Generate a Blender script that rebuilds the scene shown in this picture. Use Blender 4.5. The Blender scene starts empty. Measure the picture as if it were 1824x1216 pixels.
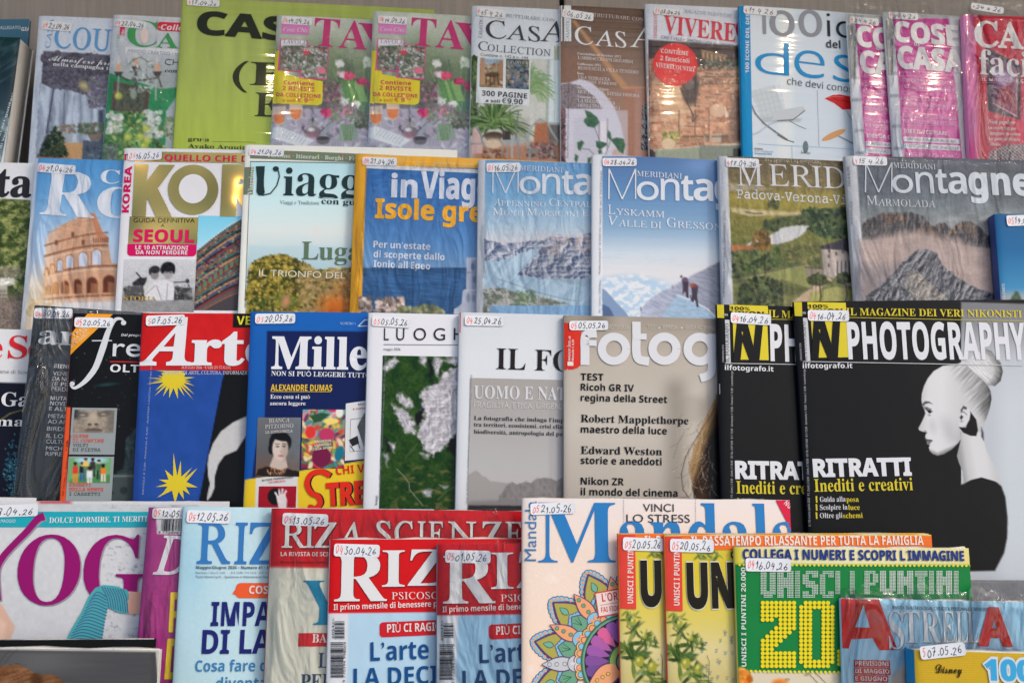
# Newsstand magazine rack, tiers of shingled magazines leaning back on ledges.
import bpy, math, random
import numpy as np
from mathutils import Vector
from mathutils.geometry import tessellate_polygon
random.seed(7)
scene = bpy.context.scene
COL = scene.collection
# ------------------------------------------------------------------ camera
F = 1900.0                       # focal length in pixels of the 1824 px wide photograph
CX, CY = 912.0,608.0
CAMZ = 1.25
cd = bpy.data.cameras.new('camera')
cam = bpy.data.objects.new('camera', cd)
COL.objects.link(cam)
cam.location = (0,0, CAMZ)
cam.rotation_euler = (math.radians(90),0,0)
cd.sensor_width = 36
cd.lens = 36 * F / 1824.0
cd.clip_start = 0.01
cd.clip_end = 200
cd.dof.use_dof = True
cd.dof.focus_distance = 0.925
cd.dof.aperture_fstop = 10.0
scene.camera = cam
# ------------------------------------------------------------------ light
world = bpy.data.worlds.new('World')
scene.world = world
world.use_nodes = True
wn = world.node_tree
sky = wn.nodes.new('ShaderNodeTexSky')
sky.sky_type = 'NISHITA'
sky.sun_disc = False
SUN_EL, SUN_AZ = math.radians(42), math.radians(121)   # sun through thin cloud, from the right and behind the camera
sky.sun_elevation = SUN_EL
sky.sun_rotation = SUN_AZ
sky.air_density = 1.0
sky.dust_density = 3.0
sky.ozone_density = 1.0
wn.links.new(sky.outputs[0], wn.nodes['Background'].inputs[0])
wn.nodes['Background'].inputs[1].default_value = 0.125
sd = bpy.data.lights.new('sun', 'SUN')
sd.energy = .72
sd.angle = math.radians(12)
sd.color = (1.0,0.95,0.88)
sun = bpy.data.objects.new('sun', sd)
COL.objects.link(sun)
dirv = Vector((math.sin(SUN_AZ) * math.cos(SUN_EL), math.cos(SUN_AZ) * math.cos(SUN_EL), math.sin(SUN_EL)))
sun.rotation_euler = dirv.to_track_quat('Z', 'Y').to_euler()
# small warm kiosk bulbs above and in front of the rack; the wrappers and curved covers mirror them
for k,(bx, by, bz) in enumerate(((.455,.42,.76),(.70,.42,.84),(1.06,.42,.84),(-.29,.42,.74))):
 bl = bpy.data.lights.new('kiosk_bulb', 'POINT'); bl.energy = 1.2; bl.shadow_soft_size = .007; bl.color = (1.0,.74,.46)
 bo = bpy.data.objects.new('kiosk_bulb', bl); COL.objects.link(bo); bo.location = (bx, by, CAMZ + bz)
scene.view_settings.view_transform = 'Standard'
scene.view_settings.look = 'None'
scene.view_settings.exposure = 0.83
scene.view_settings.gamma = 1.0
scene.cycles.max_bounces = 6
scene.cycles.transparent_max_bounces = 12
# ------------------------------------------------------------------ colour
def lin(c):
 c = np.asarray(c, float) / 255.0
 return np.where(c <= 0.04045, c / 12.92,((c + 0.055) / 1.055) ** 2.4)
# print inks: photographed value -> ink albedo, one factor per tier for how much daylight reaches it
LIGHT = {0: 0.95,1: 0.55,2: 0.75,3: 0.84,4: 0.87,5: 0.98}
VEIL = 0.014
def ink(c, row):
 return np.clip((lin(c) - VEIL) / LIGHT[row] * 0.84,0.004,0.88)
# ------------------------------------------------------------------ noise
def _h(i, j, s):
 n = (i.astype(np.int64) * 374761393 + j.astype(np.int64) * 668265263 + s * 974634777) & 0x7fffffff
 n = ((n ^ (n >> 13)) * 1274126177) & 0x7fffffff
 n = (n ^ (n >> 16)) & 0xffff
 return n / 65535.0
def vn(x, y, s=0):
 xi = np.floor(x); yi = np.floor(y)
 fx = x - xi; fy = y - yi
 fx = fx * fx * (3 - 2 * fx); fy = fy * fy * (3 - 2 * fy)
 a = _h(xi, yi, s); b = _h(xi + 1, yi, s); c = _h(xi, yi + 1, s); d = _h(xi + 1, yi + 1, s)
 return (a * (1 - fx) + b * fx) * (1 - fy) + (c * (1 - fx) + d * fx) * fy
def fbm(x, y, s=0, o=4):
 t = 0; a = 0.5; n = 0
 for k in range(o):
  t = t + a * vn(x, y, s + k * 17); n += a
  x = x * 2.03 + 11.3; y = y * 2.03 + 5.7; a *= 0.55
 return t / n
def ridge(x, y, s=0, o=4):
 t = 0; a = 0.5; n = 0
 for k in range(o):
  t = t + a * (1 - np.abs(2 * vn(x, y, s + k * 13) - 1)); n += a
  x = x * 2.1 + 3.3; y = y * 2.1 + 7.7; a *= 0.55
 return t / n
def relief(x, y, sx, sy, seed, k=6, d=3, o=5):
 wx = x + (fbm(x / sx / 2, y / sy / 2, seed + 50,3) - .5) * sx * 1.4
 h = lambda a, b: ridge(a / sx, b / sy, seed, o)
 return np.clip(.5 + k * (h(wx + d, y + d * .6) - h(wx - d, y - d * .6)),0,1)
def ss(a, b, x):
 t = np.clip((x - a) / (b - a),0,1)
 return t * t * (3 - 2 * t)
# ------------------------------------------------------------------ a painted sheet (colours on a fine vertex grid)
class Sheet:
 def __init__(s, X, Y):
  s.X, s.Y = X, Y
  s.C = np.zeros(X.shape + (3,)) + 200.0
  s.cmin = X.min(0); s.cmax = X.max(0); s.rmin = Y.min(1); s.rmax = Y.max(1)
  s.soft = 4.0
 def win(s, x0, y0, x1, y1):
  c = np.where((s.cmax >= x0) & (s.cmin <= x1))[0]; r = np.where((s.rmax >= y0) & (s.rmin <= y1))[0]
  if len(c) == 0 or len(r) == 0: return None
  return (slice(r[0], r[-1] + 1), slice(c[0], c[-1] + 1))
 def put(s, w, m, col):
  col = np.asarray(col, float)
  s.C[w] = s.C[w] * (1 - m[..., None]) + col * m[..., None]
 def fill(s, col): s.C[:] = np.asarray(col, float)
 def grad(s, stops, axis='y', m=None):
  t = s.Y if axis == 'y' else s.X
  p = [a for a, _ in stops]
  g = np.stack([np.interp(t, p, [c[k] for _, c in stops]) for k in range(3)],-1)
  if m is None: s.C[:] = g
  else: s.C[:] = s.C * (1 - m[..., None]) + g * m[..., None]
 def remap(s, ox, oy, k):
  s.X = (s.X - ox) / k; s.Y = (s.Y - oy) / k; s.soft /= k
  s.cmin = s.X.min(0); s.cmax = s.X.max(0); s.rmin = s.Y.min(1); s.rmax = s.Y.max(1)
 def blend(s, m, col): s.put((slice(None), slice(None)), np.clip(m,0,1), col)
 def mul(s, f): s.C *= np.asarray(f)[..., None] if np.ndim(f) else f
 def pmask(s, pts, soft=None, rough=0, rs=20, seed=0):
  soft = soft or s.soft
  P = np.asarray(pts, float)
  e = soft + rough
  w = s.win(P[:,0].min() - e, P[:,1].min() - e, P[:,0].max() + e, P[:,1].max() + e)
  if w is None: return None, None
  x = s.X[w]; y = s.Y[w]
  if rough:
   x = x + (fbm(s.X[w] / rs, s.Y[w] / rs, seed,3) - .5) * 2 * rough
   y = y + (fbm(s.X[w] / rs, s.Y[w] / rs, seed + 99,3) - .5) * 2 * rough
  ins = np.zeros(x.shape, bool); d2 = np.full(x.shape,1e12)
  n = len(P)
  for i in range(n):
   ax, ay = P[i]; bx, by = P[(i + 1) % n]
   dx, dy = bx - ax, by - ay
   L = dx * dx + dy * dy + 1e-9
   t = np.clip(((x - ax) * dx + (y - ay) * dy) / L,0,1)
   d2 = np.minimum(d2,(x - ax - t * dx) ** 2 + (y - ay - t * dy) ** 2)
   if ay != by:
    ins ^= ((ay > y) != (by > y)) & (x < dx * (y - ay) / dy + ax)
  sdist = np.sqrt(d2) * np.where(ins,1,-1)
  return w, np.clip(0.5 + sdist / (2 * soft),0,1)
 def poly(s, pts, col, soft=None, rough=0, rs=20, seed=0, a=1.0):
  w, m = s.pmask(pts, soft, rough, rs, seed)
  if w is not None: s.put(w, m * a, col)
 def ptex(s, pts, fn, soft=None, rough=0, rs=20, seed=0):
  w, m = s.pmask(pts, soft, rough, rs, seed)
  if w is not None: s.put(w, m, fn(s.X[w], s.Y[w]))
 def rect(s, x0, y0, x1, y1, col, soft=None, a=1.0): s.poly([(x0, y0),(x1, y0),(x1, y1),(x0, y1)], col, soft, a=a)
 def ell(s, cx, cy, rx, ry, col, rot=0, soft=None, a=1.0):
  soft = soft or s.soft
  R = max(rx, ry) + soft
  w = s.win(cx - R, cy - R, cx + R, cy + R)
  if w is None: return
  c, n = math.cos(rot), math.sin(rot)
  x = s.X[w] - cx; y = s.Y[w] - cy
  u = (x * c + y * n) / rx; v = (-x * n + y * c) / ry
  r = np.sqrt(u * u + v * v)
  s.put(w, np.clip(0.5 + (1 - r) * min(rx, ry) / (2 * soft),0,1) * a, col)
 def line(s, pts, width, col, soft=None, a=1.0):
  soft = soft or s.soft
  for (ax, ay),(bx, by) in zip(pts[:-1], pts[1:]):
   e = width + soft
   w = s.win(min(ax, bx) - e, min(ay, by) - e, max(ax, bx) + e, max(ay, by) + e)
   if w is None: continue
   x = s.X[w]; y = s.Y[w]; dx, dy = bx - ax, by - ay
   t = np.clip(((x - ax) * dx + (y - ay) * dy) / (dx * dx + dy * dy + 1e-9),0,1)
   d = np.hypot(x - ax - t * dx, y - ay - t * dy)
   s.put(w, np.clip(0.5 + (width / 2 - d) / (2 * soft),0,1) * a, col)
 def spray(s, n, box, size, cols, seed=1, asp=2.0, a=1.0, poly=None, rot=None, soft=None):
  r = random.Random(seed)
  for _ in range(n):
   x = r.uniform(box[0], box[2]); y = r.uniform(box[1], box[3])
   if poly and not inpoly(x, y, poly): continue
   z = r.uniform(size * .5, size * 1.3)
   c = np.asarray(r.choice(cols), float) * r.uniform(.8,1.15)
   s.ell(x, y, z, z / asp, c, r.uniform(0,3.14) if rot is None else rot + r.uniform(-.4,.4), soft, a)
 def grain(s, amp, sc=7, seed=3):
  s.C += ((vn(s.X / sc, s.Y / sc, seed) - .5) * 2 * amp)[..., None]
def inpoly(x, y, P):
 r = False
 for i in range(len(P)):
  (ax, ay),(bx, by) = P[i], P[(i + 1) % len(P)]
  if (ay > y) != (by > y) and x < (bx - ax) * (y - ay) / (by - ay) + ax: r = not r
 return r
# ------------------------------------------------------------------ materials
def new_mat(name):
 m = bpy.data.materials.new(name); m.use_nodes = True
 return m, m.node_tree, m.node_tree.nodes['Principled BSDF']
def print_mat(name, rough, coat, bump, bscale, spec=0.13):
 m, t, b = new_mat(name)
 at = t.nodes.new('ShaderNodeVertexColor'); at.layer_name = 'ink'
 tc = t.nodes.new('ShaderNodeTexCoord')
 n2 = t.nodes.new('ShaderNodeTexNoise'); n2.inputs['Scale'].default_value = 900; n2.inputs['Detail'].default_value = 1
 mr = t.nodes.new('ShaderNodeMapRange'); mr.inputs[3].default_value = 0.965; mr.inputs[4].default_value = 1.035
 mx = t.nodes.new('ShaderNodeVectorMath'); mx.operation = 'SCALE'
 t.links.new(tc.outputs['Object'], n2.inputs['Vector']); t.links.new(n2.outputs['Fac'], mr.inputs[0])
 t.links.new(at.outputs['Color'], mx.inputs[0]); t.links.new(mr.outputs[0], mx.inputs['Scale'])
 t.links.new(mx.outputs[0], b.inputs['Base Color'])
 ns = t.nodes.new('ShaderNodeTexNoise'); ns.inputs['Scale'].default_value = bscale; ns.inputs['Detail'].default_value = 3
 t.links.new(tc.outputs['Object'], ns.inputs['Vector'])
 bp = t.nodes.new('ShaderNodeBump'); bp.inputs['Strength'].default_value = 1; bp.inputs['Distance'].default_value = bump
 t.links.new(ns.outputs['Fac'], bp.inputs['Height']); t.links.new(bp.outputs[0], b.inputs['Normal'])
 b.inputs['Roughness'].default_value = rough
 b.inputs['Specular IOR Level'].default_value = spec
 t.links.new(bp.outputs[0], b.inputs['Coat Normal'])
 b.inputs['Coat Weight'].default_value = coat; b.inputs['Coat Roughness'].default_value = 0.12
 return m
MAT = {}
MAT['gloss'] = print_mat('glossy_print',0.33,0.03,0.0006,22)
MAT['laminate'] = print_mat('laminated_print',0.34,0.5,0.00028,16,0.13)
MAT['laminate'].node_tree.nodes['Principled BSDF'].inputs['Coat Roughness'].default_value = 0.055
_t = MAT['laminate'].node_tree     # faint cross ripples, so that lamps smear into upright streaks
_m = _t.nodes.new('ShaderNodeMapping'); _m.inputs['Scale'].default_value = (.12,11,1)
_n = [n for n in _t.nodes if n.type == 'TEX_NOISE' and n.inputs['Scale'].default_value < 20][0]; _n.inputs['Detail'].default_value = 1
_t.links.new([n for n in _t.nodes if n.type == 'TEX_COORD'][0].outputs['Object'], _m.inputs[0]); _t.links.new(_m.outputs[0], _n.inputs['Vector'])
MAT['matte'] = print_mat('matte_print',0.55,0.0,0.0004,25)
MAT['ink'] = print_mat('lettering_ink',0.4,0.03,0.0003,22)
MAT['label'] = print_mat('label_paper',0.45,0.1,0.0002,60)
def pages_mat():
 m, t, b = new_mat('page_edges')
 tc = t.nodes.new('ShaderNodeTexCoord'); sp = t.nodes.new('ShaderNodeSeparateXYZ')
 t.links.new(tc.outputs['Object'], sp.inputs[0])
 w = t.nodes.new('ShaderNodeTexNoise'); w.noise_dimensions = '1D'; w.inputs['Scale'].default_value = 2600; w.inputs['Detail'].default_value = 2
 t.links.new(sp.outputs['Z'], w.inputs['W'])
 cr = t.nodes.new('ShaderNodeValToRGB')
 cr.color_ramp.elements[0].position = .3; cr.color_ramp.elements[0].color = (.36,.34,.31,1)
 cr.color_ramp.elements[1].position = .62; cr.color_ramp.elements[1].color = (.8,.79,.76,1)
 t.links.new(w.outputs['Fac'], cr.inputs[0]); t.links.new(cr.outputs[0], b.inputs['Base Color'])
 b.inputs['Roughness'].default_value = .7
 return m
MAT['pages'] = pages_mat()
def foil_mat():
 m, t, b = new_mat('gold_foil')
 tc = t.nodes.new('ShaderNodeTexCoord')
 ns = t.nodes.new('ShaderNodeTexNoise'); ns.inputs['Scale'].default_value = 14; ns.inputs['Detail'].default_value = 0
 t.links.new(tc.outputs['Object'], ns.inputs['Vector'])
 bp = t.nodes.new('ShaderNodeBump'); bp.inputs['Distance'].default_value = 0.022
 t.links.new(ns.outputs['Fac'], bp.inputs['Height']); t.links.new(bp.outputs[0], b.inputs['Normal'])
 b.inputs['Base Color'].default_value = (.66,.44,.12,1); b.inputs['Metallic'].default_value = 1; b.inputs['Roughness'].default_value = .2
 return m
MAT['foil'] = foil_mat()
def film_mat(name, base, dist, sc, rough=.1, ior=1.22):
 m = bpy.data.materials.new(name); m.use_nodes = True
 t = m.node_tree; t.nodes.clear()
 o = t.nodes.new('ShaderNodeOutputMaterial'); mix = t.nodes.new('ShaderNodeMixShader')
 tr = t.nodes.new('ShaderNodeBsdfTransparent'); gl = t.nodes.new('ShaderNodeBsdfGlossy')
 gl.inputs['Roughness'].default_value = rough
 tc = t.nodes.new('ShaderNodeTexCoord')
 mp = t.nodes.new('ShaderNodeMapping'); mp.inputs['Scale'].default_value = (1,.35,1); mp.inputs['Rotation'].default_value = (0,0,.3)
 ns = t.nodes.new('ShaderNodeTexNoise'); ns.inputs['Scale'].default_value = sc; ns.inputs['Detail'].default_value = 4; ns.inputs['Distortion'].default_value = .8
 t.links.new(tc.outputs['Object'], mp.inputs[0]); t.links.new(mp.outputs[0], ns.inputs['Vector'])
 bp = t.nodes.new('ShaderNodeBump'); bp.inputs['Distance'].default_value = dist
 t.links.new(ns.outputs['Fac'], bp.inputs['Height'])
 fr = t.nodes.new('ShaderNodeFresnel'); fr.inputs['IOR'].default_value = ior
 ad = t.nodes.new('ShaderNodeMath'); ad.operation = 'ADD'; ad.inputs[1].default_value = base
 for n in (gl, fr): t.links.new(bp.outputs[0], n.inputs['Normal'])
 t.links.new(fr.outputs[0], ad.inputs[0]); t.links.new(ad.outputs[0], mix.inputs[0])
 t.links.new(tr.outputs[0], mix.inputs[1]); t.links.new(gl.outputs[0], mix.inputs[2]); t.links.new(mix.outputs[0], o.inputs[0])
 return m
MAT['film'] = film_mat('tight_clear_film',0.0,0.0042,45,.05)
MAT['film_loose'] = film_mat('crinkled_clear_film',0.01,0.018,28,.06,1.36)
def plain_mat(name, col, rough=.6, metal=0, nscale=40, var=.12, bump=.0003):
 m, t, b = new_mat(name)
 tc = t.nodes.new('ShaderNodeTexCoord')
 ns = t.nodes.new('ShaderNodeTexNoise'); ns.inputs['Scale'].default_value = nscale; ns.inputs['Detail'].default_value = 5
 t.links.new(tc.outputs['Object'], ns.inputs['Vector'])
 cr = t.nodes.new('ShaderNodeValToRGB')
 cr.color_ramp.elements[0].position = .3; cr.color_ramp.elements[0].color = tuple(c * (1 - var) for c in col) + (1,)
 cr.color_ramp.elements[1].position = .7; cr.color_ramp.elements[1].color = tuple(min(1, c * (1 + var)) for c in col) + (1,)
 t.links.new(ns.outputs['Fac'], cr.inputs[0]); t.links.new(cr.outputs[0], b.inputs['Base Color'])
 bp = t.nodes.new('ShaderNodeBump'); bp.inputs['Distance'].default_value = bump
 t.links.new(ns.outputs['Fac'], bp.inputs['Height']); t.links.new(bp.outputs[0], b.inputs['Normal'])
 b.inputs['Roughness'].default_value = rough; b.inputs['Metallic'].default_value = metal
 return m
# ------------------------------------------------------------------ mesh builders
def link(name, me, parent=None, mat=None):
 o = bpy.data.objects.new(name, me); COL.objects.link(o)
 if parent: o.parent = parent
 if mat: me.materials.append(mat)
 return o
def mesh_from(name, V, polys, cols=None, smooth=False):
 me = bpy.data.meshes.new(name)
 V = np.asarray(V, np.float32)
 me.vertices.add(len(V)); me.vertices.foreach_set('co', V.ravel())
 sizes = np.array([len(p) for p in polys], np.int32)
 me.loops.add(int(sizes.sum())); me.loops.foreach_set('vertex_index', np.concatenate([np.asarray(p, np.int32) for p in polys]))
 me.polygons.add(len(polys))
 me.polygons.foreach_set('loop_start', np.concatenate([[0], np.cumsum(sizes)[:-1]]).astype(np.int32))
 me.update(calc_edges=True)
 if cols is not None:
  a = me.color_attributes.new('ink', 'FLOAT_COLOR', 'POINT')
  a.data.foreach_set('color', np.concatenate([cols, np.ones((len(cols),1))],1).astype(np.float32).ravel())
 if smooth: me.polygons.foreach_set('use_smooth', np.ones(len(polys), bool))
 return me
def grid_mesh(name, V, ny, nx, cols):
 me = bpy.data.meshes.new(name)
 V = np.asarray(V, np.float32).reshape(-1,3)
 me.vertices.add(len(V)); me.vertices.foreach_set('co', V.ravel())
 i = (np.arange(ny - 1)[:, None] * nx + np.arange(nx - 1)[None, :]).ravel()
 q = np.stack([i, i + nx, i + nx + 1, i + 1],1).astype(np.int32)
 me.loops.add(q.size); me.loops.foreach_set('vertex_index', q.ravel())
 me.polygons.add(len(q)); me.polygons.foreach_set('loop_start',(np.arange(len(q)) * 4).astype(np.int32))
 me.update(calc_edges=True)
 if cols is not None:
  a = me.color_attributes.new('ink', 'FLOAT_COLOR', 'POINT')
  a.data.foreach_set('color', np.concatenate([cols, np.ones((len(cols),1))],1).astype(np.float32).ravel())
 me.polygons.foreach_set('use_smooth', np.ones(len(q), bool))
 return me
# ------------------------------------------------------------------ lettering, from Blender's own built-in type
TEXTS = []          # (magazine, part, string, style, x0, base, x1, cap, colour, layer, rot, shear, off, mat, wrapfn)
def read_type(st, nums):
 """Letter outlines as plain numbers: per letter its code, its advance, number of contours, per contour the point count and the steps between points (1/500 em)."""
 p = 0
 while p < len(nums):
  ch, adv, nc = chr(nums[p]), nums[p + 1], nums[p + 2]; p += 3; cs = []
  for _ in range(nc):
   n = nums[p]; p += 1
   cs.append(np.cumsum(np.array(nums[p:p + 2 * n], float).reshape(n,2),0) / 500.0); p += 2 * n
  TYPE[(st, ch)] = (adv / 500.0, cs)
TYPE = {}
BASE = {'b': (0x1D400,0x1D41A,0x1D7CE), 'i': (0x1D434,0x1D44E, None), 'bi': (0x1D468,0x1D482, None), 'sb': (0x1D5D4,0x1D5EE,0x1D7EC),
  'mono': (0x1D670,0x1D68A,0x1D7F6), 'scr': (0x1D4D0,0x1D4EA, None), 'ss': (0x1D5A0,0x1D5BA,0x1D7E2)}
def type_char(st, c):
 if st == 'n': return c
 B = BASE[st]
 if 'A' <= c <= 'Z': return chr(B[0] + ord(c) - 65)
 if c == 'h' and st == 'i': return chr(0x210E)
 if 'a' <= c <= 'z': return chr(B[1] + ord(c) - 97)
 if c in '0123456789' and B[2]: return chr(B[2] + ord(c) - 48)
 return None
def cast_type(need):
 """The remaining letters straight from Blender's built-in type."""
 todo = set()
 for st, ch in need:
  if (st, ch) in TYPE: continue
  todo.add((st, ch) if type_char(st, ch) else ('n', ch))
 todo |= {('n', 'H')}; todo = sorted(k for k in todo if k not in TYPE)
 obs = {}
 for st, ch in todo:
  for tail in ('', 'H'):
   c = bpy.data.curves.new('letter', 'FONT'); c.body = type_char(st, ch) + tail
   o = bpy.data.objects.new('letter', c); COL.objects.link(o); obs[(st, ch, tail)] = o
 dg = bpy.context.evaluated_depsgraph_get(); dg.update(); R = {}
 for k, o in obs.items():
  r = []
  for sp in o.evaluated_get(dg).to_curve(dg).splines:
   pts = sp.bezier_points; P = []
   for a, b in zip(pts, list(pts[1:]) + [pts[0]]):
    p0, p1, p2, p3 = a.co.xy, a.handle_right.xy, b.handle_left.xy, b.co.xy
    L = (p3 - p0).length
    if L < 1e-6 and (p1 - p0).length < 1e-6: continue
    d = max(abs((p1 - p0).cross(p3 - p0)), abs((p2 - p0).cross(p3 - p0))) / (L + 1e-9)
    n = 1 if d < .003 else 2 if d < .02 else 4 if d < .06 else 6
    for q in range(n):
     t = q / n; P.append(tuple((1 - t) ** 3 * p0 + 3 * (1 - t) ** 2 * t * p1 + 3 * (1 - t) * t * t * p2 + t ** 3 * p3))
   if len(P) > 2: r.append(np.array(P, float))
  R[k] = r
 h0 = min(c[:,0].min() for c in R[('n', 'H', '')])
 for st, ch in todo:
  r, two = R[(st, ch, '')], R[(st, ch, 'H')]
  TYPE[(st, ch)] = (max(c[:,0].min() for c in two[len(r):]) - h0, r)
 for o in obs.values():
  c = o.data; bpy.data.objects.remove(o); bpy.data.curves.remove(c)
STYLES = ['n', 'b', 'i', 'bi', 'sb', 'mono', 'scr', 'ss']
_gc = {}
def glyph(st, ch, off):
 k = (st, ch, off)
 if k in _gc: return _gc[k]
 if (st, ch) not in TYPE:
  if ('n', ch) in TYPE: _gc[k] = glyph('n', ch, off); return _gc[k]
  return (0.3, np.zeros((0,2)), [])
 adv, cs = TYPE[(st, ch)]
 if off:
  out = []
  for c in cs:
   d = np.roll(c,-1,0) - c; d /= (np.hypot(d[:,0], d[:,1])[:, None] + 1e-9)
   e = np.roll(d,1,0); n1 = np.stack([-d[:,1], d[:,0]],1); n0 = np.stack([-e[:,1], e[:,0]],1)
   nn = n0 + n1; nn /= np.maximum((nn * nn).sum(1)[:, None],.8) / 2
   out.append(c + nn * off)
  cs = out
 V = np.concatenate(cs) if cs else np.zeros((0,2))
 T = []
 if len(V):
  ar = [float((c[:,0] * np.roll(c[:,1],-1) - c[:,1] * np.roll(c[:,0],-1)).sum()) for c in cs]
  sg = ar[int(np.argmax(np.abs(ar)))]; st_ = np.concatenate([[0], np.cumsum([len(c) for c in cs])]); tris = []
  outer = [i for i in range(len(cs)) if ar[i] * sg > 0]
  for i in outer:
   ids = [i] + [j for j in range(len(cs)) if ar[j] * sg <= 0 and inpoly(cs[j][0][0], cs[j][0][1], cs[i])]
   idx = np.concatenate([np.arange(st_[j], st_[j + 1]) for j in ids])
   tris += [tuple(int(idx[q]) for q in t) for t in tessellate_polygon([[Vector((x, y,0)) for x, y in cs[j]] for j in ids])]
  for t in tris:
   a, b, c = V[t[0]], V[t[1]], V[t[2]]
   cr = (b[0] - a[0]) * (c[1] - a[1]) - (b[1] - a[1]) * (c[0] - a[0])
   if abs(cr) > 1e-9: T.append(t if cr > 0 else (t[0], t[2], t[1]))
 _gc[k] = (adv, V, T)
 return _gc[k]
CAPH = {}
def flush_texts():
 cast_type({({'r': 'i', 'sbi': 'sb'}.get(t[3], t[3]), c) for t in TEXTS for c in t[2]} | {(q, 'H') for q in BASE})
 for st in STYLES:
  if (st, 'H') in TYPE: v = glyph(st, 'H',0)[1]; CAPH[st] = v[:,1].max() - v[:,1].min()
 seq = 0
 for t in TEXTS:
  mag, part, s, st, x0, yb, x1, cap, colr, layer, rot, shear, off, mt, wfn = t
  g = {'r': 'i', 'sbi': 'sb'}.get(st, st)
  if st == 'sbi': shear += .2
  pen = 0; Vs = []; P = []; n = 0
  for ch in s:
   adv, V, T = glyph(g, ch, off)
   if len(V): Vs.append(V + [pen,0]); P += [(a + n, b + n, c + n) for a, b, c in T]; n += len(V)
   pen += adv
  if not Vs: continue
  V = np.concatenate(Vs)
  if st == 'r': V[:,0] -= V[:,1] * 0.277
  V[:,0] += V[:,1] * shear
  mn, mxx = V[:,0].min(), V[:,0].max()
  sy = cap / CAPH[g]; sx = (x1 - x0) / (mxx - mn) if x1 is not None else sy
  V[:,0] = (V[:,0] - mn) * sx; V[:,1] *= -sy
  if wfn: V = wfn(V)
  u = mag.unit()
  a0, b0 = mag.ab(x0, yb)
  c_, s_ = math.cos(rot), math.sin(rot)
  A = a0 + (V[:,0] * c_ + V[:,1] * s_) * u; B = b0 + (-V[:,0] * s_ + V[:,1] * c_) * u
  if part in ('masthead', 'headline'): seq += 1; part = '%s#%d' % (part, seq)
  mag.add(part, A, B, layer, P, colr, mt)
# ------------------------------------------------------------------ magazines
ZOOM = {'P': (0,0,1), 'Z1': (0,0,3.508), 'Z2': (480,0,3.508), 'Z3': (960,0,4.052), 'Z4': (1384,0,4.052),
  'Z5': (0,250,3.473), 'Z6': (420,250,3.684), 'Z7': (840,260,3.8), 'Z8': (1280,260,3.353),
  'Y1': (0,530,3.2), 'Y2': (430,540,3.286), 'Y3': (810,540,3.2875), 'Y4': (1270,530,2.532),
  'Y5': (0,870,3.514), 'Y6': (470,870,3.515), 'Y7': (920,870,3.514), 'Y8': (1300,930,3.481)}
TILT = math.atan(F / 10500.0)
ROWS = {1: (1.12,150),2: (1.02,430),3: (0.925,730),4: (0.84,1060),5: (0.785,1180)}
UP = Vector((0, math.sin(TILT), math.cos(TILT))); NRM = Vector((0,-math.cos(TILT), math.sin(TILT)))
CAMP = Vector((0,0, CAMZ))
def ray(x, y): return Vector(((x - CX) / F,1.0,-(y - CY) / F))
def row_point(r):
 d, yc = ROWS[r]
 return CAMP + ray(CX, yc) * d
def hit(x, y, p0, n):
 d = ray(x, y); return CAMP + d * ((p0 - CAMP).dot(n) / d.dot(n))
def tag(o, label, cat, group=None):
 o['label'] = label; o['category'] = cat
 if group: o['group'] = group
def split_long(A, B, polys, lim=.009):
 """Cut long faces so that print follows the bend of the cover."""
 A = list(A); B = list(B); todo = []; out = []
 for p in polys:
  todo += [(p[0], p[i], p[i + 1]) for i in range(1, len(p) - 1)]
 mid = {}
 while todo:
  t = todo.pop(); L = [(A[t[i]] - A[t[i - 2]]) ** 2 + (B[t[i]] - B[t[i - 2]]) ** 2 for i in range(3)]   # edge i -> i+1
  i = L.index(max(L)); a, b, c = t[i], t[i - 2], t[i - 1]
  if L[i] < lim * lim: out.append(t); continue
  k = (min(a, b), max(a, b))
  if k not in mid: mid[k] = len(A); A.append((A[a] + A[b]) / 2); B.append((B[a] + B[b]) / 2)
  m = mid[k]; todo += [(a, m, c),(m, b, c)]
 return np.array(A), np.array(B), out
MAGS = {}
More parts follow.
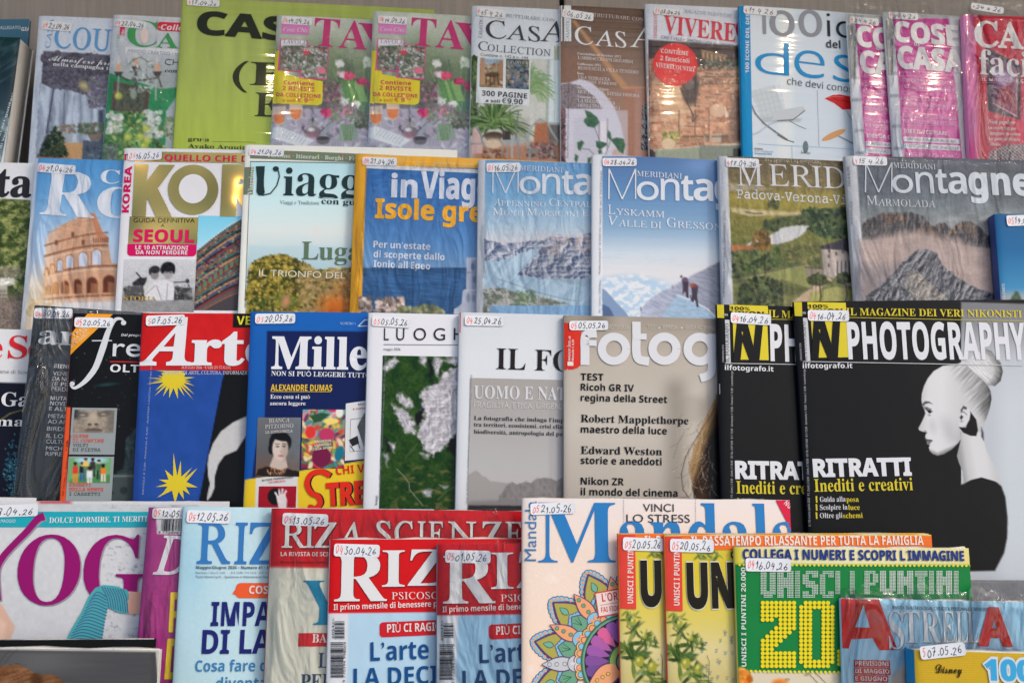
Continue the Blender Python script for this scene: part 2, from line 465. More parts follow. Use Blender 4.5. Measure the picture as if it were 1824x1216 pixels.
class Mag:
 def __init__(s, key, row, zoom, tl, bl, w, h, T, label, spine=(215,215,215), vis=None, dz=0, yaw=None, fan=0.0, name='magazine', cat='magazine', bow=1.0):
  s.key, s.row, s.z, s.w, s.h, s.T, s.label = key, row, ZOOM[zoom], w, h, T, label
  s.tlp, s.blp = s.px(*tl), s.px(*bl)
  s.spine, s.vis, s.dz, s.yaw, s.fan, s.name, s.cat, s.bowk = spine, vis, dz, yaw, fan, name, cat, bow
  s.parts = {}; s.seed = len(MAGS) * 7 + 3
  MAGS[key] = s
 def px(s, x, y): return (s.z[0] + x / s.z[2], s.z[1] + y / s.z[2])
 def frame(s):
  p0 = row_point(s.row) + NRM * s.dz
  O = hit(*s.tlp, p0, NRM); B = hit(*s.blp, p0, NRM)
  D = (B - O).normalized(); R = NRM.cross(D).normalized()
  c, n = math.cos(s.yaw), math.sin(s.yaw)
  s.O, s.D, s.R, s.N = O, D, R * c - NRM * n, NRM * c + R * n
  s.empty = bpy.data.objects.new(s.name, None); COL.objects.link(s.empty)
  s.empty.empty_display_size = .02
  tag(s.empty, s.label, s.cat)
  from mathutils import Matrix
  base = s.O + s.D * s.h - s.N * s.T
  Mx = Matrix((s.R,-s.D, s.N)).transposed().to_4x4(); Mx.translation = base
  s.empty.matrix_world = Mx
  s.mpp = ((s.O - CAMP).y / F)            # metres per photo pixel
  # magazine-local: x right, y up from the foot, z towards the viewer (0 = back cover)
 def unit(s): return s.mpp / s.z[2]
 def ab(s, x, y):
  P = hit(*s.px(x, y), s.O, s.N) - s.O
  return P.dot(s.R), P.dot(s.D)
 def to_zoom(s, A, B):
  P = np.array(s.O)[None] + A.reshape(-1,1) * np.array(s.R)[None] + B.reshape(-1,1) * np.array(s.D)[None] - np.array(CAMP)[None]
  X = (CX + F * P[:,0] / P[:,1] - s.z[0]) * s.z[2]; Y = (CY - F * P[:,2] / P[:,1] - s.z[1]) * s.z[2]
  return X.reshape(A.shape), Y.reshape(A.shape)
 def bow(s, A, B):
  A = np.asarray(A, float); B = np.asarray(B, float)
  t = np.clip(A / s.w,0,1)
  z = 0.0011 * s.bowk * np.sin(np.pi * t) - 0.0012 * np.exp(-np.clip(A,0,1) / 0.0022)
  z = z + s.bowk * 0.0007 * (vn(A / .07 + s.seed, B / .09, s.seed) - .5)
  return z
 def place(s, A, B, layer):
  layer = min(layer,4) + max(0, layer - 4) * .4
  z = s.T + s.bow(A, B) + layer * 0.00018
  return np.stack([A, s.h - B, z],-1)
 def add(s, part, A, B, layer, polys, colr, mt='ink', flip=False):
  A = np.clip(np.asarray(A, float),.0002, s.w); B = np.clip(np.asarray(B, float),.0002, s.h)
  if max(np.ptp(A), np.ptp(B)) > .009: A, B, polys = split_long(A, B, polys)
  V = s.place(A, B, layer)
  if np.ndim(colr) == 1: C = np.repeat(ink(colr, s.row)[None], len(V),0)
  else: C = ink(colr, s.row)
  k = (part, mt)
  L = s.parts.setdefault(k, [[], [], [],0])
  L[0].append(V); L[1].append(C); L[2] += [tuple(i + L[3] for i in p) for p in polys]; L[3] += len(V)
 # ---- body and painted cover
 def cover(s, fn, res=1.9, mat='gloss'):
  if s.vis: 
   x0, y0, x1, y1 = s.vis
   a0 = max(0, min(s.ab(x0, y0)[0], s.ab(x0, y1)[0])); a1 = min(s.w, max(s.ab(x1, y0)[0], s.ab(x1, y1)[0]) + 0.008)
   b0 = max(0, min(s.ab(x0, y0)[1], s.ab(x1, y0)[1])); b1 = min(s.h, max(s.ab(x0, y1)[1], s.ab(x1, y1)[1]) + .008)
  else: a0, b0, a1, b1 = 0,0, s.w, s.h
  def axis(lo, hi, L, end):
   st = res * s.mpp
   parts = [np.linspace(lo, hi, max(2, int(round((hi - lo) / st)) + 1))]
   if lo > 1e-6: parts.insert(0, np.linspace(0, lo, max(2, int(lo / .008) + 1))[:-1])
   if L - hi > 1e-6: parts.append(np.linspace(hi, L, max(2, int((L - hi) / .008) + 1))[1:])
   r = np.concatenate(parts)
   if not end and res > 1: r = np.sort(np.unique(np.round(np.concatenate([r, [.0008,.0018,.003,.0045,.0065,.009]]),6)))
   return r
  a = axis(a0, a1, s.w, False); b = axis(b0, b1, s.h, True)
  A, B = np.meshgrid(a, b)
  X, Y = s.to_zoom(A, B)
  G = Sheet(X, Y); G.soft = max(2.5, s.z[2] * .55 * res); fn(G)
  V = s.place(A, B,0)
  me = grid_mesh('front_cover', V, len(b), len(a), ink(np.clip(G.C,0,255), s.row).reshape(-1,3))
  link('front_cover', me, s.empty, MAT['laminate' if s.key in ('ic', 'vi', 'cf', 'an', 'cb', 'm2', 't1', 't2', 'c1', 'c2') else mat])
  s.body()
 def body(s):
  w, h, T, f = s.w - .0012, s.h, s.T, s.fan
  n = 14
  # page block: front face tucked under the cover, upper edge raked by fan
  V = []; 
  for k in range(n + 1):
   a = .0012 + (w - .0012) * k / n
   zf = T + float(s.bow(a,0)) - .0016
   j = f * (0.75 + .35 * math.sin(k * 1.7 + s.seed))
   V += [(a,.0, zf),(a, h - .0006, zf),(a, h - .0006 + j,.0006),(a,0,.0006)]
  P = []
  for k in range(n):
   o = 4 * k
   for q in range(4): P.append((o + q, o + (q + 1) % 4, o + 4 + (q + 1) % 4, o + 4 + q))
  P += [(0,3,2,1),(4 * n,4 * n + 1,4 * n + 2,4 * n + 3)]
  link('pages', mesh_from('pages', V, P), s.empty, MAT['pages'])
  # spine, rounded, closing round to the back cover
  zt = T + float(s.bow(0,0))
  prof = [(0.0, zt),(-.0005, zt * .8),(-.0007, zt * .5),(-.0005, zt * .2),(0.0,0),(.003,-.0003),(s.w,-.0003)]
  m = 12; V = []
  for j in range(m + 1):
   y = h * j / m
   for (px_, pz) in prof: V.append((px_, y, pz))
  P = []; q = len(prof)
  for j in range(m):
   for i in range(q - 1): P.append((j * q + i, j * q + i + 1,(j + 1) * q + i + 1,(j + 1) * q + i))
  C = np.repeat(ink(s.spine, s.row)[None], len(V),0)
  link('spine', mesh_from('spine', V, P, C, True), s.empty, MAT['gloss'])
 # ---- printed pieces
 def pic(s, x0, y0, x1, y1, fn, layer=1, res=1.8, part='picture'):
  a0, b0 = s.ab(x0, y0); u = s.unit(); a1 = a0 + (x1 - x0) * u; b1 = b0 + (y1 - y0) * u
  st = res * s.mpp
  a = np.linspace(a0, a1, max(2, int((a1 - a0) / st) + 1)); b = np.linspace(b0, b1, max(2, int((b1 - b0) / st) + 1))
  A, B = np.meshgrid(a, b); X, Y = s.to_zoom(A, B)
  G = Sheet(X, Y); G.soft = max(2.5, s.z[2] * .55 * res); fn(G)
  A = np.clip(A,.0002, s.w); B = np.clip(B,.0002, s.h)
  me = grid_mesh(part, s.place(A, B, layer), len(b), len(a), ink(np.clip(G.C,0,255), s.row).reshape(-1,3))
  link(part, me, s.empty, MAT['gloss'])
 def box(s, x0, y0, x1, y1, col, layer=1, part='panel', rot=0, rnd=0, mt='ink', sk=0):
  a0, b0 = s.ab(x0, y0); u = s.unit(); W, H = (x1 - x0) * u,(y1 - y0) * u; r = min(rnd * u, W / 2.01, H / 2.01)
  pts = []
  nx = max(1, int(W / .012)); nyy = max(1, int(H / .012))
  A = []; 
  ts = np.linspace(0,1, nx + 1) * W if not r else np.concatenate([[0,.13 * r,.3 * r,.6 * r], np.linspace(r, W - r, nx + 1), [W - .6 * r, W - .3 * r, W - .13 * r, W]])
  rows = nyy + 1
  for a in ts:
   ins = 0
   if r:
    e = max(r - a, a - (W - r),0)
    ins = r - math.sqrt(max(r * r - e * e,0))
   for j in range(rows): A.append((a, ins + (H - 2 * ins) * j / (rows - 1)))
  A = np.array(A); P = []
  for i in range(len(ts) - 1):
   for j in range(rows - 1): P.append((i * rows + j, i * rows + j + 1,(i + 1) * rows + j + 1,(i + 1) * rows + j))
  c, n = math.cos(rot), math.sin(rot)
  s.add(part, a0 + A[:,0] * c + A[:,1] * n + sk * A[:,1], b0 - A[:,0] * n + A[:,1] * c, layer, P, col, mt)
 def poly(s, pts, col, layer=1, part='shape', mt='ink'):
  ab = np.array([s.ab(x, y) for x, y in pts])
  tr = tessellate_polygon([[Vector((p[0],-p[1],0)) for p in ab]])
  P = []
  for t in tr:
   (ax, ay),(bx, by),(cx, cy) = ab[t[0]], ab[t[1]], ab[t[2]]
   P.append(tuple(t) if (bx - ax) * (cy - ay) - (by - ay) * (cx - ax) < 0 else (t[0], t[2], t[1]))
  s.add(part, ab[:,0], ab[:,1], layer, P, col, mt)
 def ell(s, cx, cy, rx, ry, col, layer=1, part='shape', n=24, rot=0, mt='ink'):
  s.poly([(cx + rx * math.cos(k * 2 * math.pi / n) * math.cos(rot) - ry * math.sin(k * 2 * math.pi / n) * math.sin(rot),
    cy + rx * math.cos(k * 2 * math.pi / n) * math.sin(rot) + ry * math.sin(k * 2 * math.pi / n) * math.cos(rot)) for k in range(n)], col, layer, part, mt)
 def stroke(s, pts, w, col, layer=1, part='line', mt='ink'):
  u = s.unit()
  ab = np.array([s.ab(x, y) for x, y in pts])
  s.stroke_ab(ab, w * u, col, layer, part, mt)
 def stroke_ab(s, ab, w, col, layer, part, mt='ink'):
  d = np.gradient(ab, axis=0); d /= (np.hypot(d[:,0], d[:,1])[:, None] + 1e-12)
  nn = np.stack([-d[:,1], d[:,0]],1) * (np.asarray(w).reshape(-1,1) if np.ndim(w) else w) / 2
  V = np.concatenate([ab + nn, ab - nn]); n = len(ab)
  P = [(i, n + i, n + i + 1, i + 1) for i in range(n - 1)]
  P = [p[::-1] for p in P]
  s.add(part, V[:,0], V[:,1], layer, P, col, mt)
 def text(s, t, st, x0, yb, x1, cap, col, part='headline', layer=3, rot=0, shear=0, off=0, mt='ink', wfn=None):
  TEXTS.append((s, part, t, st, x0, yb, x1, cap, col, layer, math.radians(rot), shear, off, mt, wfn))
 def lines(s, rows, st, col, part='headline', **k):
  for (t, x0, yb, x1, cap) in rows: s.text(t, st, x0, yb, x1, cap, col, part, **k)
 def barcode(s, x0, y0, x1, y1, vert=False, layer=3, seed=1, white=True):
  r = random.Random(seed); t = 0
  if vert:
   while t < (y1 - y0) - 4:
    w = r.choice((2.6,2.6,5,8)); s.box(x0, y0 + t, x1, min(y0 + t + w, y1),(50,52,60), layer, 'barcode'); t += w + r.choice((2.6,3,5.5))
  else:
   while t < (x1 - x0) - 4:
    w = r.choice((2.2,2.2,4.5,7)); s.box(x0 + t, y0, min(x0 + t + w, x1), y1,(50,52,60), layer, 'barcode'); t += w + r.choice((2.2,3,5.5))
 # ---- hand-dated label
 def sticker(s, x, y, w, h, red, date, rot=0, fade=1.0, bend=0):
  u = s.unit(); a0, b0 = s.ab(x, y); W, H = w * u, h * u; r = .0022; th = math.radians(rot + ((hash_(s.key) % 7) - 3) * .5)
  c, n = math.cos(th), math.sin(th)
  def T_(A, B): return a0 + A * c + B * n, b0 - A * n + B * c
  rr = r; ts = np.concatenate([[0,.13 * rr,.3 * rr,.6 * rr], np.linspace(rr, W - rr,9), [W - .6 * rr, W - .3 * rr, W - .13 * rr, W]])
  A = []
  for a in ts:
   e = max(rr - a, a - (W - rr),0); ins = rr - math.sqrt(max(rr * rr - e * e,0))
   for j in range(4): A.append((a, ins + (H - 2 * ins) * j / 3))
  A = np.array(A); P = [(i * 4 + j, i * 4 + j + 1,(i + 1) * 4 + j + 1,(i + 1) * 4 + j) for i in range(len(ts) - 1) for j in range(3)]
  X, Y = T_(A[:,0], A[:,1])
  V = s.place(X, Y,6.5)
  V[:,2] += .0006 * np.clip((A[:,0] / W - .8) / .2,0,1) ** 2 + .0004 * np.clip((.12 - A[:,0] / W) / .12,0,1) ** 2
  C = np.repeat(ink((216,219,224), s.row)[None], len(V),0)
  st = link('date_label', mesh_from('date_label', V, P, C, True), s.empty, MAT['label'])
  V0 = len(V); V2, P2, C2 = [], [], []; cnt = [0]
  rd = random.Random(hash_(s.key + date))
  def write(txt, xa, xb, hh, yb, col, wd):
   adv = {'.': .42, ' ': .35, '1': .62}
   sl = rd.uniform(.12,.34); tot = sum(adv.get(ch,1) for ch in txt); cw = (xb - xa) / tot; x_ = xa
   for ch in txt:
    jx, jy, js = rd.uniform(-.07,.07), rd.uniform(-.13,.13), rd.uniform(.78,1.2)
    for st_ in HAND.get(ch, []):
     p = smooth_line([(q[0] + rd.uniform(-.08,.08), q[1] + rd.uniform(-.06,.06)) for q in st_])
     gx = x_ + (p[:,0] * .78 + .1 + jx + sl * p[:,1]) * cw * (1 if adv.get(ch,1) == 1 else adv[ch] * 1.3)
     gy = yb - (p[:,1] * js + jy) * hh
     ab = np.stack([gx, gy],1)
     d = np.gradient(ab, axis=0); d /= (np.hypot(d[:,0], d[:,1])[:, None] + 1e-12)
     k = wd * (0.75 + .5 * np.sin(np.linspace(.3,2.8, len(ab))))[:, None] / 2
     nn = np.stack([-d[:,1], d[:,0]],1) * k
     VV = np.concatenate([ab + nn, ab - nn]); m = len(ab)
     XX, YY = T_(VV[:,0], VV[:,1]); Z = s.place(XX, YY,7.6)
     q = VV[:,0] / W
     Z[:,2] += .0006 * np.clip((q - .8) / .2,0,1) ** 2 + .0004 * np.clip((.12 - q) / .12,0,1) ** 2
     V2.append(Z); P2.extend([(cnt[0] + i + 1, cnt[0] + m + i + 1, cnt[0] + m + i, cnt[0] + i) for i in range(m - 1)]); cnt[0] += 2 * m
     C2.append(np.repeat(ink(col, s.row)[None],2 * m,0))
    x_ += adv.get(ch,1) * cw
  hh = H * .56
  xr = W * (.035 + .085 * len(red))
  write(red, W * .03, xr, hh, H * .8,(230,100,90),.00048)
  write(date, xr + W * .01, W * .93, hh, H * .82,(48,50,60),.0005)
  if V2: link('handwriting', mesh_from('handwriting', np.concatenate(V2), P2, np.concatenate(C2)), st, MAT['label'])
 # ---- clear film, edge: how far it stands out past the magazine (metres: left, top, right)
 def film(s, edge=(0,.004,0), amp=.0012, mat='film', seed=1, lift=.0016, tuft=0, sc=.02):
  l, t, r = edge
  a = np.linspace(-l, s.w + r,46); b = np.linspace(-t, s.h,60)
  A, B = np.meshgrid(a, b)
  bw = s.bow(np.clip(A,0, s.w), np.clip(B,0, s.h))
  nz = (ridge(A / sc + seed, B / (sc * 2.2), seed,3) - .5) * amp * .5
  z = s.T + bw + lift + nz
  out = np.maximum(np.maximum(-A,-B), A - s.w); out = np.clip(out / .004,0,1)
  z = z - out * s.T * .55 + out * (fbm(A / .008, B / .008, seed,3) - .5) * tuft
  Yv = s.h - B
  edgej = (B < 1e-5 - t + .0005)
  Yv = Yv + np.where(edgej,(vn(A / .006, A * 0, seed) - .5) * t * .9,0)
  V = np.stack([A, Yv, z],-1)
  link('clear_wrap', grid_mesh('clear_wrap', V, len(b), len(a), None), s.empty, MAT[mat])
 def finish(s):
  for (part, mt),(Vs, Cs, Ps, _) in s.parts.items():
   part = part.split('#')[0]
   link(part, mesh_from(part, np.concatenate(Vs), Ps, np.concatenate(Cs)), s.empty, MAT[mt])
def hash_(t):
 h = 7
 for c in t: h = (h * 31 + ord(c)) % 1000003
 return h
def smooth_line(p, n=5):
 p = [np.array(q, float) for q in p]
 if len(p) < 3: return np.array([p[0] + (p[-1] - p[0]) * t for t in np.linspace(0,1,4)])
 q = [2 * p[0] - p[1]] + p + [2 * p[-1] - p[-2]]; out = []
 for i in range(1, len(q) - 2):
  for k in range(n):
   t = k / n
   out.append(.5 * (2 * q[i] + (q[i + 1] - q[i - 1]) * t + (2 * q[i - 1] - 5 * q[i] + 4 * q[i + 1] - q[i + 2]) * t * t + (3 * q[i] - q[i - 1] - 3 * q[i + 1] + q[i + 2]) * t ** 3))
 out.append(p[-1]); return np.array(out)
HAND = {
'0': [[(.5,1),(.15,.7),(.1,.3),(.4,0),(.8,.3),(.82,.75),(.5,1),(.4,.95)]],
'1': [[(.05,.6),(.55,1)], [(.55,1),(.48,.5),(.42,-.05)]],
'2': [[(.1,.75),(.35,1),(.75,.85),(.6,.45),(.05,.02)], [(.05,.02),(.5,.1),(.95,.0)]],
'3': [[(.1,.95),(.75,.95)], [(.75,.95),(.35,.58),(.7,.45),(.72,.15),(.4,0),(.05,.1)]],
'4': [[(.35,1),(.2,.65),(.08,.35)], [(.08,.35),(.5,.38),(.9,.42)], [(.72,.75),(.6,.3),(.55,-.15)]],
'5': [[(.9,1),(.3,.97)], [(.3,.97),(.22,.55),(.6,.58),(.7,.25),(.45,0),(.08,.08)]],
'6': [[(.65,1),(.25,.6),(.1,.2),(.4,0),(.75,.15),(.7,.42),(.4,.45),(.15,.25)]],
'7': [[(.05,.92),(.5,.98),(.85,.98)], [(.85,.98),(.5,.5),(.35,-.05)], [(.25,.48),(.85,.52)]],
'8': [[(.7,.9),(.35,1),(.2,.75),(.6,.45),(.7,.15),(.4,0),(.15,.2),(.5,.5),(.75,.8),(.6,.98)]],
'9': [[(.75,.85),(.4,1),(.15,.7),(.45,.5),(.75,.75),(.7,.3),(.45,-.05)]],
'.': [[(.2,.0),(.75,.12)], [(.2,.12),(.75,.0)]], ' ': []}
# ------------------------------------------------------------------ the magazines, tier by tier
W_ = (214,216,220)
GEO = [
# key row zoom top-left, lower-left, width, thickness, label
('gt',1, 'P',(-262,38),(-290,280),.195,.004, 'teal magazine peeking out behind the dark thick volume, far left of the top tier',(70,95,110),(-20,30,80,70)),
('gd',1, 'P',(-262,58),(-300,290),.180,.030, 'thick dark volume with a pale spine, leaning at the left end of the top tier',(190,195,200),(-20,50,70,290)),
('co',1, 'Z1',(243,100),(175,1000),.205,.006, 'magazine with slim blue lettering over mauve wisteria, pale curtains and a potted conifer',(196,200,205),(170,80,720,1040)),
('cc',1, 'Z1',(710,92),(635,1000),.205,.006, 'magazine with green serif lettering, a candle chandelier and a green room on its cover',(185,190,190),(630,70,1150,1040)),
('cb',1, 'Z1',(1140,-15),(1080,920),.268,.004, 'wide plain olive green magazine with heavy black lettering',(150,165,70),(1070,-20,2730,1040)),
('t1',1, 'Z2',(48,95),(5,905),.210,.007, 'left copy of the pink lettered tulip magazine, overlapping the olive green cover',(200,200,205),(0,60,680,940)),
('t2',1, 'Z2',(650,68),(615,960),.210,.007, 'right copy of the pink lettered tulip magazine, beside the white one with rattan chairs',(200,200,205),(600,50,1310,1010)),
('ca',1, 'Z2',(1270,35),(1250,960),.206,.008, 'white magazine with thin black serif capitals above a palm and rattan chairs',(196,202,208),(1240,20,1840,1030)),
('an',1, 'Z3',(155,38),(160,1150),.206,.004, 'brown magazine with white capitals above an archway and a leafy houseplant',(190,195,205),(150,20,800,1190)),
('vi',1, 'Z3',(770,28),(800,1150),.206,.006, 'magazine with red capitals, a round red badge and a brick walled kitchen',(196,200,206),(765,15,1500,1190)),
('ic',1, 'Z3',(1450,40),(1475,1150),.215,.008, 'white magazine with a cyan blue spine, thin grey numerals and pictures of chairs',(20,130,180),(1440,15,2400,1190)),
('c1',1, 'Z4',(505,100),(570,1140),.205,.003, 'left copy of the bagged magenta magazine with white rounded capitals, half covered by its twin',(190,196,200),(490,80,880,1190)),
('c2',1, 'Z4',(775,85),(850,1140),.205,.005, 'right copy of the bagged magenta magazine with white rounded capitals, cover lines fully visible',(190,196,200),(765,70,1440,1190)),
('cf',1, 'Z4',(1345,105),(1395,1140),.205,.009, 'red and pink magazine in a plastic bag at the right end of the top tier',(200,130,180),(1340,90,1850,1190)),
('ta',2, 'Z5',(-640,125),(-747,1150),.225,.006, 'white topped magazine with bold black letters over a wooded hillside at the left edge',(210,212,214),(-30,110,215,1200)),
('ro',2, 'Z5',(217,108),(125,1160),.205,.006, 'sky blue magazine with big white letters above a ruined Roman amphitheatre',(205,212,220),(110,90,790,1210)),
('ko',2, 'Z5',(770,48),(712,990),.205,.006, 'white magazine with large gold foil letters and a pink vertical word at its spine',(212,212,216),(700,30,1560,1210)),
('vg',2, 'Z6',(62,28),(15,1080),.206,.005, 'pale blue landscape magazine with elegant black lettering above autumn trees',(222,222,214),(5,10,1470,1180)),
('iv',2, 'Z6',(788,92),(748,1130),.206,.006, 'yellow framed magazine with a deep blue sea and a white bell tower',(225,165,50),(740,70,1700,1190)),
('m1',2, 'Z7',(50,92),(35,1130),.206,.006, 'pale blue mountain magazine showing a snow streaked grey ridge',(200,203,206),(25,80,870,1190)),
('m2',2, 'Z7',(820,58),(815,1140),.206,.006, 'deep blue mountain magazine with two climbers on a snowy crest',(208,211,216),(805,45,1770,1190)),
('me',2, 'Z8',(5,60),(28,945),.206,.008, 'magazine with white capitals over green farmland and a pillared villa',(205,207,212),(0,40,860,1000)),
('m3',2, 'Z8',(760,58),(825,950),.225,.008, 'dark grey mountain magazine with a rocky peak rising through pinkish cloud',(190,194,200),(750,40,1900,1010)),
('do',2, 'Z8',(1650,405),(1692,960),.190,.014, 'small thick blue magazine in front at the right end of the middle tier',(70,85,140),(1640,390,1900,1010)),
('sc',3, 'Y1',(-560,165),(-658,1130),.215,.005, 'white topped magazine with red lettering over a dark starry picture, left edge',(205,206,208),(-30,155,200,1180)),
('ar',3, 'Y1',(198,42),(80,1140),.232,.006, 'charcoal magazine in a crinkled plastic wrapper with thin white cover lines',(70,75,80),(60,40,1460,1180)),
('fr',3, 'Y1',(415,88),(340,1140),.205,.006, 'black magazine with a tall white script letter and an orange spine strip',(225,90,50),(330,75,870,1180)),
('at',3, 'Y1',(808,88),(755,1150),.210,.007, 'red and blue magazine with big white letters and yellow paper stars',(60,80,150),(745,75,1460,1190)),
('mi',3, 'Y2',(55,48),(10,1180),.206,.006, 'blue book review magazine with white slab lettering and small book jackets',(40,90,170),(0,35,770,1200)),
('lu',3, 'Y2',(745,55),(715,1180),.206,.005, 'white magazine with thin spaced capitals above a satellite view of forest and cloud',(212,214,220),(710,40,1320,1200)),
('if',3, 'Y3',(30,52),(5,1180),.225,.006, 'pale grey photography magazine with spaced black serif capitals and faint mountains',(208,212,216),(0,40,1560,1210)),
('fo',3, 'Y3',(640,70),(640,1140),.212,.005, 'taupe photography magazine with fat rounded white letters and black cover lines',(160,152,140),(630,60,1560,1170)),
('n1',3, 'Y4',(18,30),(42,905),.206,.005, 'left copy of the black and yellow photography magazine, mostly hidden by its twin',(35,38,50),(10,20,420,960)),
('n2',3, 'Y4',(365,18),(432,1050),.214,.005, 'right copy of the black and yellow magazine, showing a woman in profile',(35,38,50),(355,5,1410,1230)),
('yo',4, 'Y5',(-430,95),(-538,1216),.210,.006, 'pale magazine with tall purple letters and a knee in striped turquoise leggings',(200,200,205),(-20,85,950,1216)),
('dm',4, 'Y5',(935,115),(840,1216),.180,.003, 'plum magenta magazine with a white italic capital and a barcode, beside the pale blue one',(150,70,125),(820,100,1180,1230)),
('rr',4, 'Y5',(1148,112),(1080,1216),.200,.004, 'pale blue magazine with navy cover lines and an orange speech tab',(170,205,215),(1070,100,1720,1230)),
('rs',4, 'Y6',(52,122),(0,1216),.225,.005, 'wide magazine with a red banner of white capitals over a cream cover',(190,40,45),(-10,105,1640,1230)),
('p1',4, 'Y6',(415,318),(392,1216),.190,.004, 'left copy of the red topped pale blue magazine, in front of the wide red banner',(200,205,210),(385,300,1110,1240)),
('p2',4, 'Y6',(1088,345),(1082,1216),.190,.006, 'right copy of the red topped pale blue magazine in clear wrap, beside the colouring book',(110,140,160),(1070,325,1640,1240)),
('ma',4, 'Y7',(40,58),(38,1216),.222,.004, 'cream colouring magazine with blue lettering and a multicoloured mandala flower',(232,215,205),(30,45,1840,1230)),
('u1',4, 'Y7',(637,280),(655,1216),.262,.003, 'left copy of the yellow puzzle magazine with a red spine strip and olive branches',(226,85,75),(630,265,960,1230)),
('u2',4, 'Y7',(925,290),(950,1216),.226,.003, 'right copy of the yellow puzzle magazine with a long orange banner above olive branches',(226,85,75),(915,270,2800,1230)),
('un',4, 'Y8',(32,152),(58,996),.193,.005, 'green puzzle magazine with white and yellow dotted lettering',(210,205,120),(25,140,1600,996)),
('as',4, 'Y8',(690,470),(705,996),.205,.004, 'light blue horoscope magazine with big red capitals and crumpled film at its top',(150,195,220),(680,450,1850,1000)),
('di',4, 'Y8',(1148,790),(1155,996),.135,.020, 'thick mustard yellow pocket comic book with blue numerals in the lower right corner',(40,150,210),(1080,760,1850,1000)),
('k1',5, 'Y5',(-1054,950),(-1082,1216),.2405,.004, 'black backed magazine showing just above the portrait magazine, lower left corner',(30,30,34),(-20,930,400,960)),
('k2',5, 'Y5',(-1054,984),(-1082,1216),.242,.006, 'white bordered magazine with brown hair against grey at the lower left corner',(200,198,190),(-20,960,1030,1230)),
('b1',4, 'P',(-390,884),(-417,1100),.215,.003, 'white magazine whose long top edge rises highest behind the purple lettered one',(215,215,212),(-20,870,430,900)),
('b2',4, 'P',(-60,892),(-79,1100),.221,.003, 'second pale magazine behind the purple lettered one, its top edge reaching past the charcoal wrapper',(215,210,200),(-20,870,430,900)),
]
GROUPS = {1: 'magazines shingled along the top tier',2: 'magazines shingled along the second tier',3: 'magazines shingled along the third tier',
  4: 'magazines shingled along the front tier',5: 'magazines standing lowest at the left'}
FOOT = {1: (20,.285),2: (270,.285),3: (555,.285),4: (900,.285),5: (1147,.285)}
FOOTZ = {}
for r,(yt, hh) in FOOT.items():
 FOOTZ[r] = hit(CX, yt, row_point(r), NRM).z - hh * math.cos(TILT)
DZ = {'gt': -.0325, 'b1': -.050, 'b2': -.046, 'k1': -.0075, 'di': .017}
NOYAW = {'gt': -.02, 'gd': -.02, 'b1': 0, 'b2': 0, 'k1': 0, 'k2': 0}
FAN = {'ma': .0016, 'u2': .0016, 'un': .002, 'as': .002, 'rs': .0012, 'p1': .0022, 'b1': .001, 'b2': .001, 'di': .001, 'k1': .001, 'k2': .002, 'u1': .001, 'vg': .001, 'if': .001}
rows = {}
for (key, row, zm, tl, bl, w, T, label, spine, vis) in GEO:
 M = Mag(key, row, zm, tl, bl, w,.28, T, label, spine, vis, dz=DZ.get(key,0), fan=FAN.get(key,.0004),
   name='paperback_comic' if key == 'di' else 'magazine', cat='comic book' if key == 'di' else 'magazine', bow=.3 if row == 5 or key in ('gt', 'b1', 'b2') else 1)
 M.xa = M.tlp[0] * ROWS[row][0] / F
 if key in NOYAW: M.yaw = NOYAW[key]
 else: rows.setdefault(row, []).append(M)
for row, L in rows.items():
 for i in range(len(L) - 1,-1,-1):
  m = L[i]; ps = math.radians(2.0)
  for j in range(i + 1, len(L)):
   q = L[j]
   if q.xa >= m.xa + m.w: break
   for (x, need) in ((q.xa, q.T + .0024 - q.dz),(min(m.xa + m.w, q.xa + q.w), q.T + .0024 - q.dz + (min(m.xa + m.w, q.xa + q.w) - q.xa) * math.sin(q.yaw))):
    p = x - m.xa
    ps = max(ps, math.asin(min(.35, need / max(p,.01))))
  m.yaw = ps
DEBUG = []
for m in MAGS.values():
 m.frame()
 m.h = (m.O.z - FOOTZ[m.row]) / -m.D.z
 from mathutils import Matrix
 Mx = Matrix((m.R,-m.D, m.N)).transposed().to_4x4(); Mx.translation = m.O + m.D * m.h - m.N * m.T
 m.empty.matrix_world = Mx
 m.empty['group'] = GROUPS[m.row]
 DEBUG.append((m.key, round(math.degrees(m.yaw),1), round(m.h,3)))
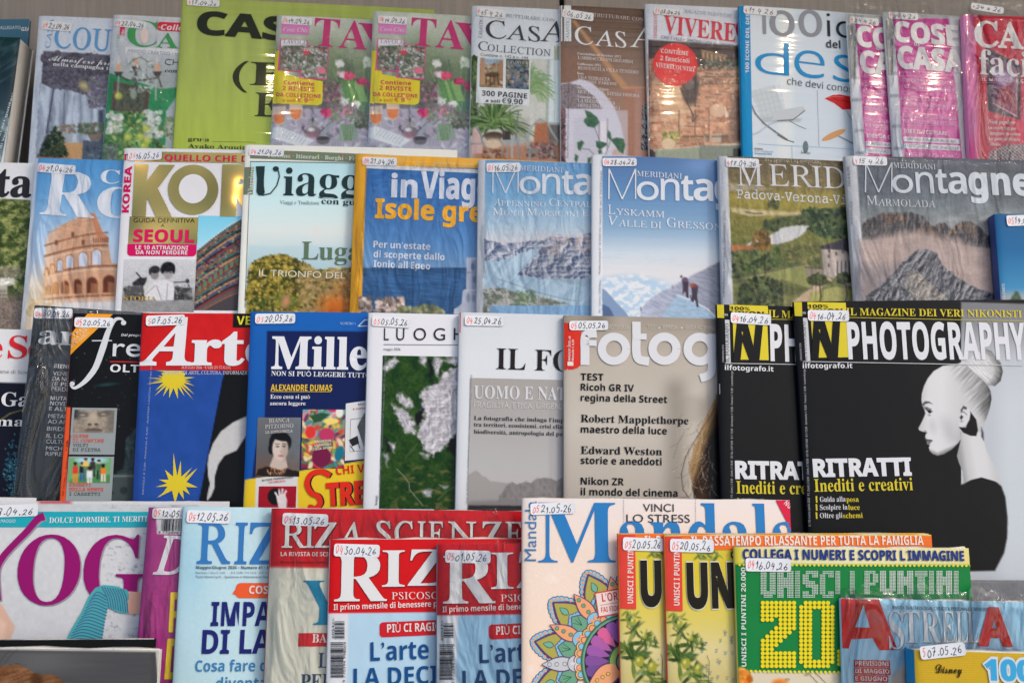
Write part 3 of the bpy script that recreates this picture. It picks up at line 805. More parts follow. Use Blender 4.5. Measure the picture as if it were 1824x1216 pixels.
# ------------------------------------------------------------------ the rack itself
def box_mesh(name, x0, x1, y0, y1, z0, z1, mat, parent, bev=.0015):
 import bmesh
 bm = bmesh.new(); bmesh.ops.create_cube(bm, size=1)
 for v in bm.verts: v.co = Vector(((x0 + x1) / 2 + v.co.x * (x1 - x0),(y0 + y1) / 2 + v.co.y * (y1 - y0),(z0 + z1) / 2 + v.co.z * (z1 - z0)))
 if bev: bmesh.ops.bevel(bm, geom=bm.edges[:], offset=bev, segments=2, affect='EDGES')
 me = bpy.data.meshes.new(name); bm.to_mesh(me); bm.free()
 return link(name, me, parent, mat)
def build_rack():
 rack = bpy.data.objects.new('display_rack', None); COL.objects.link(rack); rack.location = (0,1.3,0)
 tag(rack, 'tiered newsstand rack with beige back panels and grey metal ledges behind the magazines', 'display rack')
 bpy.context.view_layer.update()
 def P(n, *a, **k):
  o = box_mesh(n, *a, rack, **k); o.matrix_parent_inverse = rack.matrix_world.inverted(); return o
 rack_inv = rack.matrix_world.inverted()
 board = plain_mat('beige_laminate',(.44,.375,.32),.55,0,6,.1,.0002)
 t = board.node_tree; b = t.nodes['Principled BSDF']
 # fine vertical grain
 tc = [n for n in t.nodes if n.type == 'TEX_COORD'][0]; ns = [n for n in t.nodes if n.type == 'TEX_NOISE'][0]
 mp = t.nodes.new('ShaderNodeMapping'); mp.inputs['Scale'].default_value = (45,45,2.5)
 t.links.new(tc.outputs['Object'], mp.inputs[0]); t.links.new(mp.outputs[0], ns.inputs['Vector'])
 metal = plain_mat('grey_powder_coated_steel',(.20,.20,.21),.5,0,300,.12,.0001)
 dark = plain_mat('dark_gap',(.03,.022,.018),.8)
 yb = 1.225
 xj = (1001 - CX) / F * yb
 P('back_panel',-1.3, xj - .003, yb, yb + .018,.2, CAMZ + .62, board)
 P('back_panel', xj + .003,1.3, yb + .004, yb + .022,.2, CAMZ + .62, board)
 P('back_frame',-1.32,1.32, yb + .0235, yb + .05,.1, CAMZ + .64, dark)
 P('side_panel',-1.34,-1.322,1.0, yb + .05,0, CAMZ + .64, metal)
 P('side_panel',1.322,1.34,1.0, yb + .05,0, CAMZ + .64, metal)
 P('top_shade_board',-1.34,1.34,.74, yb + .05, CAMZ + .642, CAMZ + .67, metal)  # unseen overhang, added to keep sky light off the top tier
 for r in (1,2,3,4,5):
  z = FOOTZ[r]; p = row_point(r); yy = p.y + (z - p.z) * math.tan(TILT)   # where the magazines' fronts stand
  back = {1: yb - .002,2: 1.16,3: 1.06,4: .98,5: .84}[r]
  x0, x1 = (-1.32,1.32) if r != 5 else (-1.32,-.2)
  P('ledge', x0, x1, yy - .010, back, z - .012, z, metal)
  lip = .058 if r == 3 else .03
  P('ledge_lip', x0, x1, yy - .0145, yy - .0105, z - .012, z + lip, metal, bev=.001)
 return rack
build_rack()
gnd = plain_mat('grey_paving',(.22,.215,.21),.85,0,8,.15,.002)
me = mesh_from('pavement', [(-30,-30,0),(30,-30,0),(30,30,0),(-30,30,0)], [(0,1,2,3)])
o = link('pavement', me, None, gnd); o['kind'] = 'structure'
# ------------------------------------------------------------------ printed covers, top tier
PAINTED = set()
def art(*keys):
 def d(fn):
  for k in keys:
   PAINTED.add(k); fn(MAGS[k])
  return fn
 return d
WHT = (186,192,200); WH2 = (205,209,214); WH3 = (208,211,216); WH4 = (205,209,215)
BLK_ = (42,44,48)
GREENS = [(60,82,50),(84,108,62),(110,132,78),(48,66,46),(132,148,96)]
@art('gt')
def _(m):
 m.cover(lambda G: G.fill((70,104,122)),12)
 m.text('ALLEGATO', 'n',0,53,37,6,(190,200,205)); m.text('GIARDINI', 'sb',38,56,82,7,(205,212,215))
@art('gd')
def _(m):
 def f(G):
  G.grad([(60,(40,62,62)),(150,(46,60,66)),(290,(92,112,118))])
  n = ridge(G.X / 60 + G.Y / 160, G.Y / 20 + G.X / 30,5)
  G.blend(np.clip((n - .72) * 2.2,0,.6),(100,130,140))
  G.spray(60,(-20,200,40,290),9, [(120,138,142),(70,90,96)],4)
 m.cover(f)
 m.poly([(44,59),(51,60),(28,200),(14,290),(2,290),(20,200)],(196,200,206),2, 'spine_band')
 for i, t in enumerate(['colori, i rovesci, la natura profonda', 'di Versi a la spiaggia delle isole', 'itinerari guidati nel Tirreno']):
  m.text(t, 'sb',12 - 9 * i,265,175 if i else 190,3.6,(186,196,200), rot=80)
 m.text('EDITORIALE GIARDINI SPECIALE', 'sb',34,170,132,4,(120,122,130), rot=80, layer=4)
@art('co')
def _(m):
 def f(G):
  G.fill(WHT)
  G.poly([(272,320),(760,352),(700,1060),(222,1060)],(100,98,112))
  P = [(272,320),(760,352),(700,1060),(222,1060)]
  def wis(x, y):
   n = fbm(x / 26, y / 18,3,4); q = fbm(x / 9, y / 9,8,2)
   w = vn(x / 5, y / 6,4); c = np.stack([66 + 62 * n + 50 * q * w,66 + 58 * n + 50 * q * w,70 + 66 * n + 54 * q * w],-1) - 24
   return c
  G.ptex([(272,320),(760,350),(720,640),(560,600),(440,560),(340,520),(255,560)], wis, rough=26, rs=40)
  # curtains
  def cur(x, y):
   n = .5 + .5 * np.sin(x / 13 + fbm(x / 60, y / 200,2) * 9); g = fbm(x / 50, y / 90,4)
   return np.stack([118 + 44 * n + 20 * g,128 + 44 * n + 20 * g,142 + 42 * n + 20 * g],-1)
  G.ptex([(330,560),(450,570),(620,640),(690,700),(680,960),(300,930)], cur, rough=14)
  G.ptex([(250,520),(338,560),(300,800),(240,960),(222,960)], cur, rough=6)
  G.line([(336,560),(290,830)],8,(60,60,72)); G.line([(404,580),(398,800)],7,(92,100,110))
  G.rect(615,690,650,900,(70,80,96),10)
  G.ell(528,540,30,22,(176,170,120),.6,16); G.ell(556,572,22,12,(150,146,110),.5,12)
  G.spray(230,(560,480,700,680),12, [(112,104,128),(90,104,86),(128,120,142)],5)
  # table, buckets
  G.poly([(330,890),(520,896),(515,1010),(310,1000)],(176,142,102)); G.poly([(520,880),(700,890),(700,1050),(510,1040)],(82,92,104), rough=6)
  G.poly([(382,820),(466,815),(452,890),(398,890)],(150,158,164)); G.poly([(540,830),(650,815),(630,880),(570,880)],(120,108,100))
  G.spray(90,(375,785,470,830),9, [(140,120,112),(100,106,90),(158,150,148)],6)
  G.spray(140,(495,775,650,840),11, [(84,100,78),(116,130,104),(96,90,84)],7)
  G.spray(900,(236,790,430,990),10, [(44,56,42),(66,78,56),(34,42,36),(86,94,66)],8,2.4, poly=[(350,785),(395,860),(425,975),(330,992),(240,985),(280,880)])
  G.line([(236,984),(440,996)],10,(150,100,78))
  G.spray(30,(540,910,640,1000),14, [(100,110,122),(70,78,88)],12)
  G.grain(7)
 m.cover(f)
 m.text('COUN', 'r',335,300,790,142,(92,140,180), 'masthead', rot=-2, off=.01)
 m.text('CASA', 'r',315,306,515,32,(100,142,178), rot=87)
 m.text('Atmosfere provenzali', 'scr',305,382,880,36,(200,202,208), rot=-3)
 m.text('nella campagna toscana', 'b',332,414,800,24,(205,206,210), rot=-3)
 m.sticker(268,132,180,58, '04', '22.04.26', rot=-3)
@art('cc')
def _(m):
 def f(G):
  G.grad([(90,(186,190,192)),(330,(172,176,180)),(520,(150,158,156))])
  G.poly([(680,455),(1000,560),(1180,540),(1180,1060),(620,1060)],(60,130,88))
  n = fbm(G.X / 40, G.Y / 50,4); G.mul(.92 + .16 * n)
  G.poly([(712,508),(938,560),(920,722),(694,690)],(92,76,70)); G.poly([(735,534),(912,574),(896,700),(716,676)],(66,74,62), rough=4)
  G.poly([(1108,600),(1200,560),(1200,1060),(1030,1060),(1040,700)],(156,164,166), rough=5)
  G.ptex([(735,534),(912,574),(896,700),(716,676)], lambda x, y: np.stack([58 + 50 * fbm(x / 20, y / 20,1),62 + 50 * fbm(x / 20, y / 20,1),56 + 40 * fbm(x / 20, y / 20,1)],-1))
  # chandelier
  for cx, cy in ((742,420),(850,386),(985,420)):
   G.rect(cx - 11, cy - 22, cx + 9, cy + 28,(205,150,110)); G.ell(cx, cy - 40,8,20,(196,196,190),0,6,.7)
   G.poly([(cx - 30, cy + 30),(cx + 28, cy + 30),(cx + 12, cy + 62),(cx - 12, cy + 62)],(66,66,64))
  G.line([(742,470),(790,500),(850,505),(910,500),(985,490)],10,(74,72,68)); G.line([(850,430),(848,560)],16,(78,76,74))
  G.line([(742,480),(735,590)],7,(150,160,152)); G.line([(975,500),(975,625)],9,(158,168,160)); G.line([(985,470),(1010,545)],9,(86,80,76))
  G.line([(815,390),(850,370),(880,360),(930,390),(960,420)],6,(110,116,104)); G.spray(90,(800,370,960,580),9, [(158,168,160),(110,116,108),(190,196,190)],3,2)
  G.ell(835,590,20,32,(150,162,150),0,6,.8)
  # flowers
  G.spray(700,(640,700,1030,1060),15, [(96,120,70),(126,150,92),(66,96,58),(150,168,106),(80,104,76)],2,2.2, poly=[(700,760),(820,640),(960,740),(1030,800),(1030,1060),(640,1060),(650,860)])
  G.spray(70,(665,700,760,830),13, [(196,200,190),(170,180,160)],4,1.2); G.spray(70,(900,700,1010,860),13, [(192,196,196),(170,178,168)],5,1.2)
  for x, y in ((800,860),(878,855),(915,805),(900,915),(920,880),(740,600)): G.ell(x, y,24,22,(170,178,84),0,8,.9); G.ell(x - 5, y - 5,10,9,(190,196,112),0,6,.7)
  G.spray(120,(1035,740,1110,870),11, [(110,130,96),(160,166,150)],9)
  G.spray(160,(650,900,730,1060),10, [(84,96,90),(120,130,120)],19)
  G.grain(7)
 m.cover(f)
 m.text('C', 'b',790,290,975,170,(70,140,84), 'masthead', off=-.005); m.text('A', 'b',975,300,1110,98,(70,140,84), 'masthead')
 m.ell(905,230,26,50,(200,186,176),4, 'picture')
 m.box(986,140,1200,200,(190,52,70),2, 'panel', rnd=20); m.text('·Collezione', 'sbi',992,190,1300,36,(205,206,210), layer=4)
 m.text('CASA CHIC', 'r',738,318,850,18,(120,160,130), rot=87); m.box(752,165,782,226,(188,60,84),2)
 m.text('Idee', 'b',775,222,810,18,(205,205,208), rot=87, layer=4)
 m.box(785,296,1170,334,(196,198,200),1); m.text('ARREDO CREATIVO • MODERNO', 'n',795,328,1230,20,(140,142,146), layer=3, rot=-2)
 m.text('CHIC', 'n',1030,410,1180,40,(80,92,86)); m.text('con stile', 'bi',1030,456,1210,26,(50,66,56))
 m.sticker(718,120,200,50, '04', '22.04.26', rot=-4)
@art('cb')
def _(m):
 def f(G):
  G.grad([(0,(146,160,84)),(400,(150,164,82)),(1000,(158,176,68))])
  G.mul(1 + .07 * (fbm(G.X / 40, G.Y / 300,9) - .5) * 2)
 m.cover(f,5, 'gloss')
 m.text('CASABELLA', 'sb',1225,212,2950,150,(46,50,44), 'masthead', off=.022, rot=-2, layer=4)
 m.text('dal 1928', 'sb',1352,218,1420,9,(70,80,40))
 m.text('(B)', 'b',1452,530,1900,152,(52,58,44), 'headline', shear=0)
 m.text('E', 'b',1592,730,1740,155,(52,58,44))
 m.text('gru·a', 'b',1175,882,1302,26,(60,66,42)); m.text('Ayako Arquitecto', 'b',1175,926,1620,26,(62,70,44))
 m.stroke([(1325,886),(1600,893)],2.5,(110,122,60),2)
 m.sticker(1172,-6,200,46, '4', '17.04.26', rot=-1)
@art('t1', 't2')
def _(m):
 dx = 0 if m.key == 't1' else 606; dy = 0 if m.key == 't1' else -3
 X = lambda *p: [(a + dx, b + dy) for a, b in p]
 def f(G):
  G.grad([(60,(176,182,172)),(230,(160,168,152)),(400,(112,124,96)),(560,(84,92,76)),(680,(110,106,112)),(760,(160,162,172)),(960,(152,152,168))])
  G.blend(.6 * ss(.55,.8, fbm((G.X - dx) / 170, G.Y / 150,3,3)),(196,202,196)); G.blend(.5 * ss(.5,.8, fbm((G.X - dx) / 120, G.Y / 140,31,3)) * ss(250,400, G.Y),(60,70,56))
  G.ell(dx + 300,380,130,130,(104,124,84),0,90,.6)
  # tablecloth and cutlery
  G.poly(X((0,690),(640,680),(640,960),(0,960)),(158,160,172), rough=10)
  G.poly(X((100,800),(200,700),(640,690),(640,900),(280,910)),(150,134,152),20, a=.5)
  G.spray(150,(dx + 10,700, dx + 640,940),26, [(182,188,196),(134,134,148),(100,100,112),(196,200,206)],4,3.2, a=.5)
  G.poly(X((20,800),(60,790),(280,880),(210,925),(10,860)),(192,198,204)); 
  for k in range(8): G.line(X((90 + 20 * k,812 + 8 * k),(60 + 20 * k,850 + 8 * k)),3,(140,146,158))
  G.poly(X((280,850),(380,770),(430,760),(340,850)),(140,148,156)); G.line(X((285,855),(385,765)),4,(90,92,100))
  # beer glasses
  for cx, cy in ((60,735),(165,705)):
   G.poly(X((cx - 42, cy - 70),(cx + 42, cy - 70),(cx + 36, cy + 30),(cx, cy + 56),(cx - 34, cy + 30)),(184,170,158)); G.poly(X((cx - 38, cy - 20),(cx + 36, cy - 20),(cx + 30, cy + 28),(cx, cy + 46),(cx - 30, cy + 28)),(196,120,72), rough=3)
   G.line(X((cx - 38, cy - 24),(cx + 36, cy - 24)),9,(206,184,160)); G.line(X((cx, cy + 50),(cx + 2, cy + 90)),7,(170,176,186))
  # silver pot
  G.ell(dx + 272,826,50,34,(112,104,110)); G.ell(dx + 262,812,22,12,(196,192,200)); G.ell(dx + 272,776,40,20,(140,138,142)); G.ell(dx + 272,750,7,14,(70,70,74))
  G.line(X((226,830),(206,800),(218,790)),6,(70,66,70)); G.line(X((318,826),(340,806),(330,796)),6,(70,66,70)); G.ell(dx + 272,846,40,12,(150,96,104),0,6,.7)
  G.ell(dx + 335,880,42,26,(96,96,100)); G.ell(dx + 335,866,40,12,(60,58,62)); G.ell(dx + 425,890,46,34,(160,158,170),0,4,.8)
  for k in range(7): G.line(X((390 + 12 * k,872),(394 + 11 * k,916)),3,(120,122,136))
  # glass jar with stems
  G.poly(X((440,780),(545,775),(555,880),(430,885)),(128,146,134),6); 
  for k in range(6): G.line(X((455 + 14 * k,780),(470 + 8 * k,880)),5,(90,120,74))
  G.rect(dx + 565,620, dx + 650,760,(84,110,104),6)
  r = random.Random(5)
  for k in range(15):
   x0 = 500 + r.uniform(-30,140); x1 = x0 + r.uniform(-110,60); y1 = r.uniform(380,600)
   G.line(X((x0,720),((x0 + x1) / 2 + 20,(720 + y1) / 2),(x1, y1)),7, r.choice([(84,124,72),(110,146,90),(70,104,66)]))
  for k in range(6): 
   x0 = 480 + 22 * k; G.poly(X((x0,640),(x0 - 40,500 + 6 * k),(x0 - 24,500),(x0 + 26,640)), r.choice([(88,128,74),(120,156,96)]))
  for (x, y, w, h, c) in ((440,400,26,20,(200,204,196)),(452,470,30,18,(206,178,186)),(497,478,32,20,(196,70,100)),(592,512,26,18,(186,60,100)),(568,515,18,14,(170,50,90)),
        (480,695,30,34,(206,120,150)),(372,708,28,26,(192,60,104)),(340,700,18,16,(176,50,96)),(410,690,16,14,(150,100,130)),(470,640,24,22,(196,200,196)),(540,655,26,18,(200,202,200)),
        (615,392,30,30,(186,196,176)),(630,545,18,22,(176,60,100))):
   G.ell(dx + x, y, w, h, c,.3,5); G.spray(14,(dx + x - w, y - h, dx + x + w, y + h),9, [c, tuple(min(230, int(v * 1.15)) for v in c), tuple(int(v * .8) for v in c)], int(x),1.6)
  G.spray(170,(dx + 340,520, dx + 440,640),9, [(120,76,96),(80,84,66),(104,110,80),(150,110,126)],11,1.5)
  G.spray(120,(dx + 540,700, dx + 640,800),12, [(96,104,84),(120,120,112),(74,84,66)],12,1.7)
  G.spray(100,(dx + 380,660, dx + 560,760),10, [(100,130,84),(140,110,140),(120,144,110)],13,2)
  G.grain(8)
 m.cover(f)
 m.text('TA', 'b', dx + 272,288 + dy, dx + 605,185,(172,62,108), 'masthead', rot=-2)
 m.text('V', 'b', dx + 545,305 + dy, dx + 790,170,(172,62,108), 'masthead', rot=-2)
 m.box(dx + 76,152 + dy, dx + 248,216 + dy,(190,118,168),2); m.text('Casa Chic', 'i', dx + 86,198 + dy, dx + 240,26,(214,200,214), layer=4)
 m.poly(X((-30,316),(60,318),(100,470),(335,512),(330,640),(322,655),(300,662),(-30,644)),(196,184,54),2, 'panel')
 for (x0, y0, x1, y1, s) in ((70,243,238,456,1),(204,283,372,506,2)):
  m.box(dx + x0 - 2, y0 + dy, dx + x1, y1 + dy,(190,84,130),2 + s, 'thumbnail', rot=-.03)
  def g(G, s=s, x0=x0):
   G.fill((96,104,92)); G.spray(420,(dx + x0,240, dx + x0 + 190,510),9, [(70,84,64),(180,184,184),(120,116,112),(140,150,128),(196,198,200),(110,76,80)],5 + s,2)
   if s == 1: G.rect(dx + 60,240, dx + 250,288,(196,196,200))
   else: G.ell(dx + 325,445,28,22,(190,110,130)); G.ell(dx + 232,330,20,18,(190,70,84))
  m.pic(dx + x0 + 4, y0 + 6 + dy, dx + x1 - 8, y1 - 5 + dy, g,3 + s,1.8, 'thumbnail_picture')
 m.text('TAVOLE', 'r', dx + 82,275 + dy, dx + 232,26,(110,90,120), layer=5)
 m.text('TAVOLE', 'b', dx + 214,322 + dy, dx + 300,18,(205,205,208), layer=6); m.text('Chic', 'scr', dx + 305,322 + dy, dx + 362,16,(190,84,110), layer=6)
 RC = (176,62,84)
 m.text('Contiene', 'sb', dx + 88,530 + dy, dx + 276,26, RC, layer=4); m.text('2 RIVISTE', 'sb', dx + 80,566 + dy, dx + 278,27, RC, layer=4)
 m.text('DA COLLEZIONE', 'sb', dx + 42,604 + dy, dx + 314,25, RC, layer=4); m.text('a soli', 'sb', dx + 80,638 + dy, dx + 160,20,(190,110,70), layer=4)
 m.text('€ 9', 'sb', dx + 174,640 + dy, dx + 238,26, RC, layer=4); m.text(',90', 'sb', dx + 240,632 + dy, dx + 276,14,(190,110,80), layer=4)
 m.sticker(dx + 78 - (0 if m.key == 't1' else 4),104 + dy,190 if m.key == 't1' else 180,52, '04', '14.04.26', rot=-2)
@art('ca')
def _(m):
 def f(G):
  G.fill((190,196,202))
  P = [(1276,330),(1500,345),(1790,372),(1860,380),(1860,1040),(1240,1040)]
  G.poly(P,(182,184,178))
  G.rect(1776,292,1860,700,(150,156,140),5)
  G.poly([(1735,365),(1830,370),(1830,790),(1722,780)],(150,160,152)); G.poly([(1752,378),(1820,380),(1816,770),(1742,766)],(190,200,206)); G.line([(1782,380),(1780,770)],6,(150,164,160))
  G.poly([(1690,780),(1840,785),(1840,1040),(1690,1040)],(92,88,86),5)
  for k in range(9): G.line([(1700 + 16 * k,790),(1700 + 16 * k,1040)],4,(120,116,112))
  G.poly([(1262,335),(1300,340),(1296,820),(1262,800)],(86,96,84), rough=14); G.spray(90,(1262,340,1300,800),14, GREENS[:3],4)
  G.rect(1270,900,1860,1040,(158,118,96),30); G.rect(1500,750,1610,880,(120,116,110),30,.5)
  # palm
  r = random.Random(8)
  for k in range(170):
   a = r.uniform(-2.9,-.2); L = r.uniform(80,230); x0, y0 = 1400 + r.uniform(-24,24),800 + r.uniform(-40,10)
   pts = []
   for q in range(6):
    t = q / 5; pts.append((x0 + math.cos(a) * L * t * 1.15, y0 + math.sin(a) * L * t + 120 * t * t * abs(math.cos(a))))
   G.line(pts, r.uniform(5,10), r.choice([(62,86,48),(88,116,66),(112,138,84),(48,70,40),(130,152,100)]), a=.9)
  for k in range(90):
   a = r.uniform(-2.2,.6); L = r.uniform(50,150); x0, y0 = 1640 + r.uniform(-10,10),500 + r.uniform(-30,90)
   G.line([(x0, y0),(x0 + math.cos(a) * L * .5, y0 + math.sin(a) * L * .5 - 10),(x0 + math.cos(a) * L, y0 + math.sin(a) * L + 30)],6, r.choice([(104,134,84),(140,160,116),(120,148,110)]))
  G.ell(1400,850,60,26,(80,66,54)); G.poly([(1345,850),(1455,850),(1430,905),(1370,905)],(104,84,66))
  G.spray(120,(1330,940,1480,1010),10, [(150,100,66),(90,66,56),(180,140,110)],6)
  # chairs
  G.poly([(1270,800),(1300,790),(1330,860),(1330,960),(1262,960)],(186,160,156)); G.line([(1290,790),(1322,850),(1330,890)],9,(110,120,124)); G.line([(1262,900),(1340,900),(1390,970),(1400,1020)],10,(130,140,140))
  G.ell(1400,900,54,30,(190,172,150)); G.line([(1350,870),(1430,870),(1456,900),(1450,1000)],8,(130,140,136))
  G.line([(1615,950),(1612,860),(1640,790),(1690,748),(1735,770),(1765,830),(1800,880),(1770,960)],12,(140,150,148))
  G.poly([(1660,770),(1735,765),(1745,900),(1650,905)],(158,104,76),5); G.ell(1690,762,30,14,(150,156,152),0,6,.6)
  G.ell(1700,930,80,24,(134,96,86)); G.spray(120,(1610,900,1790,990),12, [(100,84,82),(160,110,100),(120,130,130),(80,70,70)],9)
  G.line([(1600,850),(1630,930),(1620,1020)],11,(130,142,142))
  # side table with dark candle
  G.ell(1520,882,62,13,(140,156,160)); G.line([(1490,890),(1480,990)],9,(130,144,148)); G.line([(1550,890),(1556,990)],9,(130,144,148)); G.line([(1515,890),(1515,985)],12,(150,160,164)); G.rect(1456,820,1506,876,(62,56,54))
  G.line([(1554,700),(1540,870)],9,(110,112,116))
  G.grain(7)
 m.cover(f)
 m.box(1262,260,1776,356,(192,198,204),1); 
 m.text('RISTRUTTURARE CON', 'r',1400,104,1784,23,(120,124,132), rot=-3)
 m.text('C', 'r',1350,240,1480,118,(62,64,70), 'masthead'); m.text('AS', 'r',1476,248,1690,98,(62,64,70), 'masthead', rot=-2); m.text('A', 'r',1690,262,1850,138,(62,64,70), 'masthead')
 m.text('C', 'r',1302,316,1365,60,(74,76,82), rot=-3); m.text('OLLECTION', 'r',1362,322,1755,46,(74,76,82), rot=-2.5)
 m.text('CASANTICA', 'r',1328,240,1478,22,(92,96,104), rot=88)
 m.box(1302,330,1632,660,(196,200,204),2, 'panel', rot=-.02)
 m.text('Contiene n. 142 e n. 144', 'n',1318,352,1614,20,(86,88,94), layer=4, rot=-2)
 def p1(G): 
  G.grad([(360,(170,190,200)),(400,(150,170,180)),(450,(140,134,104)),(556,(150,110,84))]); G.spray(120,(1310,400,1470,560),12, [(96,74,58),(160,120,90),(120,130,90),(190,170,140)],3,2); G.rect(1316,360,1346,520,(166,130,104),8); G.rect(1430,380,1462,500,(150,118,92),8)
  G.ell(1392,470,44,16,(92,70,50))
  for k in range(4): G.line([(1355 + 24 * k,470),(1352 + 26 * k,530)],6,(60,48,40))
 def p2(G):
  G.grad([(370,(80,92,92)),(470,(120,116,106)),(560,(80,90,110))]); G.spray(160,(1470,390,1630,566),12, [(66,84,60),(150,140,126),(90,110,140),(60,56,60),(176,160,140)],4,2)
 m.pic(1316,362,1460,556, p1,3,1.8, 'thumbnail_picture'); m.pic(1478,370,1622,566, p2,3,1.8, 'thumbnail_picture')
 m.text('CASANTICA', 'r',1330,388,1450,16,(80,110,150), layer=5); m.text('CASANTICA', 'r',1486,400,1614,16,(196,190,180), layer=5)
 m.text('300 PAGINE', 'sb',1326,600,1606,34,(56,58,62), layer=4, rot=-1.5); m.text('a soli', 'sb',1350,640,1438,20,(56,58,62), layer=4, rot=-1.5); m.text('€9,90', 'sb',1450,648,1580,34,(56,58,62), layer=4, rot=-1.5)
 m.sticker(1296,48,182,56, '4', '15 4 26', rot=-4)
@art('an')
def _(m):
 def f(G):
  G.grad([(30,(92,76,66)),(300,(106,86,72)),(620,(134,106,88)),(1190,(144,112,96))])
  G.poly([(160,640),(160,340),(520,560),(640,640)],(120,92,74),20)
  G.poly([(236,150),(262,150),(640,626),(600,650)],(164,124,88),10)
  G.rect(610,626,830,1190,(146,104,84),14); G.poly([(600,630),(830,630),(830,640),(610,646)],(176,128,96),6)
  G.poly([(690,650),(740,640),(740,1190),(690,1190)],(158,120,104),12)
  # arch
  G.poly([(218,600),(300,572),(380,600),(470,680),(540,770),(590,900),(618,1040),(622,1190),(160,1190),(160,600)],(186,184,196),6)
  G.ptex([(160,612),(215,600),(300,620),(400,700),(458,790),(160,784)], lambda x, y: np.stack([96 + 70 * ridge(x / 16, y / 12,3),88 + 66 * ridge(x / 16, y / 12,3),90 + 66 * ridge(x / 16, y / 12,3)],-1) - 22, rough=4)
  G.rect(160,784,190,1190,(110,84,80),4); G.spray(140,(160,784,190,1190),8, [(130,100,96),(66,50,50)],3)
  G.rect(204,800,640,1190,(182,182,192),4,.6); G.rect(330,850,350,1190,(150,146,160),4); G.poly([(250,850),(430,850),(420,1190),(250,1190)],(176,176,188),6)
  G.poly([(436,880),(492,876),(488,1100),(430,1110)],(200,198,206)); G.line([(434,880),(434,1110)],10,(140,120,150)); G.line([(494,860),(490,1080)],6,(128,110,140))
  G.ell(570,1110,44,40,(176,156,150))
  # houseplant
  for P in ([(330,795),(372,810),(420,850),(436,890),(400,925),(350,915),(322,880),(326,862),(345,850)],
    [(410,1020),(440,1022),(490,1035),(488,1050),(440,1084),(412,1060)], [(276,1030),(310,1014),(326,1030),(312,1060),(300,1090),(280,1080)],
    [(500,940),(516,960),(524,1005),(505,1010),(490,980)], [(515,1010),(560,995),(610,1005),(622,1050),(608,1112),(580,1100),(545,1050)],
    [(425,1090),(452,1082),(455,1110),(430,1112)], [(262,1110),(286,1130),(270,1180),(255,1150)], [(350,1140),(385,1135),(370,1180),(350,1185)]):
   G.ptex(P, lambda x, y: np.stack([34 + 40 * fbm(x / 14, y / 14,5),62 + 56 * fbm(x / 14, y / 14,5),46 + 34 * fbm(x / 14, y / 14,5)],-1))
  for L in ([(400,920),(430,1000),(440,1030)], [(520,1000),(500,1060),(480,1120)], [(316,1076),(360,1080),(400,1120)]): G.line(L,4,(80,100,84))
  G.ptex([(745,760),(830,760),(830,1080),(735,1090)], lambda x, y: np.stack([40 + 90 * (vn(x / 7, y / 14,3) > .5)] * 3,-1),4)
  G.grain(5)
 m.cover(f)
 m.box(160,38,232,316,(194,200,208),1); m.text('CASANTICA', 'r',217,306,420,26,(110,116,124), rot=88.5, layer=3)
 m.text('RISTRUTTURARE CON', 'r',330,118,760,28,(180,172,168), rot=-3)
 m.text('C', 'r',258,322,390,136,(204,208,214), 'masthead'); m.text('AS', 'r',398,332,630,120,(204,208,214), 'masthead', rot=-2); m.text('A', 'r',655,345,840,165,(204,208,214), 'masthead')
 for y, a, b, x in ((398, 'Crocelobbia di Ferriere (PC)', "L'ABBRACCIO D'ILDEGARDA",680),(472, 'Golferenzo (PV)', 'BENVENUTI A VILLA ZENZERO',718),(540, 'Roma', 'UNA TERRAZZA',510),(642, 'Sulla Riviera ligure', 'DUE EPOCHE, STESSA DIMORA',724),(708, 'Tendenze del recupero', 'LA SECONDA VITA',548)):
  m.text(a, 'b',276, y,276 + 11.3 * len(a),18,(196,190,188), rot=-2); m.text(b, 'r',280, y + 32, x,24,(206,200,198), rot=-2)
 m.text('IN RIONE PARIONE', 'r',280,600,562,22,(206,200,198), rot=-2); m.text('DEGLI SPAZI RURALI', 'r',280,772,582,22,(206,200,198), rot=-2)
 m.text('UNA RIVISTA PER CHI AMA LE ANTICHE DIMORE · MENSILE', 'ss',212,1140,770,9,(90,84,84), rot=89)
 m.sticker(172,66,228,66, '5', '06.05 26', rot=-6)
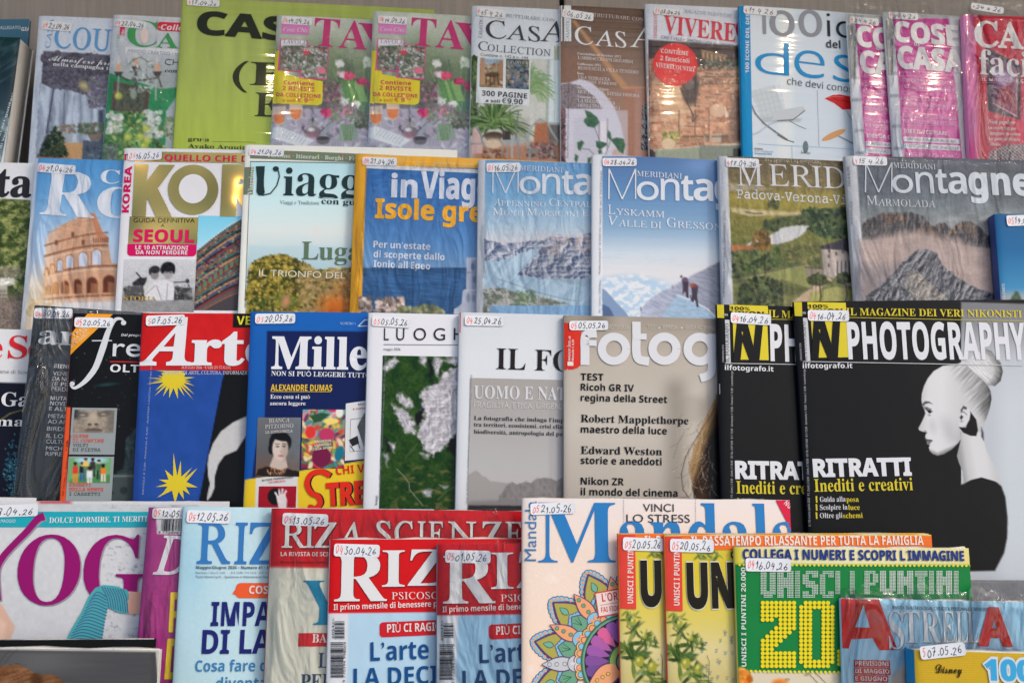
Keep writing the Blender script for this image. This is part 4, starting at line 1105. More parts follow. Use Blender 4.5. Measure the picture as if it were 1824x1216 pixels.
@art('vi')
def _(m):
 def f(G):
  G.fill((190,194,202))
  G.poly([(790,288),(1480,338),(1500,1200),(800,1200)],(66,52,46))
  def brick(x, y):
   yy = y + x * -.02; r = np.floor(yy / 21); xx = x + 26 * (r % 2); c = np.floor(xx / 52)
   mort = np.maximum(ss(.86,.97,(yy / 21) % 1), ss(.93,.99,(xx / 52) % 1)); t = _h(c, r,3); q = fbm(x / 30, y / 30,2)
   base = np.stack([148 + 50 * t,104 + 46 * t,78 + 40 * t],-1) * (.75 + .5 * q)[..., None]
   return base * (1 - mort[..., None]) + np.array([176,156,132]) * mort[..., None]
  G.ptex([(795,420),(1130,500),(1480,470),(1500,1060),(800,1080)], brick, rough=10)
  G.poly([(795,415),(920,430),(1130,500),(1130,600),(795,600)],(92,70,56),40, a=.5)
  G.blend(.55 * ss(200,20, np.hypot((G.X - 985) / 1.0,(G.Y - 720) / 1.6)),(216,190,150))  # warm glow of a mirrored lamp, painted over the bricks
  G.poly([(1170,365),(1355,405),(1350,470),(1172,440)],(80,66,56)); 
  for k in range(6): G.rect(1176 + 30 * k,378 + 7 * k,1196 + 30 * k,425 + 6 * k,(160,130,96))
  G.line([(1170,368),(1356,408)],6,(176,150,112)); G.line([(1172,438),(1352,470)],6,(150,126,92)); G.spray(150,(1170,440,1460,500),12, [(70,72,56),(110,112,92),(50,46,40)],4)
  for y in (510,560,610): G.line([(1120, y),(1480, y - 4)],9,(110,88,70)); G.spray(40,(1120, y - 26,1470, y - 4),9, [(150,130,108),(90,76,64),(180,160,130)], int(y))
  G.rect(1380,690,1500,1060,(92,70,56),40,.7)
  G.ell(1090,640,62,120,(60,50,44),0,10,.9); G.ell(1085,610,36,40,(96,90,84)); G.line([(1130,500),(1125,770)],8,(50,40,36)); G.line([(1020,640),(1110,830)],8,(60,46,40))
  G.ell(1290,800,60,46,(196,168,140)); G.rect(1340,810,1366,850,(190,176,160))
  for x in (1010,1126,1226): G.line([(x,800),(x,1010)],6,(86,66,54))
  G.line([(1110,830),(1110,880),(1150,830)],6,(60,50,46))
  for (x, w, c) in ((1060,24,(150,110,80)),(1140,50,(160,124,90)),(1215,14,(120,110,96)),(1280,34,(176,164,144)),(960,40,(170,150,96)),(1340,26,(120,96,76))): G.rect(x - w,975, x + w,1030, c,5); G.rect(x - w,985, x + w,992,(90,70,60),4)
  G.spray(120,(890,955,1010,1010),12, [(160,150,80),(120,120,70),(190,180,120)],8)
  G.ell(935,1040,50,40,(196,176,144)); 
  G.poly([(820,1080),(1500,1030),(1500,1050),(840,1100)],(206,184,156)); G.poly([(840,1085),(1160,1060),(1160,1200),(840,1200)],(140,148,128)); G.poly([(1160,1050),(1500,1056),(1500,1200),(1160,1200)],(118,126,112)); G.rect(1400,1075,1500,1200,(40,36,36))
  for k in range(18): G.line([(845 + 18 * k,1095),(845 + 18 * k,1200)],2.5,(120,128,110))
  G.grain(8)
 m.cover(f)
 m.text('VIVERE', 'b',895,244,1430,140,(186,66,76), 'masthead', rot=-4.5); m.text('C', 'b',1420,290,1520,150,(160,40,60), 'masthead')
 m.text('MAGAZINE PER VIVERE E', 'r',1045,95,1430,27,(140,144,156), rot=-4)
 m.text('CASE E VILLE • GIARDINI • VITA ALL’APERTO • RICETTE', 'n',880,280,1540,24,(120,124,132), rot=-5)
 m.text('VIVERECOUNTRY', 'r',852,282,1070,26,(190,84,96), rot=88)
 m.ell(982,470,160,155,(196,62,64),2, 'badge',40)
 for t, y, x0, x1, h in (('CONTIENE',385,878,1078,32),('2 fascicoli',438,872,1086,34)): m.text(t, 'sb', x0, y, x1, h,(214,190,186), layer=4, rot=-4)
 m.text('VIVERECOUNTRY', 'b',840,488,1128,34,(216,196,192), layer=4, rot=-5); m.text('n. 140', 'n',940,528,1018,20,(206,150,146), layer=4, rot=-4); m.text('+', 'sb',972,556,992,18,(214,180,176), layer=4); m.text('n. 150 n. 151', 'n',895,590,1062,22,(206,150,140), layer=4, rot=-4)
 m.sticker(828,62,208,48, '05', '08.04.26', rot=-2)
@art('ic')
def _(m):
 BL = (24,128,178); GY = (128,132,138)
 def f(G):
  G.fill((190,197,206)); G.grad([(1450,(192,198,206)),(1700,(186,196,206)),(1775,(200,208,216)),(1860,(184,194,204))], 'x')
  # grey lounge chair
  G.poly([(1515,660),(1700,618),(1755,740),(1780,840),(1600,856),(1570,760)],(176,184,186)); G.poly([(1600,850),(1780,838),(1900,860),(1880,885),(1615,885)],(160,170,172))
  for k in range(6): G.line([(1560 + 34 * k,650 - 8 * k),(1620 + 34 * k,850)],2.5,(160,168,172))
  for k in range(5): G.line([(1535 + 12 * k,700 + 36 * k),(1745,650 + 40 * k)],2.5,(160,168,172))
  G.line([(1512,668),(1525,740),(1560,820),(1620,890),(1700,950),(1790,1010)],10,(70,74,80)); G.line([(1520,980),(1580,960),(1660,900),(1720,880)],7,(140,150,154))
 m.cover(f,1.9)
 m.box(1450,40,1520,130, BL,1, 'side_strip'); m.poly([(1450,42),(1520,42),(1545,1190),(1470,1190)], BL,2, 'side_strip')
 m.text('100 ICONE DEL DESIGN', 'sb',1514,530,2060,25,(206,222,230), rot=88.5, layer=4)
 m.text('l', 'n',1614,252,1640,160, GY, 'masthead', off=.01); 
 m.text('0', 'n',1664,258,1852,195, GY, 'masthead')
 Z = (960 - 1384) * 4.052
 m.text('0', 'n',155 - Z,264,332 - Z,205, GY, 'masthead'); m.text('ic', 'n',358 - Z,272,540 - Z,200,(44,48,54), 'masthead', off=.012)
 m.text('del', 'sb',350 - Z,350,458 - Z,58,(52,54,60), layer=4)
 m.text('d', 'n',1560,536,1810,260, BL, 'masthead', off=.015, rot=-1); m.text('es', 'n',120 - Z,556,575 - Z,330, BL, 'masthead', off=.016, rot=-3.5)
 m.text('che devi conoscere', 'ss',70 - Z,612,700 - Z,52,(78,80,88), rot=-4)
 m.stroke([(288 - Z,655),(300 - Z,1060)],3,(110,120,130)); m.stroke([(-Z - 140,1040),(-Z,1050),(340 - Z,1068),(600 - Z,1088)],3,(90,150,180)); m.stroke([(105 - Z,1055),(108 - Z,1150)],3,(90,150,180))
 R_ = (186,44,46)
 m.poly([(340 - Z,715),(400 - Z,690),(450 - Z,686),(520 - Z,700),(600 - Z,760),(540 - Z,794),(470 - Z,796),(410 - Z,750)], R_,1); m.stroke([(400 - Z,715),(440 - Z,730),(500 - Z,735),(545 - Z,765)],5,(120,20,26),2)
 m.stroke([(360 - Z,712),(420 - Z,700),(480 - Z,706)],3,(216,120,120),2)
 m.stroke([(490 - Z,795),(530 - Z,860),(570 - Z,940)],6,(140,148,156)); 
 m.stroke([(200 - Z,800),(150 - Z,840),(112 - Z,868),(-Z,875)],7,(90,96,100)); m.stroke([(-Z + 90,875),(150 - Z,910),(208 - Z,934)],5,(96,104,110)); m.stroke([(-Z,975),(60 - Z,1010),(122 - Z,1030)],7,(70,74,80))
 m.poly([(0 - Z,800),(190 - Z,770),(200 - Z,795),(110 - Z,860),(-40 - Z,870)],(176,182,186),1)
 m.ell(407 - Z,978,92,22,(190,142,96),2, rot=-.42); m.poly([(412 - Z,978),(430 - Z,975),(600 - Z,1060),(600 - Z,1076)],(130,138,146),1)
 m.ell(204 - Z,1064,20,44,(96,112,112),1); m.text('lovisa', 'i',170 - Z,1112,238 - Z,22,(70,76,82))
 for (x0, x1, y, t1, t2) in ((78,276,695, 'Barcelona', 'di Ludwig Mies'),(315,412,838, 'Mezzadro', 'di A. e P.G.')):
  m.text(t1, 'sb', x0 + 118 if x0 < 100 else x0, y, x0 + (198 if x0 < 100 else 70),13,(70,74,80), rot=-3); m.text(t2, 'ss', x0, y + 22, x1,12,(120,126,132), rot=-3); m.text('1929' if x0 < 100 else 'Zanotta,1957', 'sb', x1 - 80 if x0 < 100 else x0, y + 42, x1,13, BL, rot=-3)
 m.text('Eclisse', 'sb',1556,1080,1615,13,(60,66,70)); m.text('di Vico Magistretti', 'ss',1556,1096,1688,11,(110,116,122)); m.text('Artemide,1965', 'sb',1556,1114,1680,12,(60,140,180))
 m.sticker(1474,46,246,60, '4', '11 4 26', rot=-1, )
@art('c1', 'c2')
def _(m):
 PK = (176,66,138); W = (204,206,212)
 two = m.key == 'c2'; dx = 0 if two else -272; dy = 0 if two else 32
 q = lambda P: [(x + dx, y + dy) for x, y in P]
 def f(G):
  G.fill((176,184,190)); G.grad([(90 + dy,(160,164,164)),(500 + dy,(190,196,200)),(1190,(176,184,190))])
  for y in (520,680,900,1060): G.rect(790 + dx, y + dy,1440, y + dy + 22,(130,142,150),6)
  G.rect(1250 + dx,130 + dy,1460,1190,(186,190,190),8)
  G.blend(.4 * (fbm(G.X / 30, G.Y / 60,3) - .3),(140,146,150))
  G.rect(785 + dx,150 + dy,830 + dx,540 + dy,(140,142,140),4)
  G.poly(q([(838,135),(1235,140),(1338,1200),(920,1200)]), PK,3); G.grain(5)
 m.cover(f)
 m.text('RIVISTA MENSILE DI CASA E ARREDO · ANNO · EURO', 'sb',838 + dx,520 + dy,1200 + dx,12,(70,74,78), rot=86)
 def T(t, st, x0, y, x1, h, c=W, **k): m.text(t, st, x0 + dx, y + dy, x1 + dx, h, c, layer=4, rot=k.get('rot',-1), part=k.get('part', 'headline'), off=k.get('off',0))
 T('COSE', 'sb',845,300,1340,150, off=.035, part='masthead'); T('CASA', 'sb',870,490,1378,160, off=.035, part='masthead'); T('di', 'b',985,334,1028,38, part='masthead')
 T('IL MENSILE PER VIVERE BENE LA CASA', 'n',885,530,1275,15,(206,150,190))
 for y, t, s, x1 in ((592, 'COMFORT IN 27 MQ GRAZIE', 'n',1280),(638, 'A SOLUZIONI MULTITASKING', 'n',1268),(722, 'UNA PALETTE CROMATICA', 'n',1234),(764, 'ORIGINALE TRASFORMA 65 MQ', 'n',1298),(848, '70 MQ CON INTERNI RIPENSATI', 'n',1302),(888, 'PER MODI DI VIVERE ATTUALI', 'n',1298)):
  T(t, s,884 + (y - 590) * .08, y, x1,26,(212,180,205), off=.004)
 T('IDEE DA COPIARE', 'sb',915,962,1240,30)
 for y in (552,662,790,908): m.stroke(q([(880 + (y - 550) * .1, y),(1275 + (y - 550) * .1, y + 2)]),3,(206,150,190),2)
 m.box(910 + dx,988 + dy,1330 + dx,1024 + dy,(192,198,202),2); m.box(914 + dx,1036 + dy,1334 + dx,1074 + dy,(192,198,202),2)
 T('• UN’ISOLA A PIÙ FUNZIONI', 'n',918,1012,1298,20,(60,62,66), off=.01); T('• LO STUDIO COME UNA SERRA', 'n',922,1062,1325,21,(60,62,66), off=.01)
 T('SCEGLIERE LA POLTRONA', 'n',930,1122,1282,22,(206,190,205), off=.006)
 m.poly(q([(895,1060),(915,1044),(915,1078)]),(110,160,190),2)
 m.box((1030 if two else 700) - 185 if False else (845 + dx),142 + dy,846 + dx,143 + dy, PK,1)
 if two: m.sticker(800,88,224,54, '4', '24 4 26', rot=-1)
 else: m.sticker(520,120,224,56, '4', '24 4 26', rot=-1)
@art('cf')
def _(m):
 def f(G):
  G.grad([(1350,(206,130,176)),(1440,(196,110,150)),(1470,(176,40,62)),(1900,(170,36,56))], 'x')
  G.blend(ss(900,1120, G.Y) * ss(1500,1380, G.X),(206,70,130)); G.blend(ss(500,1100, G.Y) * ss(1560,1480, G.X) * .6 * ss(1440,1480, G.X),(150,24,40))
  G.poly([(1418,125),(1760,110),(1860,118),(1860,1200),(1500,1200)],(172,38,58),4)
  G.rect(1740,600,1900,1050,(196,80,110),20,.6)
  G.poly([(1505,340),(1760,480),(1752,870),(1520,800)],(52,40,54)); G.poly([(1540,390),(1735,500),(1730,840),(1560,755)],(110,70,96))
  G.poly([(1560,500),(1720,540),(1700,640),(1590,620)],(150,130,160),12); G.poly([(1600,640),(1700,600),(1720,820),(1580,740)],(130,44,66),8); G.line([(1650,660),(1700,720)],8,(196,110,80)); G.line([(1560,750),(1730,845)],10,(206,140,150)); G.line([(1725,500),(1728,840)],5,(190,150,110))
  G.ptex([(1530,1100),(1640,1050),(1860,1035),(1860,1200),(1520,1200)], lambda x, y: np.stack([70 + 90 * ((np.floor(x / 14) + np.floor(y / 12)) % 2)] * 3,-1) * np.array([1.05,.95,.95]), rough=4)
  G.grain(5)
 m.cover(f)
 W = (206,206,212)
 m.text('CASA', 'b',1425,335,2100,190, W, 'masthead', off=.02, rot=-1); m.text('facile', 'b',1460,540,1990,190, W, 'masthead', rot=-1)
 m.text('IL MAGAZINE CHE', 'sb',1474,588,1830,24,(204,180,190)); m.stroke([(1450,552),(1840,560)],2.5,(200,150,160),2); m.stroke([(1458,600),(1840,606)],2.5,(200,150,160),2)
 m.text('Non perdere', 'bi',1520,895,1716,30, W)
 for y, t, x0, x1 in ((936, 'Le check list per',1524,1722),(975, 'scegliere la cucina',1534,1752),(1014, 'La guida al divano',1530,1744),(1054, 'ideale',1540,1610)): m.text(t, 'sb', x0, y, x1,22, W)
 m.stroke([(1640,810),(1640,850)],3, W,3)
 m.sticker(1400,22,236,52, '4', '24 4 26', rot=-6)
# ------------------------------------------------------------------ second tier
def foliage(G, P, cols, n, size, seed, asp=1.5, a=.9):
 xs = [p[0] for p in P]; ys = [p[1] for p in P]
 G.spray(n,(min(xs), min(ys), max(xs), max(ys)), size, cols, seed, asp, a, poly=P)
HILL = [(66,80,50),(92,104,66),(112,124,80),(50,62,42),(134,140,98),(78,92,56)]
@art('ta')
def _(m):
 def f(G):
  G.fill((213,215,217))
  P = [(-40,358),(190,372),(200,1250),(-60,1250)]
  def hill(x, y):
   n = fbm(x / 34, y / 26,4,5); r = fbm(x / 9, y / 8,9,2)
   k = ss(.35,.7, n)[..., None]
   c = np.array([62,76,46]) * (1 - k) + np.array([136,142,88]) * k
   t = ss(900,1020, y)[..., None]
   c = c * (1 - t) + np.array([120,108,100]) * t
   return c * (.7 + .6 * r)[..., None]
  G.ptex(P, hill,3)
  G.spray(60,(0,790,130,850),14, [(150,146,128),(120,116,96)],5); G.rect(0,890,46,980,(170,166,156)); G.rect(0,920,40,1000,(136,128,116), a=.6)
  for k in range(4):
   for j in range(3): G.rect(4 + 11 * k,930 + 22 * j,9 + 11 * k,940 + 22 * j,(86,82,76),2)
  G.spray(50,(0,860,90,900),12, [(190,188,180),(206,204,196)],7)
 m.cover(f)
 m.text('ta', 'b',-28,348,190,185,(52,52,54), 'masthead', off=.012)
@art('ro')
def _(m):
 def f(G):
  G.grad([(110,(84,148,200)),(330,(110,164,208)),(560,(160,192,220)),(900,(206,216,228)),(1160,(214,216,216))])
  G.blend(.35 * fbm(G.X / 120, G.Y / 60,3) * ss(300,600, G.Y),(214,222,232))
  L = np.array([(285,640),(292,600),(310,572),(370,530),(470,484),(560,450),(590,458),(640,580),(676,605),(672,640),(692,760),(740,768),(760,1000),(240,1010),(262,900),(278,760)], float)
  def stone(x, y):
   n = fbm(x / 26, y / 10,6,4); g = ss(280,420, x)
   c = np.stack([216 - 20 * n,178 - 26 * n,150 - 30 * n],-1)
   c = c * (.86 + .28 * n)[..., None]
   return c * g[..., None] + np.array([226,196,172]) * (1 - g[..., None])
  G.ptex(list(map(tuple, L)), stone, rough=2, rs=8)
  base = lambda x, y0, k: y0 - 34 * math.sin((x - 270) / 480 * 2.2) * k
  # cornices curving round
  for y0, k, w in ((655,1.3,9),(720,1.6,12),(740,1.5,5),(830,1.1,12),(850,1.1,5),(985,.3,12)):
   G.line([(x, base(x, y0, k) - (x - 270) * (.10 if y0 < 700 else .04)) for x in range(278,690 if y0 < 800 else 745,30)], w,(150,104,78) if w > 6 else (226,204,180))
  for (x, y) in ((350,632),(452,582),(516,632)): G.rect(x - 9, y - 14, x + 9, y + 16,(132,90,68))
  for k in range(22): x = 300 + 15 * k; G.rect(x,545 - (x - 300) * .24 - 26 * math.sin((x - 300) / 300 * 1.6) + 30, x + 5,552 - (x - 300) * .24 + 12,(170,126,98), a=.7)
  # two visible arcades
  for (cx, cy, w, h, c) in ((600,725,28,46,0),(515,738,26,44,0),(432,750,22,40,0),(372,772,17,36,0),(325,795,12,30,1),(290,815,8,26,1),
        (678,895,38,48,2),(572,900,32,46,2),(480,905,26,44,2),(405,908,21,40,2),(345,915,16,36,3),(300,925,11,30,3)):
   dk = [(196,206,222),(230,190,150),(106,62,46),(190,132,80)][c]
   G.poly([(cx - w - 6, cy + h)] + [(cx + (w + 6) * math.cos(a), cy - h * .35 + (w + 10) * -math.sin(a)) for a in np.linspace(math.pi,0,9)] + [(cx + w + 6, cy + h)],(176,124,90))
   G.poly([(cx - w, cy + h)] + [(cx + w * math.cos(a), cy - h * .35 + w * 1.1 * -math.sin(a)) for a in np.linspace(math.pi,0,9)] + [(cx + w, cy + h)], dk)
   if c == 2: G.poly([(cx - w * .2, cy + h),(cx - w * .2, cy - h * .4),(cx + w, cy - h * .2),(cx + w, cy + h)],(196,144,104), a=.55)
  for x in (385,445,520,612,705): G.rect(x + 6,860, x + 16,980,(206,160,124), a=.8)
  G.poly([(560,450),(590,458),(640,580),(676,605),(672,640),(600,600),(576,500)],(196,130,92), rough=4, a=.8)
  for k in range(7): G.rect(580 + 14 * k,606,586 + 14 * k,634,(120,74,56))
  G.blend(ss(1090,990, G.Y) * 0 + .85 * ss(960,1030, G.Y),(216,214,214)); G.blend(.5 * ss(430,270, G.X) * ss(700,950, G.Y),(236,206,160))
  G.spray(60,(150,1000,300,1070),26, [(226,206,160),(214,190,150),(222,214,200)],5,2,.6)
  G.blend(ss(150,100, G.X) * 0,(0,0,0)); G.poly([(215,108),(236,108),(150,1160),(125,1160)],(214,218,224),3)
 m.cover(f)
 m.text('R', 'b',245,458,572,290,(214,219,226), 'masthead', rot=-3); m.text('o', 'b',596,476,845,280,(214,219,226), 'masthead')
 m.text('Città', 'b',622,268,1000,88,(214,219,226), 'masthead', rot=-1)
 m.sticker(238,140,230,60, '04', '21.04.26', rot=-4)
@art('ko')
def _(m):
 W = (213,213,217); PK = (196,36,92)
 m.cover(lambda G: G.fill(W),8)
 m.box(833,70,1540,136,(196,164,80),2, 'foil_band', mt='foil'); m.text('TUTTO QUELLO CHE DEVI', 'sb',755,124,1640,40,(200,40,80), layer=5, rot=0)
 m.text('K', 'sb',818,456,1062,298,(200,170,80), 'masthead', off=.045, mt='foil', layer=5)
 m.ell(1197,308,156,154,(200,170,80),5, 'masthead',48, mt='foil'); m.ell(1197,303,88,90, W,7, 'counter',40)
 m.text('R', 'sb',1365,456,1640,298,(200,170,80), 'masthead', off=.045, mt='foil', layer=5)
 m.text('KOREA', 'sb',796,448,1094,42, PK, rot=89, off=.02)
 m.box(803,472,1218,640,(196,164,80),2, 'foil_panel', mt='foil', rot=-.002); m.box(790,640,1204,716, PK,2, 'panel', rnd=22); m.box(790,640,1204,668, PK,3, 'panel')
 m.text('GUIDA DEFINITIVA', 'n',826,508,1194,28,(44,42,40), layer=5, off=.012); m.text('A', 'n',998,538,1018,20,(44,42,40), layer=5, off=.012)
 m.text('SEOUL', 'sb',822,628,1188,76,(200,40,88), layer=6, off=.02)
 m.text('LE 10 ATTRAZIONI', 'sb',838,676,1154,25,(216,205,212), layer=6); m.text('DA NON PERDERE', 'sb',842,706,1150,25,(216,205,212), layer=6)
 def bw(G):
  G.grad([(730,(188,190,194)),(900,(168,170,172)),(990,(120,120,120))])
  G.blend(.4 * fbm(G.X / 40, G.Y / 30,3),(206,208,212))
  G.poly([(770,905),(890,895),(900,990),(770,990)],(84,84,84), rough=4); G.poly([(1060,905),(1190,915),(1190,990),(1060,990)],(70,70,70), rough=6)
  G.poly([(820,880),(860,850),(910,850),(905,895),(825,900)],(54,54,56), rough=3); G.line([(845,820),(880,860)],9,(50,50,52)); G.line([(1080,880),(1165,876)],7,(60,60,62)); G.ell(1162,872,12,14,(60,60,62))
  G.spray(110,(770,900,1190,985),9, [(40,40,42),(130,130,130),(90,90,90)],5)
  # small child carried on the back of an older one
  G.poly([(920,850),(990,850),(1000,990),(900,985),(888,905)],(190,190,192), rough=3); G.ell(958,830,26,32,(128,126,126)); G.ell(960,800,32,24,(50,50,52)); G.ell(930,812,10,20,(56,56,58))
  G.poly([(960,870),(1010,862),(1070,880),(1082,920),(1076,990),(900,990),(895,945)],(204,204,208), rough=3)
  G.ell(1042,822,27,38,(150,148,148)); G.ell(1042,784,42,32,(40,40,42)); G.ell(1008,800,14,26,(40,40,42)); G.ell(1076,800,11,26,(40,40,42)); G.ell(1032,820,5,3,(70,70,70), soft=3); G.ell(1056,820,5,3,(70,70,70), soft=3)
  G.line([(970,900),(1000,985)],5,(130,130,132)); G.line([(1040,890),(1030,985)],5,(140,140,142)); G.line([(900,955),(960,900)],5,(150,150,152)); G.grain(10)
 m.pic(770,735,1200,1060, bw,2)
 m.text('STORIA', 'b',765,990,960,26,(176,150,84), layer=4)
 def roof(G):
  G.grad([(470,(120,196,222)),(640,(150,206,224)),(800,(176,206,214))])
  ev = lambda x, d: 690 + d - (x - 1225) * .60 - 30 * math.sin((x - 1225) / 290 * 2)
  up = [(x, ev(x,-10)) for x in range(1210,1521,31)]
  G.poly(up + [(1520,1060),(1200,1060)],(74,70,74))
  for k in range(26):
   d = 6 + 15 * k; c = [(92,100,96),(150,96,76),(70,120,104),(60,60,70),(196,150,96),(80,92,130),(50,46,52),(140,60,60)][k % 8]
   G.line([(x, ev(x, d) + (d * .0006) * (x - 1225) * .9) for x in range(1210,1521,31)],8, c)
  r = random.Random(3)
  for k in range(260):
   x = r.uniform(1215,1500); d = r.uniform(0,330); y = ev(x, d) + (d * .0006) * (x - 1225) * .9
   G.ell(x, y,6,4, r.choice([(40,40,48),(190,140,90),(96,150,130),(180,90,70),(120,130,150),(130,110,96),(30,34,50)]),-.6,3)
  for k in range(9): 
   x = 1225 + 33 * k; y = ev(x,215); G.poly([(x, y),(x + 24, y - 12),(x + 24, y + 26),(x, y + 40)],(70,130,100)); G.line([(x, y),(x + 24, y - 12),(x + 24, y + 26),(x, y + 40),(x, y)],4,(150,60,56))
  for k in range(22): x = 1214 + 14 * k; G.ell(x, ev(x,-12),5,5,(206,214,214),0,3)
 m.pic(1230,468,1530,1060, roof,2)
 m.sticker(795,70,205,62, '05', '16.05.26', rot=2)
@art('vg')
def _(m):
 def f(G):
  G.fill((222,223,214))
  P = [(98,138),(1420,165),(1400,1220),(58,1220)]
  def sky(x, y):
   k = np.stack([np.interp(y, [130,400,600,720,860], [c[i] for c in ((176,216,224),(194,222,224),(206,216,214),(184,204,208),(150,178,184))]) for i in range(3)],-1)
   n = ss(.5,.8, fbm(x / 90, y / 30,3)) * ss(520,640, y) * ss(760,660, y)
   return k * (1 - .5 * n[..., None]) + np.array([222,206,200]) * .5 * n[..., None]
  G.ptex(P, sky,3)
  G.poly([(90,690),(250,700),(480,690),(700,700),(800,690),(800,860),(85,860)],(170,196,204),10, a=.6)
  T = [(84,850),(110,800),(190,760),(240,752),(310,745),(380,770),(450,800),(520,850),(800,830),(800,1230),(60,1230),(66,1000)]
  def trees(x, y):
   n = fbm(x / 30, y / 24,8,4); q = fbm(x / 8, y / 8,3,2); w = ss(300,640, x)[..., None]
   a = np.array([150,134,62]) * (1 - w) + np.array([150,132,104]) * w; b = np.array([62,66,34]) * (1 - w) + np.array([92,84,56]) * w
   k = ss(.3,.68, n)[..., None]
   return (a * k + b * (1 - k)) * (.72 + .56 * q)[..., None]
  G.ptex(T, trees, rough=16, rs=18)
  foliage(G, T, [(176,156,72),(140,128,62),(90,88,44),(60,64,36),(166,142,90)],1100,10,4)
  foliage(G, [(400,880),(760,850),(760,1230),(420,1230)], [(150,124,84),(176,150,110),(120,104,70)],380,14,6, a=.6)
  G.ell(660,1090,100,70,(196,104,44),0,45,.85); G.ell(700,960,60,50,(170,110,60),0,40,.5); G.ell(640,1120,40,30,(150,80,40),0,20,.5)
  G.ell(330,1050,80,40,(100,112,56),.2,20,.8); G.ell(330,1055,26,40,(190,130,104),.2,16,.8); G.spray(60,(90,1040,250,1140),14, [(60,72,40),(86,96,50)],9)
  G.poly([(40,1180),(60,1075),(64,1230)],(222,223,214))
 m.cover(f)
 DK = (44,60,62)
 m.box(97,60,1440,122,(112,124,104),1, rot=-.02); m.text('Turismo · Itinerari · Borghi · Feste', 'b',205,112,830,28,(196,206,190), rot=-1.2)
 for x, c in ((354,(210,120,70)),(543,(180,190,90)),(702,(214,84,70))): m.ell(x,103,6,6, c,5)
 m.stroke([(95,139),(1420,168)],4,(60,72,66),2); m.stroke([(97,139),(60,1100)],3,(60,72,66),2)
 # high-contrast masthead
 m.poly([(132,172),(192,172),(186,250),(186,300),(192,345),(178,364),(150,362),(136,340),(140,250)], DK,4, 'masthead')
 m.stroke([(178,362),(230,350),(270,300),(288,240),(280,200),(262,185)],8, DK,4, 'masthead'); m.ell(264,190,20,17, DK,4, 'masthead')
 m.text('i', 'b',312,362,378,185, DK, 'masthead', off=.006); m.text('aggiare', 'b',394,366,1300,225, DK, 'masthead', rot=-1.2, off=-.004, wfn=lambda V: np.stack([V[:,0], np.where(V[:,1] > 0, V[:,1] * .16, V[:,1])],1))
 m.text('Viaggi e Tradizioni', 'r',290,420,544,24,(84,104,104)); m.text('con gusto', 'b',562,420,880,40, DK, rot=-1)
 m.text('Lugano', 'b',432,782,1000,118,(92,112,92), 'headline'); m.text('IL TRIONFO DEL TURISMO', 'n',152,890,1040,42,(206,204,186), rot=-1.2, off=.006)
 m.box(55,175,118,362,(112,124,104),2, 'side_tab'); m.text('Viaggiare', 'b',108,360,295,30,(206,212,200), rot=88, layer=5)
 m.sticker(92,46,225,56, '04', '21.04.26', rot=-1)
